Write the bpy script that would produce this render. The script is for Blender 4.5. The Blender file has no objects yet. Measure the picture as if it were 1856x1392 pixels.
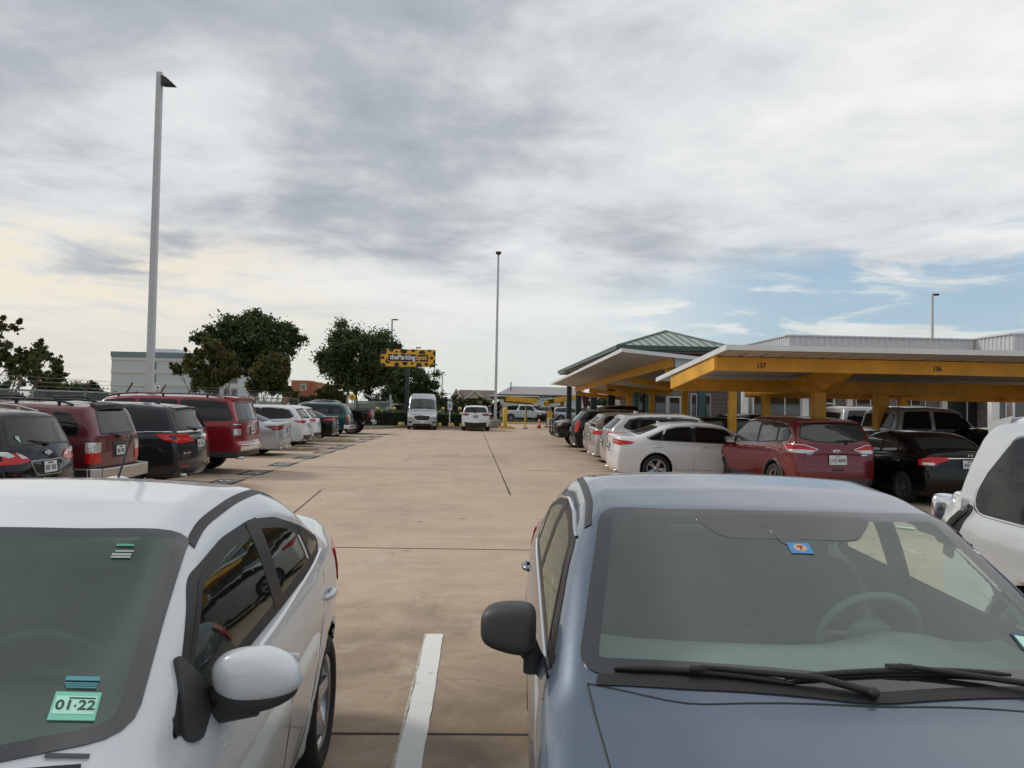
import bpy, bmesh, math, random
import numpy as np
from mathutils import Vector, Matrix
random.seed(7); RNG = np.random.default_rng(11)
PI = math.pi
SC = bpy.context.scene
COL = SC.collection
# ---------------------------------------------------------------- camera
CAMH = 1.79; FPX = 1390.0
PSI = math.radians(2.27); THE = math.radians(1.6); RHO = math.radians(1.1)
_f = Vector((math.sin(PSI)*math.cos(THE), math.cos(PSI)*math.cos(THE), math.sin(THE)))
_r0 = Vector((math.cos(PSI), -math.sin(PSI), 0)); _u0 = _r0.cross(_f)
_r = _r0*math.cos(RHO) + _u0*math.sin(RHO); _u = -_r0*math.sin(RHO) + _u0*math.cos(RHO)
CAM = Vector((0, 0, CAMH))
def at(px, py, Y):
    """the point of the vertical plane at distance Y that lies in this direction"""
    d = _f*FPX + _r*(px-928) - _u*(py-696)
    return CAM + d*(Y/d.y)
def gnd(px, py, z=0.0):
    d = _f*FPX + _r*(px-928) - _u*(py-696)
    return CAM + d*((z-CAMH)/d.z)
cam = bpy.data.cameras.new('camera'); camo = bpy.data.objects.new('camera', cam); COL.objects.link(camo)
camo.matrix_world = Matrix(((_r.x,_u.x,-_f.x,CAM.x),(_r.y,_u.y,-_f.y,CAM.y),(_r.z,_u.z,-_f.z,CAM.z),(0,0,0,1)))
cam.sensor_width = 36; cam.lens = 36*FPX/1856; cam.clip_end = 9000; cam.clip_start = .05
SC.camera = camo
# ---------------------------------------------------------------- objects
def tag(o, label=None, cat=None, group=None, kind=None):
    for k, v in (('label',label),('category',cat),('group',group),('kind',kind)):
        if v: o[k] = v
    return o
def thing(name, label, cat, loc=(0,0,0), rz=0, group=None):
    o = bpy.data.objects.new(name, None); COL.objects.link(o)
    o.location = loc; o.rotation_euler = (0,0,rz); o.empty_display_size = .2
    return tag(o, label, cat, group)
def link(name, me, parent=None, mats=()):
    o = bpy.data.objects.new(name, me); COL.objects.link(o)
    if parent: o.parent = parent
    for m in mats: me.materials.append(m)
    return o
def copy_tree(o, parent=None):
    c = o.copy(); COL.objects.link(c); c.parent = parent
    for ch in list(o.children): copy_tree(ch, c)
    return c
def mesh_np(name, V, Fc, smooth=True, mi=None, parent=None, mats=(), sharp=None):
    me = bpy.data.meshes.new(name)
    V = np.asarray(V, dtype=np.float64)
    if isinstance(Fc, np.ndarray):
        n, k = Fc.shape
        me.vertices.add(len(V)); me.vertices.foreach_set('co', V.ravel())
        me.loops.add(n*k); me.loops.foreach_set('vertex_index', Fc.ravel().astype(np.int32))
        me.polygons.add(n); me.polygons.foreach_set('loop_start', np.arange(0, n*k, k, dtype=np.int32))
        if mi is not None: me.polygons.foreach_set('material_index', np.asarray(mi, dtype=np.int32))
        me.polygons.foreach_set('use_smooth', np.full(n, smooth))
        me.update(calc_edges=True)
    else:
        me.from_pydata([tuple(v) for v in V], [], [tuple(f) for f in Fc])
        for i, p in enumerate(me.polygons):
            p.use_smooth = smooth
            if mi is not None: p.material_index = int(mi[i])
    me.validate()
    if sharp: me.set_sharp_from_angle(angle=math.radians(sharp))
    return link(name, me, parent, mats)
class MB:
    """collects boxes, bars, prisms and lathes into one mesh"""
    def __init__(s): s.v = []; s.f = []; s.m = []; s.sm = []
    def add(s, V, Fc, mi=0, smooth=False):
        b = len(s.v); s.v += [tuple(v) for v in V]
        for f in Fc: s.f.append(tuple(b+i for i in f)); s.m.append(mi); s.sm.append(smooth)
        return s
    def box(s, x0,x1,y0,y1,z0,z1, mi=0, M=None):
        V = [(x,y,z) for z in (z0,z1) for x,y in ((x0,y0),(x1,y0),(x1,y1),(x0,y1))]
        if M is not None: V = [tuple(M @ Vector(v)) for v in V]
        return s.add(V, [(3,2,1,0),(4,5,6,7),(0,1,5,4),(1,2,6,5),(2,3,7,6),(3,0,4,7)], mi)
    def quadprism(s, pts, h, mi=0):
        """four points of a (sloping) top sheet, h thick downwards"""
        n = len(pts); V = [tuple(p) for p in pts] + [(p[0],p[1],p[2]-h) for p in pts]
        return s.add(V, [tuple(range(n)), tuple(range(2*n-1,n-1,-1))] + [(i,i+n,(i+1)%n+n,(i+1)%n) for i in range(n)], mi)
    def bar(s, a, b, w, h=None, mi=0, up=(0,0,1)):
        a = Vector(a); b = Vector(b); h = h or w
        d = (b-a).normalized(); u = Vector(up)
        if abs(d.dot(u)) > .98: u = Vector((0,1,0))
        r = d.cross(u).normalized()*w/2; u = r.cross(d).normalized()*h/2
        V = [a-r-u, a+r-u, a+r+u, a-r+u, b-r-u, b+r-u, b+r+u, b-r+u]
        return s.add(V, [(0,1,2,3),(7,6,5,4),(0,4,5,1),(1,5,6,2),(2,6,7,3),(3,7,4,0)], mi)
    def tube(s, P, R, n=8, mi=0, caps=True):
        P = [Vector(p) for p in P]
        if not hasattr(R, '__len__'): R = [R]*len(P)
        V = []; up = Vector((0,0,1)) if abs((P[1]-P[0]).normalized().z) < .9 else Vector((1,0,0))
        for i, p in enumerate(P):
            t = (P[min(i+1,len(P)-1)]-P[max(i-1,0)]).normalized()
            r = t.cross(up).normalized(); u = r.cross(t)
            V += [p + (r*math.cos(2*PI*k/n)+u*math.sin(2*PI*k/n))*R[i] for k in range(n)]
        Fs = [(i*n+k, i*n+(k+1)%n, (i+1)*n+(k+1)%n, (i+1)*n+k) for i in range(len(P)-1) for k in range(n)]
        s.add(V, Fs, mi, True)
        if caps: s.add(V[:n], [tuple(range(n))[::-1]], mi); s.add(V[-n:], [tuple(range(n))], mi)
        return s
    def lathe(s, prof, n=32, c=(0,0,0), axis='z', mi=0, smooth=True):
        V = []
        for r, h in prof:
            for k in range(n):
                a = 2*PI*k/n; x, y = r*math.cos(a), r*math.sin(a)
                V.append((c[0]+x, c[1]+y, c[2]+h) if axis == 'z' else (c[0]+x, c[1]+h, c[2]+y))
        Fs = [(i*n+k, i*n+(k+1)%n, (i+1)*n+(k+1)%n, (i+1)*n+k) for i in range(len(prof)-1) for k in range(n)]
        return s.add(V, Fs, mi, smooth)
    def poly(s, pts, mi=0): return s.add(pts, [tuple(range(len(pts)))], mi)
    def ball(s, c, r, n=16, m=10, mi=0, e=1.0, M=None):
        rr = r if hasattr(r, '__len__') else (r,r,r); V = []
        sp = lambda x: math.copysign(abs(x)**e, x)
        for i in range(m+1):
            a = -PI/2 + PI*i/m
            for k in range(n):
                b = 2*PI*k/n
                v = Vector((rr[0]*sp(math.cos(a))*sp(math.cos(b)), rr[1]*sp(math.cos(a))*sp(math.sin(b)), rr[2]*sp(math.sin(a))))
                if M is not None: v = M @ v
                V.append(v + Vector(c))
        Fs = [(i*n+k, i*n+(k+1)%n, (i+1)*n+(k+1)%n, (i+1)*n+k) for i in range(m) for k in range(n)]
        return s.add(V, Fs, mi, True)
    def build(s, name, mats, parent=None, bevel=0, sharp=None):
        me = bpy.data.meshes.new(name); me.from_pydata(s.v, [], s.f)
        for p, m, sm in zip(me.polygons, s.m, s.sm): p.material_index = m; p.use_smooth = sm
        me.validate()
        if sharp: me.set_sharp_from_angle(angle=math.radians(sharp))
        if not isinstance(mats, (list, tuple)): mats = [mats]
        o = link(name, me, parent, mats)
        if bevel:
            b = o.modifiers.new('bevel', 'BEVEL'); b.width = bevel; b.segments = 2; b.limit_method = 'ANGLE'; b.angle_limit = .7
        return o
def text(s, size, M, mat, parent, name='lettering', bold=0.0, sx=1.0, depth=.002, align='CENTER'):
    cu = bpy.data.curves.new('t', 'FONT'); cu.body = s; cu.size = size; cu.offset = bold*size
    cu.align_x = align; cu.align_y = 'CENTER'; cu.extrude = depth; cu.resolution_u = 4
    t = bpy.data.objects.new('t', cu); COL.objects.link(t)
    bpy.context.view_layer.update()
    me = bpy.data.meshes.new_from_object(t.evaluated_get(bpy.context.evaluated_depsgraph_get()))
    bpy.data.objects.remove(t); bpy.data.curves.remove(cu)
    me.transform(M @ Matrix.Diagonal((sx,1,1,1)))
    me.materials.clear()
    return link(name, me, parent, [mat])
def face_m(p, right, up):
    """matrix whose local x runs along right and local y along up"""
    x = Vector(right).normalized(); y = Vector(up).normalized(); z = x.cross(y).normalized(); y = z.cross(x)
    return Matrix(((x.x,y.x,z.x,p[0]),(x.y,y.y,z.y,p[1]),(x.z,y.z,z.z,p[2]),(0,0,0,1)))
# ---------------------------------------------------------------- materials
class NT:
    def __init__(s, nt): s.nt = nt; s.L = nt.links.new
    def n(s, t, **kw):
        nd = s.nt.nodes.new(t)
        for k, v in kw.items():
            if k.startswith('i_'):
                key = k[2:].replace('_', ' ')
                s.set(nd.inputs[int(key)] if key.isdigit() else nd.inputs[key], v)
            else: setattr(nd, k, v)
        return nd
    def set(s, inp, v):
        if isinstance(v, bpy.types.NodeSocket): s.L(v, inp)
        elif isinstance(v, bpy.types.Node): s.L(v.outputs[0], inp)
        else: inp.default_value = v
    def m(s, op, a, b=None, c=None, clamp=False):
        nd = s.n('ShaderNodeMath', operation=op, use_clamp=clamp); s.set(nd.inputs[0], a)
        if b is not None: s.set(nd.inputs[1], b)
        if c is not None: s.set(nd.inputs[2], c)
        return nd.outputs[0]
    def ss(s, v, a, b):
        nd = s.n('ShaderNodeMapRange', interpolation_type='SMOOTHSTEP'); s.set(nd.inputs[0], v)
        nd.inputs[1].default_value = a; nd.inputs[2].default_value = b; return nd.outputs[0]
    def mix(s, f, a, b, mode='MIX'):
        nd = s.n('ShaderNodeMix', data_type='RGBA', blend_type=mode)
        s.set(nd.inputs[0], f); s.set(nd.inputs[6], a); s.set(nd.inputs[7], b); return nd.outputs[2]
    def noise(s, vec, scale, detail=4, rough=.55, dist=0):
        nd = s.n('ShaderNodeTexNoise', i_Scale=scale, i_Detail=detail, i_Roughness=rough, i_Distortion=dist)
        if vec is not None: s.L(vec, nd.inputs['Vector'])
        return nd.outputs['Fac']
    def ramp(s, f, stops):
        nd = s.n('ShaderNodeValToRGB'); s.L(f, nd.inputs[0]); e = nd.color_ramp.elements
        while len(e) < len(stops): e.new(.5)
        for el, (p, c) in zip(e, stops): el.position = p; el.color = (*c, 1) if len(c) == 3 else c
        return nd.outputs[0]
def c4(c): return (c[0], c[1], c[2], 1)
def mat(name, col=(.5,.5,.5), rough=.5, metal=0, coat=0, spec=.5, var=0, vscale=3, bump=0, bscale=40, emit=None, coords='Object', crough=.03):
    m = bpy.data.materials.new(name); m.use_nodes = True; t = NT(m.node_tree); b = m.node_tree.nodes['Principled BSDF']
    b.inputs['Base Color'].default_value = c4(col); b.inputs['Roughness'].default_value = rough
    b.inputs['Metallic'].default_value = metal; b.inputs['Coat Weight'].default_value = coat
    b.inputs['Coat Roughness'].default_value = crough; b.inputs['Specular IOR Level'].default_value = spec
    tc = t.n('ShaderNodeTexCoord').outputs[coords]
    if var:
        nz = t.noise(tc, vscale, 5, .6)
        f = t.ss(nz, .3, .72)
        lo = tuple(c*(1-var) for c in col); hi = tuple(min(1, c*(1+var*.6)) for c in col)
        t.L(t.mix(f, c4(lo), c4(hi)), b.inputs['Base Color'])
        t.L(t.m('MULTIPLY_ADD', nz, .25, rough-.12, clamp=True), b.inputs['Roughness'])
    if bump:
        bn = t.n('ShaderNodeBump', i_Strength=bump, i_Distance=.01); t.L(t.noise(tc, bscale, 3), bn.inputs['Height'])
        t.L(bn.outputs[0], b.inputs['Normal'])
    return m
def paint(name, col, flake=.25, rough=.35, dust=.06, spec=.35):
    """clear-coated body colour with a film of dust that lies on upward faces"""
    m = bpy.data.materials.new(name); m.use_nodes = True; t = NT(m.node_tree); b = m.node_tree.nodes['Principled BSDF']
    tc = t.n('ShaderNodeTexCoord').outputs['Object']
    nz = t.noise(tc, 2.2, 5, .6); fine = t.noise(tc, 90, 2, .6)
    f = t.m('MULTIPLY', t.ss(nz, .35, .7), dust)
    t.L(t.mix(f, c4(col), (.36,.32,.27,1)), b.inputs['Base Color'])
    b.inputs['Metallic'].default_value = flake; b.inputs['Roughness'].default_value = rough
    b.inputs['Coat Weight'].default_value = .85; b.inputs['Specular IOR Level'].default_value = spec
    t.L(t.m('MULTIPLY_ADD', nz, .10, .0), b.inputs['Coat Roughness'])
    bn = t.n('ShaderNodeBump', i_Strength=.02, i_Distance=.002); t.L(fine, bn.inputs['Height'])
    t.L(bn.outputs[0], b.inputs['Normal'])
    return m
def glass_clear(name, tint=(.62,.80,.72), ior=1.75, veil=.0, refl=(.82,.93,.87)):
    m = bpy.data.materials.new(name); m.use_nodes = True; nt = m.node_tree; t = NT(nt)
    nt.nodes.remove(nt.nodes['Principled BSDF']); out = nt.nodes['Material Output']
    tr = t.n('ShaderNodeBsdfTransparent'); tr.inputs[0].default_value = c4(tint)
    gl = t.n('ShaderNodeBsdfGlossy'); gl.inputs['Roughness'].default_value = .02; gl.inputs[0].default_value = c4(refl)
    fr = t.n('ShaderNodeFresnel'); bf = t.n('ShaderNodeNewGeometry').outputs['Backfacing']      # a thin pane mirrors alike from both sides
    t.L(t.m('MULTIPLY_ADD', bf, 1/ior-ior, ior), fr.inputs[0])
    mx = t.n('ShaderNodeMixShader'); t.L(fr.outputs[0], mx.inputs[0]); t.L(tr.outputs[0], mx.inputs[1]); t.L(gl.outputs[0], mx.inputs[2])
    last = mx
    if veil:      # film of dust whose pale colour also stands in for sky reflection
        df = t.n('ShaderNodeBsdfDiffuse'); df.inputs[0].default_value = (.42,.47,.44,1)
        mx2 = t.n('ShaderNodeMixShader'); tc = t.n('ShaderNodeTexCoord').outputs['Object']
        t.L(t.m('MULTIPLY_ADD', t.noise(tc, 3, 4), veil*.7, veil*.65), mx2.inputs[0]); t.L(mx.outputs[0], mx2.inputs[1]); t.L(df.outputs[0], mx2.inputs[2]); last = mx2
    t.L(last.outputs[0], out.inputs[0]); return m
M_ = {}
M_['tint'] = mat('tinted_glass', (.006,.007,.008), .03, spec=.5)
M_['ltint'] = mat('light_glass', (.03,.038,.036), .03, spec=.6, coat=.3)
M_['wglass'] = glass_clear('windscreen_glass', (.60,.80,.68), 1.9, .11, (.78,.93,.84))
M_['wglass2'] = glass_clear('pale_windscreen_glass', (.82,.95,.88), 1.85, .10, (.86,.96,.93))
M_['sglass'] = glass_clear('side_glass', (.10,.12,.12), 1.65, .02)
M_['sglass2'] = glass_clear('side_glass_pale', (.90,.96,.91), 1.45, .02)
M_['rubber'] = mat('black_trim', (.018,.018,.019), .45, spec=.4, var=.2)
M_['frit'] = mat('black_glass_edge', (.014,.014,.016), .06, spec=.8, coat=.8)
M_['plastic'] = mat('grey_plastic', (.035,.036,.038), .5, var=.2, bump=.15, bscale=300)
M_['plastic2'] = mat('grey_bumper_plastic', (.07,.072,.075), .55, var=.2)
M_['chrome'] = mat('chrome', (.75,.76,.77), .12, 1)
M_['brush'] = mat('satin_metal', (.55,.55,.54), .3, 1)
M_['tyre'] = mat('tyre_rubber', (.022,.021,.020), .8, var=.35, vscale=8, bump=.3, bscale=60)
M_['rim'] = mat('alloy', (.42,.43,.44), .28, .9, var=.15)
M_['dark'] = mat('shadowed_void', (.008,.008,.008), .9)
M_['red'] = mat('red_lens', (.52,.004,.006), .15, coat=.35, spec=.4)
M_['dred'] = mat('dark_red_lens', (.20,.005,.009), .15, coat=.4)
M_['clear'] = mat('clear_lens', (.62,.62,.60), .12, .5, coat=1)
M_['amber'] = mat('amber_lens', (.65,.22,.03), .15, coat=1)
M_['plate'] = mat('plate_white', (.62,.64,.66), .35, var=.08)
M_['ink'] = mat('black_ink', (.012,.012,.014), .5)
M_['cloth'] = mat('seat_cloth', (.045,.048,.05), .85, var=.2)
M_['cloth2'] = mat('pale_trim', (.20,.225,.21), .8, var=.1)
M_['white'] = mat('white_paint', (.74,.75,.76), .35, coat=.3, var=.06)
M_['plate_blue'] = mat('emblem_blue', (.02,.06,.22), .25, coat=1)
# ---------------------------------------------------------------- car bodies
def table(pts, x0, x1, sig, step=.01):
    xs = np.arange(x0-.5, x1+.5, step); p = sorted(pts)
    ys = np.interp(xs, [a for a,_ in p], [b for _,b in p])
    if sig > 0:
        k = np.arange(-int(3*sig/step)-1, int(3*sig/step)+2)*step; g = np.exp(-.5*(k/sig)**2); g /= g.sum()
        n = len(k)//2; ys = np.convolve(np.pad(ys, n, mode='edge'), g, 'valid')
    return xs, ys
def smax(a, b, k):
    h = np.maximum(k-np.abs(a-b), 0)/k
    return np.maximum(a, b) + h*h*k*.25
SEDAN_SIDE = [(-.95,.16),(-.75,.055),(-.55,.025),(-.35,.002),(-.2,.0),(-.10,.012),(-.02,.035),(.02,.060),(.10,.082),(.25,.130),(.40,.200),(.5,.27)]
SUV_SIDE   = [(-1.05,.14),(-.8,.045),(-.6,.02),(-.35,.0),(-.2,.0),(-.10,.010),(-.02,.03),(.02,.055),(.12,.080),(.3,.125),(.5,.20),(.7,.31)]
BOX_SIDE   = [(-1.05,.12),(-.8,.03),(-.6,.012),(-.3,.0),(-.12,.0),(-.03,.02),(.02,.035),(.15,.052),(.35,.085),(.55,.135),(.75,.21)]
class Car:
    def __init__(s, L, W, top, belt, front, rear, side, xf, xr, R, zb=.2, plan=None, bf=.22, br=.16, cw=.28, cb=.22, crown=.07, k=.06, ktop=.09, rw=None, bed=None, hoodsc=0, tsig=.035):
        s.L, s.W, s.xf, s.xr, s.R, s.zbv, s.bf, s.br = L, W, xf, xr, R, zb, bf, br
        s.k, s.ktop, s.bed, s.crown, s.hoodsc = k, ktop, bed, crown, hoodsc
        s.rw = rw or R*1.17
        s.P = table(top, 0, L, tsig); s.dP = (s.P[0], np.gradient(s.P[1], s.P[0]))
        s.B = table(belt, 0, L, .10)
        s.Fr = table(front, 0, 2.6, .04); s.Re = table(rear, 0, 2.6, .03)
        s.S = table(side, -1.4, 1.4, .014, .005)
        hw = W/2
        s.Pl = table(plan or [(0,hw-.09),(.35,hw-.035),(.8,hw-.005),(1.3,hw),(L-1.3,hw),(L-.6,hw-.012),(L-.2,hw-.045),(L,hw-.09)], 0, L, .08)
        mid = L*.5
        s.C = table([(0,cw*.3),(mid*.55,cw),(mid*.85,cw*.6),(mid*1.25,-cb*.5),(L*.8,-cb),(L,-cb*.6)], 0, L, .15)
        s.H = max(b for _, b in top)
    def F(s, x, y, z):
        ay = np.abs(y); y2 = ay*ay
        sc = x - np.interp(x, *s.C)*y2
        T = np.interp(sc, *s.P) - s.crown*y2*(1+.8*y2)
        if s.hoodsc:
            m = np.clip((s.hoodx-x)/.25, 0, 1)*np.clip((x-.15)/.5, 0, 1)
            T = T + m*(s.hoodsc*(1/(1+np.exp((ay-(.36+.18*x))/.022))) - s.hoodsc)
        sl = np.interp(sc, *s.dP)
        a = (z-T)/np.sqrt(1+sl*sl)
        t = z - np.interp(x, *s.B)
        Y = np.interp(x, *s.Pl) - np.interp(t, *s.S)
        rf = np.sqrt((x-s.xf)**2+(z-s.R)**2); rr = np.sqrt((x-s.xr)**2+(z-s.R)**2)
        Y = Y + .014*np.exp(-((rf-s.rw-.01)/.05)**2) + .014*np.exp(-((rr-s.rw-.01)/.05)**2)
        b = (ay - Y)*.96
        c = np.interp(z, *s.Fr) + s.bf*y2 - x
        d = x - (np.interp(z, *s.Re) - s.br*y2)
        e = s.zbv - z
        r = smax(a, b, s.ktop); r = smax(r, smax(c, d, .02), s.k); r = smax(r, e, .05)
        inn = s.W/2-.30-ay
        w = np.minimum(np.maximum(rf-s.rw, inn), np.maximum(rr-s.rw, inn))
        r = smax(r, -w, .012)
        if s.bed:
            x0, x1, zf = s.bed; hw = s.W/2-.12
            q = np.maximum(np.maximum(x0-x, x-x1), np.maximum(ay-hw, zf-z)); r = smax(r, -q, .02)
        return r
    def grad(s, p, h=.004):
        g = np.empty_like(p)
        for i in range(3):
            q = p.copy(); q[:,i] += h; r = p.copy(); r[:,i] -= h
            g[:,i] = (s.F(q[:,0],q[:,1],q[:,2]) - s.F(r[:,0],r[:,1],r[:,2]))/(2*h)
        return g
    def nrm(s, p):
        g = s.grad(p, .008); return g/np.maximum(np.linalg.norm(g, axis=1, keepdims=True), 1e-6)
    def surf(s, h=.035, off=0.0):
        xs = np.arange(-.08, s.L+.08+h, h); ys = np.arange(-s.W/2-.08, s.W/2+.08+h, h); zs = np.arange(.08, s.H+.1+h, h)
        V = s.F(xs[:,None,None], ys[None,:,None], zs[None,None,:]) + off
        V = np.broadcast_to(V, (len(xs),len(ys),len(zs)))
        ins = V < 0
        nx, ny, nz = V.shape; acc = np.zeros((nx-1,ny-1,nz-1,3)); cnt = np.zeros((nx-1,ny-1,nz-1))
        cross = []
        for ax in range(3):
            sl0 = [slice(None)]*3; sl1 = [slice(None)]*3; sl0[ax] = slice(0,-1); sl1[ax] = slice(1,None)
            a = V[tuple(sl0)]; b = V[tuple(sl1)]; ch = (a < 0) != (b < 0)
            t = np.where(ch, a/np.where(ch, a-b, 1), 0); cross.append(ch)
            o1, o2 = [q for q in range(3) if q != ax]
            I = np.indices(a.shape).astype(float); I[ax] += t
            for d1 in (0,1):
                for d2 in (0,1):
                    sc = [slice(None)]*3
                    sc[o1] = slice(d1, a.shape[o1]-1+d1); sc[o2] = slice(d2, a.shape[o2]-1+d2)
                    m = ch[tuple(sc)]; cnt += m
                    for q in range(3): acc[...,q] += np.where(m, I[q][tuple(sc)], 0)
        act = cnt > 0; idx = -np.ones(act.shape, int); idx[act] = np.arange(act.sum())
        P = acc[act]/cnt[act][:,None]
        P = P*h + np.array([xs[0], ys[0], zs[0]])
        for _ in range(4):
            f = s.F(P[:,0],P[:,1],P[:,2])+off; g = s.grad(P); g2 = (g*g).sum(1)
            st = (f/np.maximum(g2,.2))[:,None]*g; ln = np.linalg.norm(st, axis=1, keepdims=True)
            P = P - st*np.minimum(1, .5*h/np.maximum(ln,1e-9))
        Q = []
        for ax in range(3):
            o1, o2 = [q for q in range(3) if q != ax]
            I = np.argwhere(cross[ax]); I = I[(I[:,o1]>0)&(I[:,o2]>0)&(I[:,o1]<V.shape[o1]-1)&(I[:,o2]<V.shape[o2]-1)]
            e1 = np.zeros(3,int); e1[o1] = 1; e2 = np.zeros(3,int); e2[o2] = 1
            q = np.stack([idx[tuple((I-e1-e2).T)], idx[tuple((I-e2).T)], idx[tuple(I.T)], idx[tuple((I-e1).T)]], 1)
            flip = ins[tuple(I.T)]
            if ax == 1: flip = ~flip
            q[~flip] = q[~flip][:, ::-1]; Q.append(q)
        Q = np.concatenate(Q)
        return P, Q
    # directions: azimuth around the car, 0 = seen from behind, 90 = from +y, 180 = from the front; 'top' from above
    def basis(s, d):
        if d == 'top': return np.array([0,0,1.]), np.array([1.,0,0]), np.array([0,1.,0])
        if isinstance(d, tuple):            # (azimuth, elevation)
            az, el = math.radians(d[0]), math.radians(d[1])
            D = np.array([math.cos(az)*math.cos(el), math.sin(az)*math.cos(el), math.sin(el)])
            U = np.array([-math.sin(az), math.cos(az), 0.]); return D, U, np.cross(D, U)
        a = math.radians(d); D = np.array([math.cos(a), math.sin(a), 0.])
        return D, np.array([-math.sin(a), math.cos(a), 0.]), np.array([0,0,1.])
    def project(s, P, d):
        D = s.basis(d)[0]; P = np.asarray(P, float); C = P - (P-np.array([s.L/2,0,.8]))@D[:,None]*D
        ts = np.linspace(3.6, -.6, 106); prev = np.full(len(P), 3.6); hit = np.full(len(P), np.nan)
        for t in ts:
            q = C + D*t; ok = (s.F(q[:,0],q[:,1],q[:,2]) < 0) & np.isnan(hit)
            hit[ok] = t
        miss = np.isnan(hit)
        lo = np.where(miss, 0, hit); hi = lo + .04*1.01
        for _ in range(18):
            mid = (lo+hi)/2; q = C+D*mid[:,None]; i = s.F(q[:,0],q[:,1],q[:,2]) < 0
            lo = np.where(i, mid, lo); hi = np.where(i, hi, mid)
        if miss.any() and (~miss).any():        # silhouettes: keep the nearest hit's depth
            uv = C@np.stack(s.basis(d)[1:], 1); g = np.where(~miss)[0]
            for k in np.where(miss)[0]: lo[k] = lo[g[np.argmin(((uv[g]-uv[k])**2).sum(1))]]
        return C + D*lo[:,None]
    def outline(s, pts, d, r=.03, seg=.06):
        D, U, Vv = s.basis(d); p = np.asarray(pts, float); q = np.stack([p@U, p@Vv], 1)
        out = []; n = len(q)
        rr = r if hasattr(r, '__len__') else [r]*n
        for i in range(n):
            a, b, c = q[i-1], q[i], q[(i+1)%n]; la = np.linalg.norm(a-b); lc = np.linalg.norm(c-b)
            k = min(rr[i], .45*la, .45*lc); A = b+(a-b)/la*k; Cc = b+(c-b)/lc*k
            for t in np.linspace(0, 1, 5) if k > .004 else [0.5]: out.append((1-t)**2*A + 2*t*(1-t)*b + t*t*Cc)
        o2 = []
        for i in range(len(out)):
            a, b = out[i], out[(i+1)%len(out)]; m = max(1, int(np.linalg.norm(b-a)/seg))
            for k in range(m): o2.append(a+(b-a)*k/m)
        q = np.array(o2); A = .5*np.sum(q[:,0]*np.roll(q[:,1],-1)-np.roll(q[:,0],-1)*q[:,1])
        return q[::-1] if A < 0 else q
    @staticmethod
    def inset(q, w):
        e = np.roll(q,-1,0)-q; n = np.stack([-e[:,1], e[:,0]], 1); n /= np.maximum(np.linalg.norm(n, axis=1, keepdims=True), 1e-9)
        m = n+np.roll(n,1,0); m /= np.maximum(np.linalg.norm(m, axis=1, keepdims=True), .3)
        return q+m*w
    def panel(s, name, pts, d, mats, parent, off=.004, r=.03, border=0, rings=5, mirror=False, thick=.012, smooth=True, seg=.06, ring=False):
        """a skin that follows the body inside the given outline; mats = [face, border]"""
        D, U, Vv = s.basis(d); q = s.outline(pts, d, r, seg); n = len(q)
        L = [(q, -thick), (q, off)]; nb = 1
        qi = q
        if border:
            nb = max(1, int(border/.022))
            for k in range(1, nb+1): qi = s.inset(q, border*k/nb); L.append((qi, off))
        c = qi.mean(0)
        if ring: rings = 1
        for k in range(1, rings): L.append((c+(qi-c)*(1-k/rings), off))
        Q = np.concatenate([a for a,_ in L]+[c[None]]); o = np.concatenate([np.full(n, b) for _,b in L]+[[off]])
        P = s.project(Q[:,:1]*U+Q[:,1:]*Vv, d); P = P + s.nrm(P)*o[:,None]
        Fc = []; mi = []
        for j in range(len(L)-1):
            for k in range(n):
                Fc.append((j*n+k, j*n+(k+1)%n, (j+1)*n+(k+1)%n, (j+1)*n+k)); mi.append(1 if border and j < 1+nb else 0)
        j = len(L)-1
        if not ring:
            for k in range(n): Fc.append((j*n+k, j*n+(k+1)%n, len(P)-1)); mi.append(0)
        else: P = P[:-1]
        P[:,0] -= s.L/2
        res = [mesh_np(name, P, Fc, smooth, mi, parent, mats, 50)]
        if mirror:
            P2 = P.copy(); P2[:,1] *= -1; res.append(mesh_np(name, P2, [f[::-1] for f in Fc], smooth, mi, parent, mats, 50))
        return res
    def strip(s, name, pts, d, w, m, parent, off=.003, mirror=False, rise=0, closed=False, seg=.05, mb=None):
        p = [np.asarray(a, float) for a in pts]; Q = []
        if closed: p.append(p[0])
        for a, b in zip(p, p[1:]):
            k = max(1, int(np.linalg.norm(b-a)/seg))
            for i in range(k): Q.append(a+(b-a)*i/k)
        Q.append(p[-1]); P = s.project(np.array(Q), d)
        if len(P) > 4:
            for _ in range(2): P[1:-1] = (P[:-2]+2*P[1:-1]+P[2:])/4
        N = s.nrm(P); T = np.gradient(P, axis=0); T /= np.maximum(np.linalg.norm(T, axis=1, keepdims=True), 1e-9)
        B = np.cross(N, T); B /= np.maximum(np.linalg.norm(B, axis=1, keepdims=True), 1e-9)
        n = len(P); V = np.concatenate([P-B*w/2-N*.006, P-B*w/2+N*off, P+N*(off+rise), P+B*w/2+N*off, P+B*w/2-N*.006]); V[:,0] -= s.L/2
        Fc = [(a*n+i, (a+1)*n+i, (a+1)*n+i+1, a*n+i+1) for a in range(4) for i in range(n-1)]
        if mb is not None:
            mb.add(V, Fc, 0, True)
            if mirror: V = V.copy(); V[:,1] *= -1; mb.add(V, [f[::-1] for f in Fc], 0, True)
            return
        r = [mesh_np(name, V, Fc, True, None, parent, [m], 40)]
        if mirror: V = V.copy(); V[:,1] *= -1; r.append(mesh_np(name, V, [f[::-1] for f in Fc], True, None, parent, [m], 40))
        return r
    def point(s, p, d):
        q = s.project(np.array([p], float), d); n = s.nrm(q); q[0,0] -= s.L/2
        return Vector(q[0]), Vector(n[0])
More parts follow.
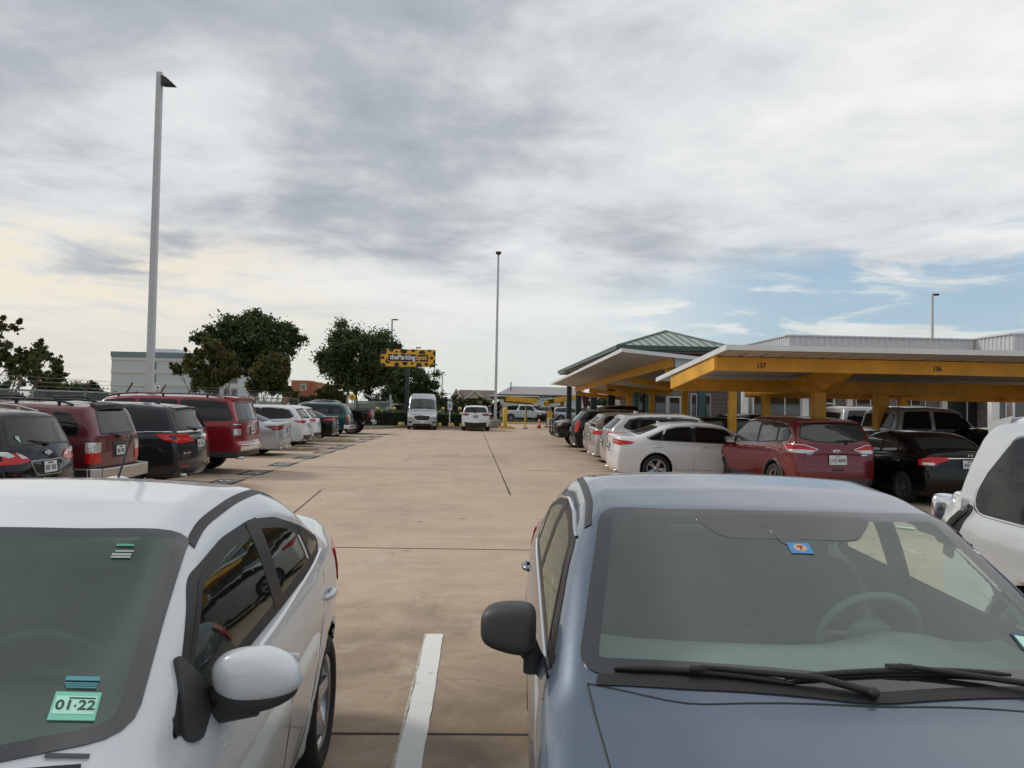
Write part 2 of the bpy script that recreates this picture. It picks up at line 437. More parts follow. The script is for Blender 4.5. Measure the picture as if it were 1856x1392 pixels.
    def body(s, parent, m, h=.035, cuts=(), low=None, liner=None):
        """cuts: (pts, dir, radius) openings; low = (z, material) dark lower cladding"""
        def go(P, Q, ins, flip=False):
            keep = np.ones(len(Q), bool)
            for pts, d, r in cuts:
                for sg in ((1,-1) if not (d == 'top' or d in (0,180) or isinstance(d, tuple)) else (1,)):
                    p2 = np.array(pts, float); dd = d
                    if sg < 0: p2[:,1] *= -1; dd = -d
                    D, U, Vv = s.basis(dd); q = s.inset(s.outline(p2, dd, r), ins)
                    N = s.nrm(P); uv = np.stack([P@U, P@Vv], 1); facing = (N@D) > .12
                    inside = np.zeros(len(P), bool); x, y = uv[:,0], uv[:,1]
                    for i in range(len(q)):
                        a, b = q[i], q[(i+1)%len(q)]
                        c = ((a[1] > y) != (b[1] > y)) & (x < (b[0]-a[0])*(y-a[1])/((b[1]-a[1]) if abs(b[1]-a[1]) > 1e-9 else 1e-9)+a[0])
                        inside ^= c
                    inside &= facing; keep &= ~inside[Q].all(1)
            return Q[keep]
        P, Q = s.surf(h); Qk = go(P, Q, .012) if cuts else Q
        ce = P[Qk].mean(1); mi = np.zeros(len(Qk), int)
        under = ce[:,2] < s.zbv+.03; mi[under] = 1
        for xw in (s.xf, s.xr):
            rr = np.hypot(ce[:,0]-xw, ce[:,2]-s.R); mi[(rr < s.rw+.004) & (np.abs(ce[:,1]) < s.W/2-.02)] = 1
        mats = [m, M_['dark']]
        if low:
            mats.append(low[1]); lo = (ce[:,2] < low[0]) & (mi == 0); mi[lo] = 2
            if len(low) > 2:
                for xw in (s.xf, s.xr): mi[(np.hypot(ce[:,0]-xw, ce[:,2]-s.R) < s.rw+low[2]) & (mi == 0)] = 2
        if s.bed:
            mi[(ce[:,0] > s.bed[0]-.03) & (ce[:,0] < s.bed[1]+.03) & (np.abs(ce[:,1]) < s.W/2-.10) & (ce[:,2] > s.bed[2]-.05) & (ce[:,2] < 1.3)] = 1
        P2 = P.copy(); P2[:,0] -= s.L/2
        o = mesh_np('body', P2, Qk, True, mi, parent, mats, 38)
        if liner:
            P, Q = s.surf(h*1.3, .045); Q = go(P, Q, -.015); P[:,0] -= s.L/2
            mesh_np('cabin_lining', P, Q, True, None, parent, [liner], 38)
        return o
WHEELS = {}
def wheel_mesh(R, style, rimmat, w=.215):
    key = (R, style, rimmat.name)
    if key in WHEELS: return WHEELS[key]
    rr = R*.70; t = MB(); hw = w/2
    t.lathe([(rr-.01,-hw+.02),(rr+.01,-hw),(R-.05,-hw-.006),(R-.018,-hw+.006),(R-.002,-hw+.035),(R,-.05),(R,.05),(R-.002,hw-.035),(R-.018,hw-.006),(R-.05,hw+.006),(rr+.01,hw),(rr-.01,hw-.02)], 40, axis='y')
    for i in range(36):      # tread blocks
        a = 2*PI*i/36; c, sn = math.cos(a), math.sin(a)
        Mx = Matrix(((c,0,-sn,0),(0,1,0,0),(sn,0,c,0),(0,0,0,1)))
        t.box(R-.006, R+.003, -hw+.03, -.012, -.016, .016, 0, Mx); t.box(R-.006, R+.003, .012, hw-.03, -.016, .016, 0, Mx)
    tm = bpy.data.meshes.new('tyre'); tm.from_pydata(t.v, [], t.f)
    for p, sm in zip(tm.polygons, t.sm): p.use_smooth = sm
    tm.materials.append(M_['tyre'])
    r = MB()
    r.lathe([(rr-.0,-hw+.02),(rr-.012,-hw+.012),(rr-.03,-hw+.03),(rr-.035,hw-.03),(rr,hw-.02)], 40, axis='y')
    r.lathe([(rr-.034,-hw+.10),(.01,-hw+.10)], 32, axis='y', mi=1); r.lathe([(.001,-hw+.10),(.01,-hw+.10)], 8, axis='y', mi=1)
    r.lathe([(.001,-hw+.028),(.03,-hw+.028),(.055,-hw+.04),(.075,-hw+.055),(.075,-hw+.1)], 20, axis='y')
    ns = {'five': 5, 'ten': 10, 'seven': 7, 'split': 5}[style]
    for i in range(ns):
        for dd in ((-.17,.17) if style == 'split' else (0,)):
            a = 2*PI*i/ns + .3; c, sn = math.cos(a), math.sin(a)
            Mx = Matrix(((c,0,-sn,0),(0,1,0,0),(sn,0,c,0),(0,0,0,1)))
            w0, w1 = {'five': (.042,.030),'ten': (.016,.013),'seven': (.026,.02),'split': (.020,.016)}[style]
            o = dd*rr*.75
            V = [(.05,-hw+.045,-w0+o*.3),(.05,-hw+.045,w0+o*.3),(rr-.02,-hw+.022,w1+o),(rr-.02,-hw+.022,-w1+o),(.05,-hw+.085,-w0+o*.3),(.05,-hw+.085,w0+o*.3),(rr-.02,-hw+.07,w1+o),(rr-.02,-hw+.07,-w1+o)]
            r.add([tuple(Mx@Vector(v)) for v in V], [(3,2,1,0),(4,5,6,7),(0,1,5,4),(1,2,6,5),(2,3,7,6),(3,0,4,7)])
    rm = bpy.data.meshes.new('wheel'); rm.from_pydata(r.v, [], r.f)
    for p, sm, mi in zip(rm.polygons, r.sm, r.m): p.use_smooth = sm; p.material_index = mi
    rm.materials.append(rimmat); rm.materials.append(M_['dark'])
    WHEELS[key] = (tm, rm); return WHEELS[key]
def wheels(car, parent, style='five', rimmat=None, w=.215):
    tm, rm = wheel_mesh(car.R, style, rimmat or M_['rim'], w)
    for x in (car.xf, car.xr):
        for sg in (-1, 1):
            wo = link('wheel', rm, parent); wo.location = (x-car.L/2, sg*(car.W/2-.02-w/2), car.R); wo.rotation_euler = (0, random.random()*6, 0 if sg < 0 else PI)
            wo.rotation_mode = 'XYZ'
            to = link('tyre', tm, wo)
def plate(car, parent, y=0, z=.9, d=0, txt=None, k=1.0, off=.012, hdr=True, dark=False):
    p, n = car.point((car.L/2, y, z), d)
    n.z *= .5; n.normalize(); rt = Vector((0,1,0)) if d == 0 else Vector((0,-1,0)); rt = (rt - n*rt.dot(n)).normalized()
    up = n.cross(rt); Mx = face_m(p+n*off, rt, up); b = MB(); w, h = .1525*k, .077*k
    b.box(-w-.008,w+.008,-h-.008,h+.008,-.012,.0, 1, Mx); b.box(-w,w,-h,h,-.002,.004, 0, Mx)
    o = b.build('license_plate', [M_['plate_blue'] if dark else M_['plate'], M_['rubber']], parent)
    if txt:
        text(txt, .085*k, Mx@Matrix.Translation((0,-.012*k,.005)), M_['ink'], o, bold=.006, sx=.80, depth=.001)
        if hdr: text('TEXAS', .03*k, Mx@Matrix.Translation((0,.053*k,.005)), M_['ink'], o, bold=.004, depth=.001)
    return o
def mirrors(car, parent, x, z, y=None, m=None, size=(.06,.115,.075), base=None, arm=True, tilt=0):
    for sg in (-1, 1):
        yy = sg*(y or car.W/2+.06); b = MB()
        b.ball((x-car.L/2, yy, z), size, 20, 12, 0, .75)
        if arm: b.tube([(x-car.L/2, sg*(car.W/2-.10), z-.09), (x-car.L/2, sg*(car.W/2-.02), z-.075), (x-car.L/2, yy-sg*.03, z-.05)], [.035,.03,.03], 8, 1)
        gx = x-car.L/2+size[0]*.93
        b.box(gx-.004, gx+.012, yy-size[1]*.8, yy+size[1]*.8, z-size[2]*.72, z+size[2]*.72, 2)
        b.build('side_mirror', [m or M_['rubber'], M_['rubber'], M_['chrome']], parent)
def handles(car, parent, xs, z, m):
    for x in xs:
        for sg in (-1, 1):
            p, n = car.point((x, 0, z), 90*sg); b = MB()
            pts = [p+Vector((-.09,0,0))+n*.0, p+Vector((-.07,0,.004))+n*.022, p+Vector((0,0,.006))+n*.027, p+Vector((.07,0,.004))+n*.022, p+Vector((.09,0,0))+n*.0]
            b.tube(pts, [.012,.016,.018,.016,.012], 10); b.build('door_handle', m, parent)
def seams(car, parent, lines, d=90, mb=None):
    b = MB()
    for ln in lines:
        if len(ln) == 2 and isinstance(ln[1], (str, int, tuple)) and not isinstance(ln[0][0], (int, float)): pts, dd, mir = ln[0], ln[1], False
        else: pts, dd, mir = ln, d, True
        car.strip('x', pts, dd, .0055, None, None, off=.0016, mirror=mir, mb=b)
    b.build('panel_seams', M_['rubber'], parent)
# ---------------------------------------------------------------- kinds of vehicle
def sedan(L=4.7, W=1.82, H=1.46, hood=.97, sc=1.28, st=2.08, sb=3.55, sd=4.12, deck=1.10, nose=.62, xf=.93, wb=2.75, R=.33, belt=(.90,.99), lip=.02, **kw):
    top = [(-.1,nose-.08),(.02,nose),(.12,nose+.09),(.45,hood-.13),(.9,hood-.04),(sc-.05,hood),(sc+.03,hood+.035),(st,H-.075),(st+.3,H-.022),((st+sb)/2,H),(sb-.28,H-.03),(sb,H-.095),(sd,deck+.015),(L-.18,deck+lip),(L-.05,deck+lip-.01),(L+.1,deck-.02)]
    bl = [(0,belt[0]-.06),(1.2,belt[0]),(2.3,belt[0]+.03),(3.6,belt[1]),(L,belt[1]+.02)]
    front = [(.15,.14),(.3,.03),(.5,.0),(.62,.01),(.8,.10),(1.2,.4)]
    rear = [(.15,L-.16),(.32,L-.03),(.5,L),(.72,L-.015),(.95,L-.05),(deck-.02,L-.04),(deck+.15,L-.04)]
    c = Car(L, W, top, bl, front, rear, SEDAN_SIDE, xf, xf+wb, R, **kw)
    c.q = dict(sc=sc, st=st, sb=sb, sd=sd, deck=deck, hood=hood, B=(st+sb)/2+.02, kind='sedan'); return c
def suv(L=4.65, W=1.86, H=1.68, hood=1.05, sc=1.12, st=1.88, rt=.42, gb=None, nose=.8, xf=.92, wb=2.72, R=.36, belt=(1.0,1.08), side=None, rear=None, lipz=.05, **kw):
    gb = gb or belt[1]+.04
    top = [(-.1,nose-.1),(.02,nose),(.1,nose+.08),(.4,hood-.07),(sc-.05,hood),(sc+.03,hood+.04),(st,H-.09),(st+.32,H-.03),(L*.52,H),(L-1.1,H-.008),(L-rt,H-lipz),(L-rt+.14,H-lipz-.06),(L,H-.45)]
    bl = [(0,belt[0]-.07),(1.2,belt[0]),(2.3,belt[0]+.02),(L-1,belt[1]),(L,belt[1]+.02)]
    front = [(.2,.12),(.35,.03),(.55,.0),(nose-.1,.0),(nose+.1,.06),(hood+.1,.5)]
    rear = rear or [(.2,L-.14),(.38,L-.02),(.55,L),(.8,L-.02),(gb,L-.09),(H-.14,L-rt+.10),(H-.05,L-rt+.07),(H+.3,L-rt-.02)]
    c = Car(L, W, top, bl, front, rear, side or SUV_SIDE, xf, xf+wb, R, k=.045, zb=kw.pop('zb',.24), **kw)
    c.q = dict(sc=sc, st=st, rt=rt, gb=gb, hood=hood, B=st+.95, kind='suv'); return c
def bz(c, x, dz=.03): return float(np.interp(x, *c.B))+dz
def tz(c, x, dz=-.085): return float(np.interp(x, *c.P))+dz
def yy(c, x, z):      # half width at a place
    return float(np.interp(x, *c.Pl)-np.interp(z-np.interp(x, *c.B), *c.S))
def S3(c, pts): return [(x, yy(c,x,z), z) for x, z in pts]
def windows(c, root, side, g=None, gw=None, three=False, rear=True, dlo=None, chrome=False, near=False, rearpts=None):
    q = c.q; g = g or M_['tint']; gw = gw or g; H = c.H; B = q['B']; side_t = -.105
    wt, wb = c.W/2-.325, c.W/2-.185
    ws = [(q['st']-.0, -wt, H-.1), (q['st']-.0, wt, H-.1), (q['sc']+.17, wb, q['hood']+.05), (q['sc']+.17, -wb, q['hood']+.05)]
    res = {}
    res['ws'] = c.panel('windshield', ws, (180, 35), [gw, M_['rubber']], root, off=.003, r=.09, border=.062 if near else .05, rings=8)
    for i, w in enumerate(side):
        c.panel('side_window', S3(c, w), 90, [g, M_['rubber']], root, off=.005, r=.035, border=.022 if near else .012, mirror=True, rings=4)
    if dlo:
        c.panel('window_trim', S3(c, dlo), 90, [M_['rubber']], root, off=.0015, r=.06, mirror=True, rings=4)
        if chrome: c.strip('chrome_strip', S3(c, dlo) if chrome == 'all' else S3(c, [dlo[0], dlo[-1]]), 90, .014, M_['chrome'], root, mirror=True, rise=.004, off=.004, closed=(chrome == 'all'))
    if rear:
        if rearpts: rp, d = rearpts
        elif q['kind'] == 'sedan':
            a, b = c.W/2-.35, c.W/2-.26
            rp = [(q['sb']+.04,a,H-.11),(q['sb']+.04,-a,H-.11),(q['sd']-.09,-b,q['deck']+.05),(q['sd']-.09,b,q['deck']+.05)]; d = (0, 40)
        else:
            a, b = c.W/2-.30, c.W/2-.20
            rp = [(c.L-.3,a,H-.15),(c.L-.3,-a,H-.15),(c.L-.1,-b,q['gb']),(c.L-.1,b,q['gb'])]; d = (0, 12)
        c.panel('rear_window', rp, d, [g, M_['rubber']], root, off=.003, r=.07, border=.03, rings=7)
    return ws
def std_sides(c, kind, x_end=None, x_pil=None, quarter=True, fo=.30, fw=.50, dt=0):
    """daylight opening and the panes in it, read off the profile"""
    q = c.q; B = q['B']
    if kind == 'sedan':
        e = x_end or q['sd']-.30
        tz2 = lambda c, x, d: tz(c, x, d-dt)
        dlo = [(q['sc']+fo, bz(c,q['sc']+fo,.025)), (q['st']-.0, tz2(c,q['st'],-.085)), (q['st']+.35, tz2(c,q['st']+.35,-.095)), (B, tz2(c,B,-.10)), (q['sb']-.35, tz2(c,q['sb']-.35,-.11)), (q['sb']+.0, tz2(c,q['sb'],-.13)), (e, bz(c,e,.09)), (e-.12, bz(c,e-.12,.02)), (B, bz(c,B,.02))]
        f = [(q['sc']+fw, bz(c,q['sc']+fw,.035)), (q['st']+.04, tz2(c,q['st'],-.105)), (q['st']+.35, tz2(c,q['st']+.35,-.12)), (B-.05, tz2(c,B,-.12)), (B-.03, bz(c,B,.035))]
        r0 = q['sb']-.02; 
        r = [(B+.05, bz(c,B,.035)), (B+.05, tz2(c,B,-.12)), (q['sb']-.35, tz2(c,q['sb']-.35,-.13)), (r0-.12, tz2(c,r0-.12,-.14)), (r0-.02, bz(c,r0,.035))]
        k = [(r0+.03, bz(c,r0,.04)), (r0-.06, tz2(c,r0-.06,-.135)), (q['sb']+.0, tz2(c,q['sb'],-.15)), (e-.06, bz(c,e,.085)), (e-.14, bz(c,e,.035))]
        return dlo, [f, r] + ([k] if quarter else [])
    e = x_end or c.L-q['rt']-.12; eb = e+.22; D = x_pil or B+.85
    dlo = [(q['sc']+.28, bz(c,q['sc']+.3,.02)), (q['st']-.02, tz(c,q['st'],-.055)), (q['st']+.35, tz(c,q['st']+.35,-.09)), (B, tz(c,B,-.10)), (e-.35, tz(c,e-.35,-.115)), (e, tz(c,e,-.14)), (eb-.02, bz(c,eb,.10)), (eb-.18, bz(c,eb,.02)), (B, bz(c,B,.02))]
    f = [(q['sc']+.46, bz(c,q['sc']+.5,.035)), (q['st']+.02, tz(c,q['st'],-.09)), (q['st']+.35, tz(c,q['st']+.35,-.12)), (B-.05, tz(c,B,-.125)), (B-.03, bz(c,B,.035))]
    r = [(B+.05, bz(c,B,.035)), (B+.05, tz(c,B,-.125)), (D-.04, tz(c,D,-.13)), (D-.02, bz(c,D,.035))]
    k = [(D+.03, bz(c,D,.035)), (D+.03, tz(c,D,-.13)), (e-.35, tz(c,e-.35,-.135)), (e-.04, tz(c,e,-.165)), (eb-.07, bz(c,eb,.10)), (eb-.2, bz(c,eb,.035))]
    return dlo, [f, r] + ([k] if quarter else [])
def door_lines(c, h=1, low=.32):
    q = c.q; B = q['B']; s0 = q['sc']+.22; z0 = bz(c, s0, -.02)
    re = c.xr-c.rw+.06
    return [S3(c, [(s0,z0),(s0-.02,.7),(s0+.03,.5),(s0+.05,low)]), S3(c, [(B,bz(c,B,.0)),(B,.7),(B+.01,low)]),
            S3(c, [(s0+.05,low),(B,low),(re-.15,low)]), S3(c, [(c.xr+.02,bz(c,c.xr,.0)),(c.xr-.12,bz(c,c.xr)-.12),(re+.02,.72),(re-.08,.5),(re-.15,low)])]
def tail(c, root, pts, m, d=45, name='taillight', r=.02, off=.012, border=0, m2=None):
    return c.panel(name, pts, d, [m, m2 or M_['dred']], root, off=off, r=r, border=border, mirror=True, rings=3, thick=.02)
def rails(c, root, x0, x1, y, m, h=.05):
    for sg in (-1,1):
        b = MB(); P = []
        for x in np.linspace(x0, x1, 9):
            z = float(np.interp(x, *c.P)) - c.crown*y*y*1.3; t = (x-x0)/(x1-x0)
            P.append((x-c.L/2, sg*y, z + h*min(1, 6*min(t, 1-t)+.15)))
        b.tube(P, .016, 8)
        for k in (1, 4, 7): b.bar((P[k][0],P[k][1],P[k][2]-.07), P[k], .05, .02)
        b.build('roof_rail', m, root)
def fin(c, root, x, m):
    z = float(np.interp(x, *c.P)); b = MB(); X = x-c.L/2
    b.add([(X-.09,-.028,z-.012),(X-.09,.028,z-.012),(X+.07,.03,z-.012),(X+.07,-.03,z-.012),(X+.045,-.005,z+.065),(X+.045,.005,z+.065),(X+.075,.005,z+.05),(X+.075,-.005,z+.05)],
          [(0,1,5,4),(1,2,6,5),(2,3,7,6),(3,0,4,7),(4,5,6,7)]); b.build('antenna_fin', m, root, bevel=.006)
def wiper_rear(c, root, z=1.12, y=.0, w=.36):
    b = MB(); P0 = c.point((c.L-.1, y, z-.03), 0)[0]; P1 = c.point((c.L-.15, y-w, z+.03), 0)[0]
    b.ball(P0+Vector((.02,0,0)), (.03,.035,.03), 8, 6); b.tube([P0+Vector((.03,0,0)), (P0+P1)/2+Vector((.03,0,.01)), P1+Vector((.012,0,0))], [.012,.010,.006], 6); b.build('rear_wiper', M_['rubber'], root)
def spoiler(c, root, m, x0, x1, w, z0, z1, th=.035, drop=.0):
    """a wing along the rear roof edge"""
    V = []; n = 12
    for i in range(n+1):
        y = -w + 2*w*i/n; u = (y/w)**2; xx1 = x1-.06*u-(.05 if abs(y) > w*.93 else 0)
        for x, z in ((x0, z0-.03*u), (xx1, z1-.035*u), (xx1-.01, z1-th-.035*u), (x0+.06, z0-th-.06*u-drop)): V.append((x-c.L/2, y, z))
    Fc = [(i*4+k, (i+1)*4+k, (i+1)*4+(k+1)%4, i*4+(k+1)%4) for i in range(n) for k in range(4)] + [(3,2,1,0), (n*4,n*4+1,n*4+2,n*4+3)]
    b = MB(); b.add(V, Fc, 0, True); return b.build('spoiler', m, root, bevel=.008, sharp=40)
def headl(c, root, z=.70, h=.10):
    c.panel('headlight', [(.25,c.W/2-.05,z+h*.7),(.05,.45,z+.02),(.05,.48,z-h*.5),(.2,c.W/2-.05,z-h*.2)], 135, [M_['clear']], root, off=.006, r=.02, mirror=True, rings=3)
def emblem_oval(c, root, z, d=0, sx=.07, sz=.028, m=None):
    p, n = c.point((c.L/2, 0, z), d); b = MB()
    b.lathe([(.001,.012),(.8,.012),(1,.004),(1,0)], 24); rt = Vector((0,1,0)) if d == 0 else Vector((0,-1,0))
    Mx = face_m(p, rt, n.cross(rt)) @ Matrix.Diagonal((sx,sz,1,1)); b.v = [tuple(Mx@Vector(v)) for v in b.v]
    return b.build('emblem', m or M_['plate_blue'], root)
def bumper_strip(c, root, z0, z1, m, d=0, name='bumper', y=None, off=.015, mid=0):
    """a separate bumper skin round the tail"""
    y = y or c.W/2-.04
    return c.panel(name, [(c.L-.1,y,z1),(c.L-.1,-y,z1),(c.L-.1,-y,z0),(c.L-.1,y,z0)], d, [m], root, off=off, r=.03, rings=5, thick=.02)
def exhaust(c, root, y, z=.27, x=None):
    b = MB(); x = (x or c.L-.06)-c.L/2
    b.lathe([(.032,-.18),(.034,0),(.028,.0),(.026,-.1)], 14, c=(0,0,0)); Mx = Matrix.Translation((x,y,z))@Matrix.Rotation(PI/2,4,'Y'); b.v = [tuple(Mx@Vector(v)) for v in b.v]
    b.build('exhaust', M_['brush'], root)
def place(root, xr, yc, L, rot=0):
    """rear face centre at (xr, yc); rot = heading of the tail from +X"""
    root.rotation_euler = (0,0,rot); root.location = (xr-math.cos(rot)*L/2, yc-math.sin(rot)*L/2, 0)
LOTL = 'cars parked along the left side of the lane'; LOTR = 'cars parked along the right side of the lane'
# ---------------------------------------------------------------- the three cars nearest the camera
def seat(root, c, x, y, m, rear=False):
    b = MB(); X = x-c.L/2
    w = .25 if not rear else .62
    b.ball((X+.0,y,.50), (.27,w,.11), 20, 10, 0, .5)
    Mx = Matrix.Rotation(math.radians(18), 4, 'Y')
    b.ball((X+.33,y,.80), (.10,w*.98,.33), 20, 12, 0, .5, Mx)
    o = b.build('seat', m, root)
    for yy_ in ([y] if not rear else [y-.36, y+.36]):
        h = MB(); h.ball((X+.46,yy_,1.17), (.06,.13,.09), 14, 8, 0, .6); h.tube([(X+.44,yy_-.05,1.05),(X+.455,yy_-.05,1.14)], .008, 6); h.tube([(X+.44,yy_+.05,1.05),(X+.455,yy_+.05,1.14)], .008, 6)
        h.build('headrest', m, o)
def cabin(root, c, dash, seatm, sw=True):
    q = c.q; X0 = q['sc']+.22-c.L/2; w = c.W/2-.16; hz = q['hood']
    b = MB(); n = 14; V = []
    prof = [(0,-.04),(.10,.005),(.28,.02),(.42,.0),(.50,-.06),(.52,-.20),(.42,-.35)]
    for i in range(n+1):
        y = -w+2*w*i/n; k = .20*(y/w)**2
        hump = .055*math.exp(-((y+.36)/.17)**2)
        for x, z in prof: V.append((X0+x+(k if x < .3 else k*.4), y, hz-.02+z+(hump if .2 < x < .51 else 0)))
    m = len(prof); b.add(V, [(i*m+k, i*m+k+1, (i+1)*m+k+1, (i+1)*m+k) for i in range(n) for k in range(m-1)], 0, True)
    b.build('dashboard', dash, root)
    seat(root, c, q['st']+.28, -.37, seatm); seat(root, c, q['st']+.28, .37, seatm); seat(root, c, q['st']+1.12, 0, seatm, True)
    if sw:
        s = MB(); cx, cz = X0+.62, hz-.035; Mx = Matrix.Translation((cx,-.36,cz)) @ Matrix.Rotation(math.radians(64), 4, 'Y')
        R = .185; V = []
        for i in range(36):
            a = 2*PI*i/36
            for k in range(8):
                t = 2*PI*k/8; r = R+.015*math.cos(t); V.append(Mx@Vector((r*math.cos(a), r*math.sin(a), .015*math.sin(t))))
        s.add(V, [(i*8+k, ((i+1)%36)*8+k, ((i+1)%36)*8+(k+1)%8, i*8+(k+1)%8) for i in range(36) for k in range(8)], 0, True)
        s.ball((0,0,0), (.07,.075,.03), 12, 8, 0, .7); s.v[-13*9+9-9:] = s.v[-13*9+9-9:]
        b2 = MB(); b2.ball((0,0,0), (.07,.08,.03), 12, 8, 0, .7); 
        for a in (-90, 90, 0): b2.bar((0,0,0), (R*math.cos(math.radians(a)),R*math.sin(math.radians(a)),0), .03, .012)
        s.v = s.v[:36*8]; s.f = s.f[:36*8]; s.m = s.m[:36*8]; s.sm = s.sm[:36*8]
        s.add([tuple(Mx@Vector(v)) for v in b2.v], b2.f, 0, True); s.build('steering_wheel', dash, root)
    r = MB(); zt = float(np.interp(q['st']-.1, *c.P)); r.ball((q['st']+.02-c.L/2,0,zt-.13), (.02,.12,.035), 16, 8, 0, .6)
    r.tube([(q['st']+.02-c.L/2,0,zt-.12),(q['st']-.02-c.L/2,0,zt-.02)], .012, 6); r.build('rear_view_mirror', M_['rubber'], root)
def wiper(root, c, a, b_, mid=None, lift=.02):
    """blade from a to b (x, y) with an arm that starts at mid"""
    def P(x, y, h): p = c.project(np.array([[x,y,1.]]), 'top')[0]; return Vector((p[0]-c.L/2, p[1], p[2]+h))
    w = MB(); n = 9; Q = [P(a[0]+(b_[0]-a[0])*t, a[1]+(b_[1]-a[1])*t, lift) for t in np.linspace(0,1,n)]
    w.tube(Q, [.005]+[.009]*(n-2)+[.005], 8); w.tube([q-Vector((0,0,.012)) for q in Q], .004, 6)
    A = P(mid[0], mid[1], .02); Bm = Q[n//2]+Vector((0,0,.014))
    w.tube([A, A+(Bm-A)*.3+Vector((0,0,.018)), Bm], [.012,.010,.007], 8); w.ball(A, (.018,.018,.014), 10, 6); w.tube([Bm-Vector((0,.035,.006)), Bm+Vector((0,.035,-.006))], .011, 8)
    w.build('wiper', M_['rubber'], root)
def near_glass(c, root, sides, dlo, ws, gs, paintm, h, liner, chrome=None):
    q = c.q
    a, b = c.W/2-.35, c.W/2-.26
    rp = [(q['sb']+.04,a,c.H-.11),(q['sb']+.04,-a,c.H-.11),(q['sd']-.09,-b,q['deck']+.05),(q['sd']-.09,b,q['deck']+.05)]
    cuts = [(ws, (180,35), .09), (rp, (0,40), .07)] + [(S3(c, s), 90, .035) for s in sides]
    c.body(root, paintm, h, cuts, liner=liner)
def cruze():
    root = thing('parked_car', 'white sedan with a 01 22 windshield sticker, close at the bottom left', 'car')
    pm = paint('white_pearl', (.66,.69,.71), .1, .35, .05)
    c = sedan(L=4.6, W=1.80, H=1.485, hood=1.0, sc=1.26, st=2.08, sb=3.40, sd=4.02, deck=1.12, xf=.95, wb=2.685, R=.325, belt=(.93,1.02), hoodsc=.012, bf=.24, cw=.42, crown=.045, plan=[(0,.81),(.35,.865),(.8,.895),(1.3,.9),(3.4,.9),(4.0,.865),(4.4,.79),(4.6,.68)])
    c.hoodx = 1.2; q = c.q; B = q['B']
    dlo, sides = std_sides(c, 'sedan', fo=.42, fw=.48, dt=.042)
    wt, wb = c.W/2-.215, c.W/2-.105
    wt, wb = .685, .785
    ws = [(q['st']+.13,-wt,c.H-.1),(q['st']+.04,-wt*.6,c.H-.08),(q['st']-.02,0,c.H-.06),(q['st']+.04,wt*.6,c.H-.08),(q['st']+.13,wt,c.H-.1),(q['sc']+.28,wb,1.06),(q['sc']+.11,.45,1.04),(q['sc']+.04,0,q['hood']+.04),(q['sc']+.11,-.45,1.04),(q['sc']+.28,-wb,1.06)]
    lin = M_['cloth']
    near_glass(c, root, sides, dlo, ws, 0, pm, .022, lin)
    c.panel('windshield', ws, (180,35), [M_['wglass'], M_['frit']], root, off=.005, r=[.05,.05,.05,.05,.05,.08,.1,.1,.1,.08], border=.038, rings=14, seg=.03)
    for s in sides: c.panel('side_window', S3(c, s), 90, [M_['sglass'], M_['rubber']], root, off=.004, r=.035, border=.024, mirror=True, rings=4)
    a, b = c.W/2-.35, c.W/2-.26
    c.panel('rear_window', [(q['sb']+.04,a,c.H-.11),(q['sb']+.04,-a,c.H-.11),(q['sd']-.09,-b,q['deck']+.05),(q['sd']-.09,b,q['deck']+.05)], (0,40), [M_['sglass2'], M_['rubber']], root, r=.07, border=.05, rings=6)
    # pillar cover between the doors, trim round the glass
    fr = dlo
    c.panel('window_trim', S3(c, fr), 90, [M_['rubber'], M_['rubber']], root, off=.003, r=.05, border=.045, mirror=True, ring=True, seg=.03)
    c.panel('door_pillar', S3(c, [(B-.055,bz(c,B,.03)),(B-.07,tz(c,B,-.145)),(B+.07,tz(c,B,-.145)),(B+.075,bz(c,B,.03))]), 90, [M_['rubber']], root, off=.0055, r=.01, mirror=True, rings=3)
    c.strip('chrome_strip', S3(c, [(q['sc']+.70,bz(c,q['sc']+.3,.004)),(B,bz(c,B,-.002)),(dlo[-3][0]-.02,bz(c,dlo[-3][0],.03))]), 90, .016, M_['chrome'], root, off=.004, rise=.006, mirror=True)
    # roof ditch moulding
    yr = c.W/2-.235
    c.strip('roof_moulding', [(q['st']+.12,yr+.030,1.4),(q['st']+.25,yr+.010,1.4),(B,yr+.0,1.4),(q['sb']-.2,yr-.01,1.4),(q['sb']+.06,yr-.0,1.4)], 'top', .034, M_['rubber'], root, off=.002, rise=.003, mirror=True)
    cabin(root, c, M_['plastic'], M_['cloth'])
    wheels(c, root, 'five'); 
    handles(c, root, [B-.24, q['sb']+.20], .855, pm)
    seams(c, root, door_lines(c)+[([(q['sc']+.23,-.745,.9),(q['sc']+.10,-.5,.9),(q['sc']+.0,0,.9),(q['sc']+.10,.5,.9),(q['sc']+.23,.745,.9)], 'top'), ([(q['sc']+.23,.745,.9),(q['sc']+.05,.765,.9),(.9,.75,.9),(.4,.62,.9)], 'top'), ([(q['sc']+.23,-.745,.9),(q['sc']+.05,-.765,.9),(.9,-.75,.9),(.4,-.62,.9)], 'top')])
    # mirrors: painted shell, black foot
    for sg in (-1, 1):
        b = MB(); X = 1.96-c.L/2; y = sg*(c.W/2+.068); z = 1.015
        Mx = Matrix.Rotation(sg*math.radians(-8), 4, 'Z') @ Matrix.Rotation(sg*math.radians(7), 4, 'X')
        b.ball((X,y,z+.025), (.064,.120,.072), 36, 20, 0, .78, Mx)
        b.ball((X+.006,y-sg*.01,z-.025), (.059,.117,.051), 32, 14, 1, .78, Mx)
        # tapered outer tip
        for i, v in enumerate(b.v):
            t = sg*(v[1]-y)/.14; f = 1-.42*max(0, t)**1.6
            b.v[i] = (v[0], v[1], z+.0+(v[2]-z)*f - .012*t)
